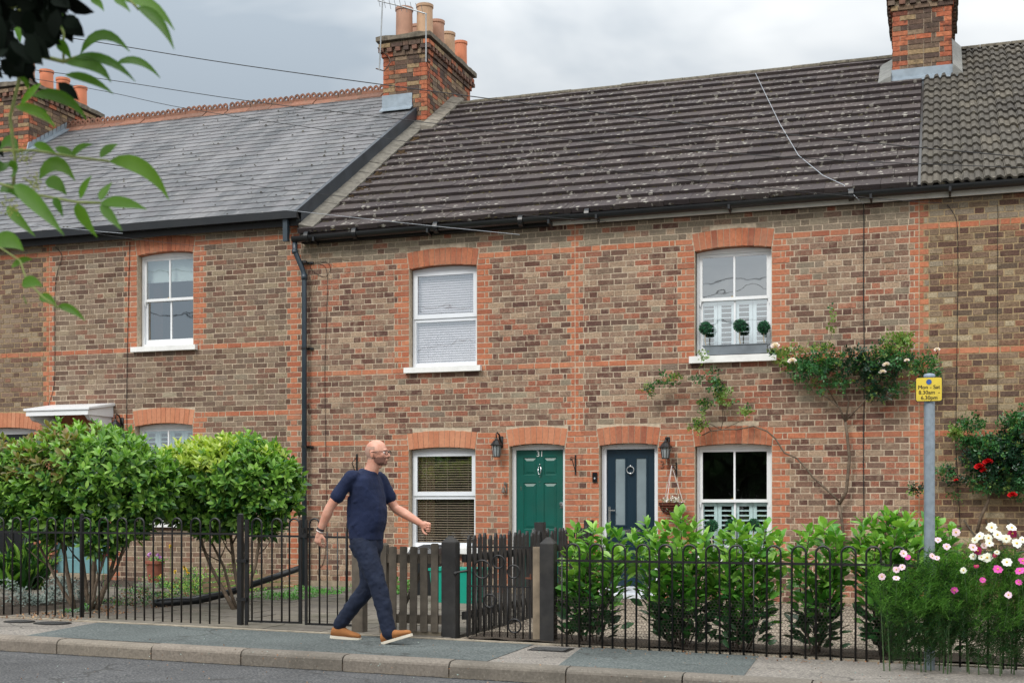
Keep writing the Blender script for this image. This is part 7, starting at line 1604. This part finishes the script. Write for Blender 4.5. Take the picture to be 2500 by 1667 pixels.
mb = MB(); mb.box(c.x-0.2, c.x+0.2, yq-0.2, yq+0.2, G(c.x)-0.02, c.z-0.28); tag(mb.build('brick_step', M_paving), 'low grey paving block under the terracotta pot', 'step')
rs = np.random.RandomState(5); n = 160; leafmesh('foliage', np.array([c.x, yq, c.z+0.02])+rs.normal(size=(n, 3))*[0.07, 0.05, 0.03], rs.normal(size=(n, 3)), rs.normal(size=(n, 3)), np.full(n, 0.03), np.full(n, 0.022), [M_gc], t_, simple=True)
for k, (dx, dz) in enumerate(((-0.11, 0.09), (0.05, 0.10), (-0.08, 0.12), (0.08, 0.07))): D = rs.normal(size=(12, 3)); leafmesh('flower', np.tile(np.array([c.x+dx, yq, c.z+dz]), (12, 1)), D, rs.normal(size=(12, 3)), np.full(12, 0.03), np.full(12, 0.025), [M_li], t_)
# black pipe, slatted timber edging, hoops
pts = [PG(382, 1484)+Vector((0, 0, 0.05)), PG(470, 1476)+Vector((0, 0, 0.05)), P(545, 1450, PG(470, 1476).y+0.15), P(640, 1418, PG(470, 1476).y+0.3), P(735, 1385, PG(470, 1476).y+0.5)]
mb = MB(); mb.tube(pts, [0.055, 0.055, 0.042, 0.038, 0.036], 10); tag(mb.build('plastic_pipe', M_black, None, smooth=True), 'long black plastic pipe lying propped up behind the left gate', 'pipe')
ya = -3.25; yb_ = -2.2
t_ = thing('timber_edging', (P(500, 0, ya).x, ya, G(-10)), 'low slatted timber edging behind the left gate post', 'edging')
M_newwood = plain('pale brown timber slat', S(190,160,128), 0.8, 0.15, 14, 0.001)
for k in range(3):
    a = P(498, 1446-13*k, ya); b_ = P(733, 1424-11*k, yb_); mb = MB(); mb.hexa([(a.x, ya-0.02, a.z), (b_.x, yb_-0.02, b_.z), (b_.x, yb_+0.02, b_.z), (a.x, ya+0.02, a.z), (a.x, ya-0.02, a.z+0.045), (b_.x, yb_-0.02, b_.z+0.04), (b_.x, yb_+0.02, b_.z+0.04), (a.x, ya+0.02, a.z+0.045)]); mb.build('slat', M_newwood, t_)
yh = PG(130, 1455).y; t_ = thing('wire_hoop_edging', (P(150, 0, yh).x, yh, G(-12)), 'low dark wire hoop edging along the paved yard at the left', 'edging')
for k in range(7): c = P(95+34*k, 1462, yh); mb = MB(); mb.tube([(c.x-0.11, yh, G(c.x))]+[(c.x-0.11*math.cos(a), yh, G(c.x)+0.13+0.11*math.sin(a)) for a in np.linspace(0, math.pi, 9)]+[(c.x+0.11, yh, G(c.x))], 0.004, 5); mb.build('hoop', M_iron, t_)
# flowers in the hanging basket
rs = np.random.RandomState(12); tb = [o for o in col.objects if o.name.startswith('hanging_basket')][0]; n = 260
P0 = np.array([cb.x, -0.22, cb.z+0.045])+rs.normal(size=(n, 3))*[0.085, 0.06, 0.025]; P0[:90, 2] -= rs.uniform(0.03, 0.16, 90); P0[:90, 1] -= 0.08; P0[:90, 0] = cb.x+rs.uniform(-0.16, 0.16, 90)
leafmesh('foliage', P0, rs.normal(size=(n, 3))-np.array([0, 0, 0.4]), rs.normal(size=(n, 3)), np.full(n, 0.03), np.full(n, 0.008), [M_gs, M_gc], tb, rs.choice([0, 0, 1], n), simple=True)
n = 70; P0 = np.array([cb.x+0.03, -0.25, cb.z+0.06])+rs.normal(size=(n, 3))*[0.075, 0.05, 0.028]; leafmesh('blossom', P0, rs.normal(size=(n, 3)), rs.normal(size=(n, 3))-np.array([0, 1, 0]), np.full(n, 0.022), np.full(n, 0.02), [M_pw], tb, simple=True)
# ---- overhanging tree branch close to the camera
def near_leaf(par, pts, w_px, D_, mat, tw=0.0):
    """pts in photo px along the midrib; lies on a plane about D_ metres away but with real depth change"""
M_nl = island('ash like leaf', [S(66,104,26), S(80,120,32), S(54,92,26), S(92,130,38)], nsc=10, nvar=0.14, rough=0.5, bump=0, trans=0.35)
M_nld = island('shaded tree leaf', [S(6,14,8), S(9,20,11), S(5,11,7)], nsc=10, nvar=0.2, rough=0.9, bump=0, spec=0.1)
zz = lambda x, y: (x/2.45, y/2.45)
NL = [((480,325),(620,215),(778,312),46),((390,380),(560,395),(665,495),42),((440,345),(640,365),(810,490),34),((690,385),(830,370),(960,470),30),((390,450),(540,480),(680,565),32),((820,45),(950,130),(1043,300),38),((720,0),(900,30),(1045,185),40),((540,0),(590,20),(622,70),26),((680,0),(730,20),(780,75),22),((190,575),(380,590),(520,720),44),((90,640),(220,670),(332,760),36),((420,950),(480,890),(555,865),34),((600,945),(655,890),(705,862),40),((650,965),(860,1010),(1012,1200),56),((235,1075),(340,985),(452,1085),60),((270,1085),(340,1100),(400,1170),50),((478,1190),(510,1120),(550,1050),36),((600,1200),(630,1150),(672,1090),34),((600,1215),(740,1215),(880,1255),40),((600,1225),(660,1290),(730,1380),34),((465,1215),(500,1300),(582,1420),44),((318,1185),(350,1230),(378,1300),28),((80,1105),(220,1220),(385,1410),56),((40,1235),(110,1310),(212,1415),40),((-40,1440),(60,1440),(142,1500),66),((200,870),(265,880),(335,920),30),((330,885),(400,910),(460,940),30),((100,450),(150,470),(170,550),40),((330,50),(360,110),(400,200),34),((340,250),(385,290),(430,360),36),((0,890),(70,850),(110,930),46),((60,960),(90,1020),(60,1060),40),((-40,980),(20,1000),(70,960),44),((0,1150),(60,1130),(110,1190),40)]
NL += [((80*0.844,(270*0.844)+1372),(160*0.844,220*0.844+1372),(232*0.844,215*0.844+1372),30),((155*0.844,400*0.844+1372),(225*0.844,375*0.844+1372),(302*0.844,405*0.844+1372),44),((278*0.844,495*0.844+1372),(340*0.844,490*0.844+1372),(412*0.844,565*0.844+1372),36),((410*0.844,545*0.844+1372),(510*0.844,570*0.844+1372),(606*0.844,650*0.844+1372),30),((170*0.844,480*0.844+1372),(180*0.844,500*0.844+1372),(190*0.844,535*0.844+1372),18)]
DN = 2.5; Yn = CY+DN
t_ = thing('overhanging_branch', P(-200, 300, Yn), 'blurred leafy tree branch hanging into the picture at the upper left, close to the viewer', 'tree branch')
V = []; F = []; random.seed(19); tot = MB()
def bez(a, b, c, t): return a*(1-t)**2+b*2*t*(1-t)+c*t*t
for i, (a, b, c, w_) in enumerate(NL):
    dy = U(-0.14, 0.14); dt = U(-0.03, 0.03)
    A_, B_, C_ = P(a[0]/2.45, a[1]/2.45, Yn+dy), P(b[0]/2.45, b[1]/2.45, Yn+dy+dt*0.5), P(c[0]/2.45, c[1]/2.45, Yn+dy+dt)
    Bc = B_*2-(A_+C_)*0.5; n = 8; wm = w_/2.45*DN*1.05/FPX*1.15; fold = U(0.15, 0.4); vs = []
    for k in range(n+1):
        t = k/n; p_ = bez(A_, Bc, C_, t); tg = (bez(A_, Bc, C_, min(1, t+0.05))-bez(A_, Bc, C_, max(0, t-0.05))).normalized(); nv = Vector((U(-.02, .02), -1, 0.25)).normalized(); sd_ = tg.cross(nv).normalized()
        w2 = wm*(math.sin(math.pi*min(1, t*1.02)**0.85)**0.8)*(1-0.35*t) if 0 < t < 1 else 0.0005
        vs += [p_+sd_*w2+nv*w2*fold, p_, p_-sd_*w2+nv*w2*fold]
    b0 = len(tot.v); tot.v.extend([tuple(v) for v in vs])
    for k in range(n): tot.f += [(b0+3*k, b0+3*k+3, b0+3*k+4, b0+3*k+1), (b0+3*k+1, b0+3*k+4, b0+3*k+5, b0+3*k+2)]; tot.m += [0, 0]
tot.build('leaves', M_nl, t_, smooth=True)
# dark shaded leaves in the corner
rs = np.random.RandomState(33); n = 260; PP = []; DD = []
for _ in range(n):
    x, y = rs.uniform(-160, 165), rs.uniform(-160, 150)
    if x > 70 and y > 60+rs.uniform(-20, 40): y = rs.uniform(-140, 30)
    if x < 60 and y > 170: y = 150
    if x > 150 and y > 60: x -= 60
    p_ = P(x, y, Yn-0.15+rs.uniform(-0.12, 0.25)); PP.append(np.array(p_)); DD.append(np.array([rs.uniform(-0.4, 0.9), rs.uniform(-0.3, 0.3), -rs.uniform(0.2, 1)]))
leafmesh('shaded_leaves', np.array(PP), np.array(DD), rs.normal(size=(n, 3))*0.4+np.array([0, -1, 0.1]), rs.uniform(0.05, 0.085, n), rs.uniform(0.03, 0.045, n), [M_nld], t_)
# leaves farther back on the same bough, letting sky through here and there
n = 26; PP = [np.array(P(rs.uniform(-120, 150), rs.uniform(-60, 330), Yn+0.3+rs.uniform(-0.1, 0.2))) for _ in range(n)]
leafmesh('leaves', np.array(PP), rs.normal(size=(n, 3))*[1, 0.3, 0.6]-np.array([0, 0, 0.7]), rs.normal(size=(n, 3))*0.4+np.array([0, -1, 0.2]), rs.uniform(0.06, 0.1, n), rs.uniform(0.022, 0.036, n), [M_nl, M_nld], t_, rs.randint(0, 2, n))
mb = MB(); M_twig = plain('green brown twig', S(120,132,72), 0.8, 0.2, 30)
tw = lambda pts, r: mb.tube([P(x/2.45, y/2.45, Yn) for x, y in pts], r, 6)
tw([(-300, 1000), (0, 1100), (240, 1170), (460, 1210), (600, 1215)], 0.003); tw([(-200, 900), (200, 900), (440, 940), (650, 965)], 0.003); tw([(-300, 100), (100, 300), (380, 370), (480, 340)], 0.005); tw([(380, 370), (380, 200), (330, 60)], 0.003); tw([(120, 300), (110, 500), (60, 700), (90, 950), (80, 1110)], 0.004); tw([(480, 330), (690, 385)], 0.002); tw([(740, -40), (830, 60)], 0.003); tw([(0, 1480), (120, 1560), (160, 1680), (260, 1780), (345, 1836)], 0.0022); tw([(-300, 400), (-100, 200), (200, -100)], 0.012)
mb.build('twigs', M_twig, t_, smooth=True)
mb = MB(); M_umb = island('green flower cluster', [S(132,142,70), S(150,156,86), S(110,124,56)], nsc=40, nvar=0.3, bump=0)
for (cx, cy, rr_) in ((140, 920, 70), (210, 1090, 60), (60, 1230, 60), (150, 60, 70), (40, 280, 40)):
    mb = MB()
    for _ in range(60): q = P((cx+random.gauss(0, rr_*0.5))/2.45, (cy+random.gauss(0, rr_*0.5))/2.45, Yn+U(-0.03, 0.03)); mb.ball(q, U(0.0015, 0.003), seg=5, rings=3)
    mb.build('flower_cluster', M_umb, t_)
# ---- trees across the road, seen only as reflections in the lower panes
M_hd = island('roadside tree leaf', [S(34,62,30), S(46,78,36), S(26,50,26), S(58,88,44)], nsc=6, nvar=0.25, rough=0.6, bump=0)
rs = np.random.RandomState(44)
for i, (x, h) in enumerate(((-17, 5.6), (-12.5, 6.2), (-8.2, 5.4), (-4, 6.0), (0.4, 5.5), (4.6, 6.1), (9, 5.6))):
    t_ = thing('roadside_tree', (x, -25.5, G(x)), 'dark leafy tree across the road, seen only as a dark reflection in the panes', 'tree', 'trees across the road')
    n = 5200; d = rs.normal(size=(n, 3)); d /= np.linalg.norm(d, axis=1)[:, None]; rr = rs.uniform(0.2, 1, (n, 1))**0.5; P0 = np.array([x, -25.5, G(x)+h*0.52])+d*rr*np.array([2.9, 1.3, h*0.5])
    leafmesh('crown', P0, rs.normal(size=(n, 3)), d, np.full(n, 0.34), np.full(n, 0.26), [M_hd], t_, simple=True)
    mb = MB(); mb.tube([(x, -25.5, G(x)-0.1), (x+0.1, -25.5, 1.4), (x, -25.5, 3.2)], [0.2, 0.15, 0.07], 8); mb.build('trunk', M_bark, t_)
# ================================================================ the walking man
def loft(mb, rings, seg=20, cap=True):
    """rings: (cx, cy, cz, rx, ry, pitch) horizontal ellipses, pitch tilts them about Y"""
    b = len(mb.v)
    for cx, cy, cz, rx_, ry_, pt in rings:
        for k in range(seg):
            a = 2*math.pi*k/seg; ca, sa = math.cos(a), math.sin(a); e = 0.85
            x = rx_*math.copysign(abs(ca)**e, ca); y = ry_*math.copysign(abs(sa)**e, sa)
            mb.v.append((cx+x*math.cos(pt), cy+y, cz-x*math.sin(pt)))
    for i in range(len(rings)-1):
        for k in range(seg):
            k2 = (k+1) % seg; mb.f.append((b+i*seg+k, b+i*seg+k2, b+(i+1)*seg+k2, b+(i+1)*seg+k)); mb.m.append(0)
    if cap:
        mb.f.append(tuple(b+k for k in reversed(range(seg)))); mb.m.append(0); n = len(rings)-1; mb.f.append(tuple(b+n*seg+k for k in range(seg))); mb.m.append(0)
def limb(mb, pts, rr, seg=14):
    """tapering tube with rounded joints"""
    P_ = [Vector(p) for p in pts]; fine = []; fr = []
    for i in range(len(P_)-1):
        p0 = P_[max(i-1, 0)]; p1 = P_[i]; p2 = P_[i+1]; p3 = P_[min(i+2, len(P_)-1)]
        for k in range(5):
            t = k/5; fine.append(0.5*((2*p1)+(-p0+p2)*t+(2*p0-5*p1+4*p2-p3)*t*t+(-p0+3*p1-3*p2+p3)*t**3)); fr.append(rr[i]+(rr[i+1]-rr[i])*t)
    fine.append(P_[-1]); fr.append(rr[-1]); mb.tube(fine, fr, seg); mb.ball(P_[0], rr[0]*0.98, seg=12, rings=8); mb.ball(P_[-1], rr[-1]*0.98, seg=12, rings=8)
def remesh(mb, vox, smooth=6, fac=0.5, disp=None):
    me = bpy.data.meshes.new('tmp'); me.from_pydata(mb.v, [], mb.f); o = bpy.data.objects.new('tmp', me); col.objects.link(o)
    m = o.modifiers.new('r', 'REMESH'); m.mode = 'VOXEL'; m.voxel_size = vox; m.use_smooth_shade = True
    s_ = o.modifiers.new('s', 'SMOOTH'); s_.iterations = smooth; s_.factor = fac
    if disp:
        tx = bpy.data.textures.new('folds', 'CLOUDS'); tx.noise_scale = disp[1]; tx.noise_depth = 2; d = o.modifiers.new('d', 'DISPLACE'); d.texture = tx; d.strength = disp[0]; d.mid_level = 0.5; d.texture_coords = 'LOCAL'
    bpy.context.view_layer.update(); dg = bpy.context.evaluated_depsgraph_get(); r_ = bpy.data.meshes.new_from_object(o.evaluated_get(dg)); bpy.data.objects.remove(o)
    r_.polygons.foreach_set('use_smooth', [True]*len(r_.polygons)); return r_
def hand(mb, wr, d, n, L=0.185, curl=0.5, spread=0.10):
    """wr wrist, d along the hand, n palm normal; thumb on the side d x n"""
    wr = Vector(wr); d = Vector(d).normalized(); n = Vector(n); n = (n-d*n.dot(d)).normalized(); s = d.cross(n).normalized(); pl = L*0.50
    def E(c, rx_, ry_, rz_):
        b = len(mb.v); k0 = 12; r0 = 8
        for i in range(r0+1):
            a = math.pi*i/r0
            for k in range(k0):
                q = 2*math.pi*k/k0; v = c+d*(-rz_*math.cos(a))+s*(rx_*math.sin(a)*math.cos(q))+n*(ry_*math.sin(a)*math.sin(q)); mb.v.append(tuple(v))
        for i in range(r0):
            for k in range(k0): k2 = (k+1) % k0; mb.f.append((b+i*k0+k, b+i*k0+k2, b+(i+1)*k0+k2, b+(i+1)*k0+k)); mb.m.append(0)
    E(wr+d*pl*0.55, 0.037, 0.017, pl*0.60); E(wr+d*pl*0.82, 0.040, 0.014, pl*0.28); E(wr+d*pl*0.42+s*0.018+n*0.008, 0.019, 0.016, pl*0.42)
    limb(mb, [wr-d*0.02, wr+d*pl*0.4], [0.026, 0.026], 10)
    for i, (off, ln) in enumerate(((0.029, 0.92), (0.010, 1.0), (-0.010, 0.94), (-0.028, 0.76))):
        b0 = wr+d*pl*0.93+s*off; c = curl*(1+0.12*i); seg = [0.42, 0.32, 0.26]; p = b0; pts = [p]; a = 0.25+c*0.6; dirs = d+s*(off*spread/0.03)
        for q in seg:
            v = (dirs.normalized()*math.cos(a)+n*math.sin(a)); p = p+v*(L*0.48*ln*q); pts.append(p); a += c*0.95
        for k in range(3): limb(mb, [pts[k], pts[k+1]], [0.0092-0.0008*k, 0.0086-0.0009*k], 8)
    p0 = wr+d*pl*0.30+s*0.028+n*0.006; p1 = p0+(d*0.55+s*0.62+n*0.30).normalized()*0.040; p2 = p1+(d*0.85+s*0.18+n*0.40).normalized()*0.032; p3 = p2+(d*0.85-s*0.05+n*0.40).normalized()*0.026
    for a, b_, r1, r2 in ((p0, p1, 0.0125, 0.0108), (p1, p2, 0.0108, 0.0098), (p2, p3, 0.0098, 0.0085)): limb(mb, [a, b_], [r1, r2], 8)
def man():
    ox, oy = -4.75, -5.93; oz = G(-4.75)
    t_ = thing('person', (ox, oy, oz), 'balding bearded man in navy T-shirt, dark blue trousers and tan shoes striding along the pavement', 'person')
    RS = Vector((-0.075, -0.175, 1.435)); RE = Vector((-0.235, -0.235, 1.185)); RW = Vector((-0.345, -0.225, 0.965))
    LS = Vector((0.045, 0.175, 1.430)); LE = Vector((0.165, 0.235, 1.175)); LW = Vector((0.425, 0.20, 1.035))
    M_skin, t, b = newmat('skin'); tcn = N(t, 'ShaderNodeTexCoord'); nz_ = N(t, 'ShaderNodeTexNoise'); nz_.inputs['Scale'].default_value = 14; t.links.new(tcn.outputs['Object'], nz_.inputs['Vector'])
    r = N(t, 'ShaderNodeValToRGB'); e = r.color_ramp.elements; e[0].position = 0.3; e[0].color = S(188,130,108); e[1].position = 0.7; e[1].color = S(212,160,138); t.links.new(nz_.outputs['Fac'], r.inputs[0]); t.links.new(r.outputs[0], b.inputs['Base Color']); b.inputs['Roughness'].default_value = 0.5; b.inputs['Subsurface Weight'].default_value = 0.08; b.inputs['Subsurface Radius'].default_value = (0.01, 0.004, 0.002)
    # --- skin: head, neck, arms, hands, torso core and shins as one continuous surface
    mb = MB()
    mb.ball((0.090, 0, 1.668), 1, seg=24, rings=16, sc=(0.100, 0.077, 0.098)); mb.ball((0.122, 0, 1.625), 1, seg=20, rings=14, sc=(0.074, 0.062, 0.088))
    mb.ball((0.130, 0, 1.580), 1, seg=18, rings=12, sc=(0.060, 0.052, 0.040)); mb.ball((0.172, 0, 1.562), 1, seg=12, rings=8, sc=(0.022, 0.026, 0.020))
    limb(mb, [(0.192, 0, 1.660), (0.208, 0, 1.637), (0.214, 0, 1.622)], [0.008, 0.011, 0.012], 8); mb.ball((0.200, 0.011, 1.617), 0.010); mb.ball((0.200, -0.011, 1.617), 0.010)
    mb.ball((0.184, 0, 1.676), 1, sc=(0.014, 0.046, 0.009)); mb.ball((0.192, 0, 1.596), 1, sc=(0.010, 0.021, 0.006)); mb.ball((0.190, 0, 1.585), 1, sc=(0.010, 0.019, 0.007)); mb.ball((0.160, 0.038, 1.628), 1, sc=(0.022, 0.018, 0.018)); mb.ball((0.160, -0.038, 1.628), 1, sc=(0.022, 0.018, 0.018))
    for sgn in (-1, 1):
        mb.ball((0.082, sgn*0.079, 1.640), 1, sc=(0.019, 0.008, 0.031)); mb.ball((0.086, sgn*0.078, 1.616), 1, sc=(0.011, 0.007, 0.013))
    limb(mb, [(0.030, 0, 1.47), (0.058, 0, 1.53), (0.078, 0, 1.60)], [0.068, 0.060, 0.060], 18); mb.ball((0.128, 0, 1.535), 1, sc=(0.018, 0.018, 0.02))
    loft(mb, [(0, 0, 0.86, 0.10, 0.14, 0), (0, 0, 1.0, 0.10, 0.135, 0), (0.0, 0, 1.2, 0.105, 0.15, 0), (0.0, 0, 1.38, 0.10, 0.165, 0), (0.015, 0, 1.46, 0.07, 0.12, 0), (0.03, 0, 1.50, 0.055, 0.06, 0)], 20)
    limb(mb, [RS, (RS+RE)/2, RE, (RE*0.65+RW*0.35), RW], [0.040, 0.048, 0.041, 0.044, 0.028]); limb(mb, [LS, (LS+LE)/2, LE, (LE*0.65+LW*0.35), LW], [0.040, 0.048, 0.041, 0.044, 0.028])
    for p_ in (RS, LS): limb(mb, [(0.0, 0.0, 1.40), p_], [0.07, 0.040])
    hand(mb, RW, (-0.22, 0.02, -0.97), (0.25, 1.0, 0), curl=0.55); hand(mb, LW, (0.93, -0.05, -0.30), (0.0, -1.0, -0.15), curl=0.75)
    HR = Vector((0.0, -0.092, 0.87)); KR = Vector((0.155, -0.105, 0.505)); AR = Vector((0.262, -0.10, 0.125)); HL = Vector((-0.01, 0.092, 0.87)); KL = Vector((-0.035, 0.10, 0.480)); AL = Vector((-0.290, 0.10, 0.165))
    limb(mb, [HR, KR, AR], [0.075, 0.05, 0.036]); limb(mb, [HL, KL, AL], [0.075, 0.05, 0.036])
    me = remesh(mb, 0.0052, 3, 0.45); me.materials.append(M_skin); body = link('body', me, t_); body.matrix_parent_inverse = Matrix.Identity(4)
    # short stubble: shells lifted off the head surface
    co = np.zeros(len(me.vertices)*3, np.float32); me.vertices.foreach_get('co', co); co = co.reshape(-1, 3); no = np.zeros(len(me.vertices)*3, np.float32); me.vertices.foreach_get('normal', no); no = no.reshape(-1, 3)
    def shell(name, test, off, mat):
        faces = [p.vertices[:] for p in me.polygons if test(np.mean(co[list(p.vertices)], axis=0))]; idx = sorted({i for f in faces for i in f}); mp_ = {v: i for i, v in enumerate(idx)}; m_ = MB(); m_.add([tuple(co[i]+no[i]*off) for i in idx], [tuple(mp_[i] for i in f) for f in faces]); o = m_.build(name, mat, None, smooth=True); o.parent = t_; return o
    M_hair = plain('cropped grey hair', S(172,138,122), 0.9, 0.2, 200); M_beard = plain('short beard stubble', S(122,86,74), 0.9, 0.2, 200)
    shell('hair', lambda c: 1.60 < c[2] < 1.705+0.35*max(0, 0.03-c[0]) and c[0] < 0.105-max(0, 1.66-c[2])*0.3 and not (abs(c[1]) > 0.071 and 1.60 < c[2] < 1.675 and c[0] > 0.06), 0.0022, M_hair)
    shell('beard', lambda c: c[2] < 1.612 and c[2] > 1.545 and c[0] > 0.095+max(0, (1.575-c[2]))*1.2 and not (c[0] > 0.178 and 1.580 < c[2] < 1.602 and abs(c[1]) < 0.02), 0.0018, M_beard)
    # eyes and glasses
    M_lens = plain('dark glasses frame', S(40,26,26), 0.25, 0.05, 5, spec=0.6)
    mb = MB()
    for sgn in (-1, 1): mb.ball((0.180, sgn*0.031, 1.652), 0.0115, seg=10, rings=6)
    ey = mb.build('eyes', plain('eye', S(224,214,206), 0.2, 0.02, 5), None, smooth=True); ey.parent = t_
    mb = MB()
    for sgn in (-1, 1):
        c = Vector((0.203, sgn*0.032, 1.652)); mb.tube([c+Vector((0.003*math.cos(a), 0.026*math.cos(a), 0.019*math.sin(a))) for a in np.linspace(0, 2*math.pi, 21)], 0.0028, 6, cap=False); mb.tube([(0.203, sgn*0.058, 1.660), (0.16, sgn*0.080, 1.660), (0.085, sgn*0.084, 1.657), (0.068, sgn*0.082, 1.640)], 0.0028, 6)
    mb.tube([(0.205, -0.008, 1.656), (0.209, 0, 1.660), (0.205, 0.008, 1.656)], 0.0026, 6); gl = mb.build('glasses', M_lens, None, smooth=True); gl.parent = t_
    # --- T-shirt
    M_navy2 = plain('navy cotton', S(12,27,60), 0.9, 0.12, 9, 0.002, bsc=60); mb = MB()
    loft(mb, [(-0.004, 0, 0.895, 0.137, 0.180, 0.03), (-0.004, 0, 0.96, 0.140, 0.182, 0), (0.012, 0, 1.06, 0.158, 0.180, 0), (0.014, 0, 1.16, 0.154, 0.178, 0), (0.006, 0, 1.27, 0.138, 0.190, 0), (-0.002, 0, 1.36, 0.128, 0.200, 0.05), (0.000, 0, 1.43, 0.108, 0.180, 0.10), (0.012, 0, 1.475, 0.084, 0.118, 0.22), (0.032, 0, 1.502, 0.074, 0.080, 0.32)], 24)
    RS2 = RS.lerp(RE, 0.66); LS2 = LS.lerp(LE, 0.66); 
    limb(mb, [RS+Vector((0.02, 0.03, 0)), RS, RS.lerp(RE, 0.35), RS2], [0.066, 0.060, 0.060, 0.064]); limb(mb, [LS+Vector((-0.02, -0.03, 0)), LS, LS.lerp(LE, 0.35), LS2], [0.066, 0.060, 0.060, 0.064])
    # draped folds at waist and under the arm
    for k, (a, b_) in enumerate((((0.11, -0.13, 1.18), (-0.05, -0.178, 1.02)), ((0.13, -0.10, 1.08), (0.0, -0.178, 0.94)), ((-0.10, -0.15, 1.26), (-0.12, -0.12, 1.0)), ((0.08, -0.16, 1.33), (-0.04, -0.18, 1.22)))): limb(mb, [a, Vector(a).lerp(Vector(b_), 0.5)+Vector((0, -0.004, -0.01)), b_], [0.014, 0.018, 0.010], 8)
    me = remesh(mb, 0.0085, 5, 0.5, (0.016, 0.085)); me.materials.append(M_navy2); o = link('t_shirt', me, t_); o.matrix_parent_inverse = Matrix.Identity(4)
    # --- trousers
    M_tr = plain('dark indigo trousers', S(13,26,50), 0.85, 0.15, 9, 0.002, bsc=60); mb = MB()
    loft(mb, [(0.0, 0, 0.74, 0.095, 0.150, 0), (0.0, 0, 0.82, 0.128, 0.178, 0), (-0.002, 0, 0.90, 0.130, 0.176, 0), (-0.002, 0, 0.955, 0.122, 0.166, 0)], 24)
    limb(mb, [HR+Vector((0, 0, 0)), HR.lerp(KR, 0.5), KR, KR.lerp(AR, 0.4), AR+Vector((-0.012, 0, 0.0)), AR+Vector((0.0, 0, -0.035))], [0.104, 0.097, 0.079, 0.074, 0.063, 0.062]); limb(mb, [HL, HL.lerp(KL, 0.5), KL, KL.lerp(AL, 0.4), AL+Vector((0.01, 0, 0.01)), AL+Vector((-0.018, 0, -0.03))], [0.104, 0.097, 0.079, 0.074, 0.062, 0.061])
    for a, b_ in (((0.05, -0.17, 0.80), (0.15, -0.14, 0.66)), ((0.10, -0.15, 0.56), (0.20, -0.17, 0.49)), ((0.12, -0.16, 0.47), (0.23, -0.14, 0.43)), ((-0.06, 0.06, 0.56), (-0.10, 0.10, 0.44)), ((0.20, -0.155, 0.22), (0.29, -0.14, 0.18)), ((-0.1, -0.13, 0.84), (0.02, -0.17, 0.74))): limb(mb, [a, b_], [0.013, 0.011], 8)
    me = remesh(mb, 0.0085, 5, 0.5, (0.020, 0.06)); me.materials.append(M_tr); o = link('trousers', me, t_); o.matrix_parent_inverse = Matrix.Identity(4)
    # --- shoes
    M_tan = plain('tan suede', S(150,98,54), 0.9, 0.12, 14, 0.001); M_sole = plain('off white rubber sole', S(208,200,184), 0.7, 0.05, 9)
    def shoe(ank, heel_z, pitch, yaw=0.0):
        Mx_ = Matrix.Translation(ank) @ Matrix.Rotation(-pitch, 4, 'Y'); s1 = MB()
        prof = [(-0.088, 0.030, 0.030), (-0.080, 0.036, 0.075), (-0.045, 0.038, 0.092), (0.0, 0.040, 0.096), (0.035, 0.042, 0.086), (0.075, 0.045, 0.066), (0.120, 0.047, 0.052), (0.160, 0.042, 0.045), (0.188, 0.028, 0.034), (0.196, 0.012, 0.024)]
        b = 0; seg = 16
        for x, w_, h in prof:
            for k in range(seg):
                a = 2*math.pi*k/seg; y = w_*math.cos(a); z = -0.075+(h*0.5)+(h*0.5)*math.sin(a)*(1.0); s1.v.append(tuple(Mx_@Vector((x, y, z))))
        for i in range(len(prof)-1):
            for k in range(seg): k2 = (k+1) % seg; s1.f.append((i*seg+k, i*seg+k2, (i+1)*seg+k2, (i+1)*seg+k)); s1.m.append(0)
        s1.f.append(tuple(reversed(range(seg)))); s1.f.append(tuple((len(prof)-1)*seg+k for k in range(seg))); s1.m += [0, 0]
        me_ = remesh(s1, 0.006, 3, 0.5); me_.materials.append(M_tan); o = link('shoe', me_, t_); o.matrix_parent_inverse = Matrix.Identity(4)
        s2 = MB(); pts = []
        for x, w_ in ((-0.095, 0.0), (-0.090, 0.028), (-0.06, 0.040), (0.0, 0.041), (0.06, 0.046), (0.12, 0.050), (0.165, 0.044), (0.195, 0.028), (0.206, 0.0)): pts.append((x, w_))
        poly = pts+[(x, -w_) for x, w_ in reversed(pts[1:-1])]
        s2.prism(poly, -0.096, -0.072, ax=2, M=Mx_); so_ = s2.build('sole', M_sole, None); so_.parent = o
        s3 = MB()
        for k in range(5): x = 0.030+0.018*k; z = 0.008-0.0095*k; s3.tube([Mx_@Vector((x, -0.022, z-0.004)), Mx_@Vector((x+0.004, 0, z+0.004)), Mx_@Vector((x, 0.022, z-0.004))], 0.003, 6)
        l_ = s3.build('laces', plain('brown lace', S(120,72,34), 0.8, 0.1, 20), None); l_.parent = o
    shoe(Vector((0.255, -0.10, 0.110)), 0, R(17)); shoe(Vector((-0.300, 0.10, 0.103)), 0, R(-3))
    # watch
    mb = MB(); ax = (RW-RE).normalized(); c = RW-ax*0.025; mb.lathe([(0.0325, -0.010), (0.0335, 0.0), (0.0325, 0.010)], c, 18, ax=ax); w1 = mb.build('watch', plain('dark watch strap', S(34,34,40), 0.5, 0.1, 20), None, smooth=True); w1.parent = t_
    mb = MB(); mb.lathe([(0.0315, 0.014), (0.0325, 0.018), (0.0315, 0.022)], c, 18, ax=ax); w2 = mb.build('bracelet', plain('pale bracelet', S(226,222,218), 0.4, 0.05, 20), None, smooth=True); w2.parent = t_
    return t_
man()
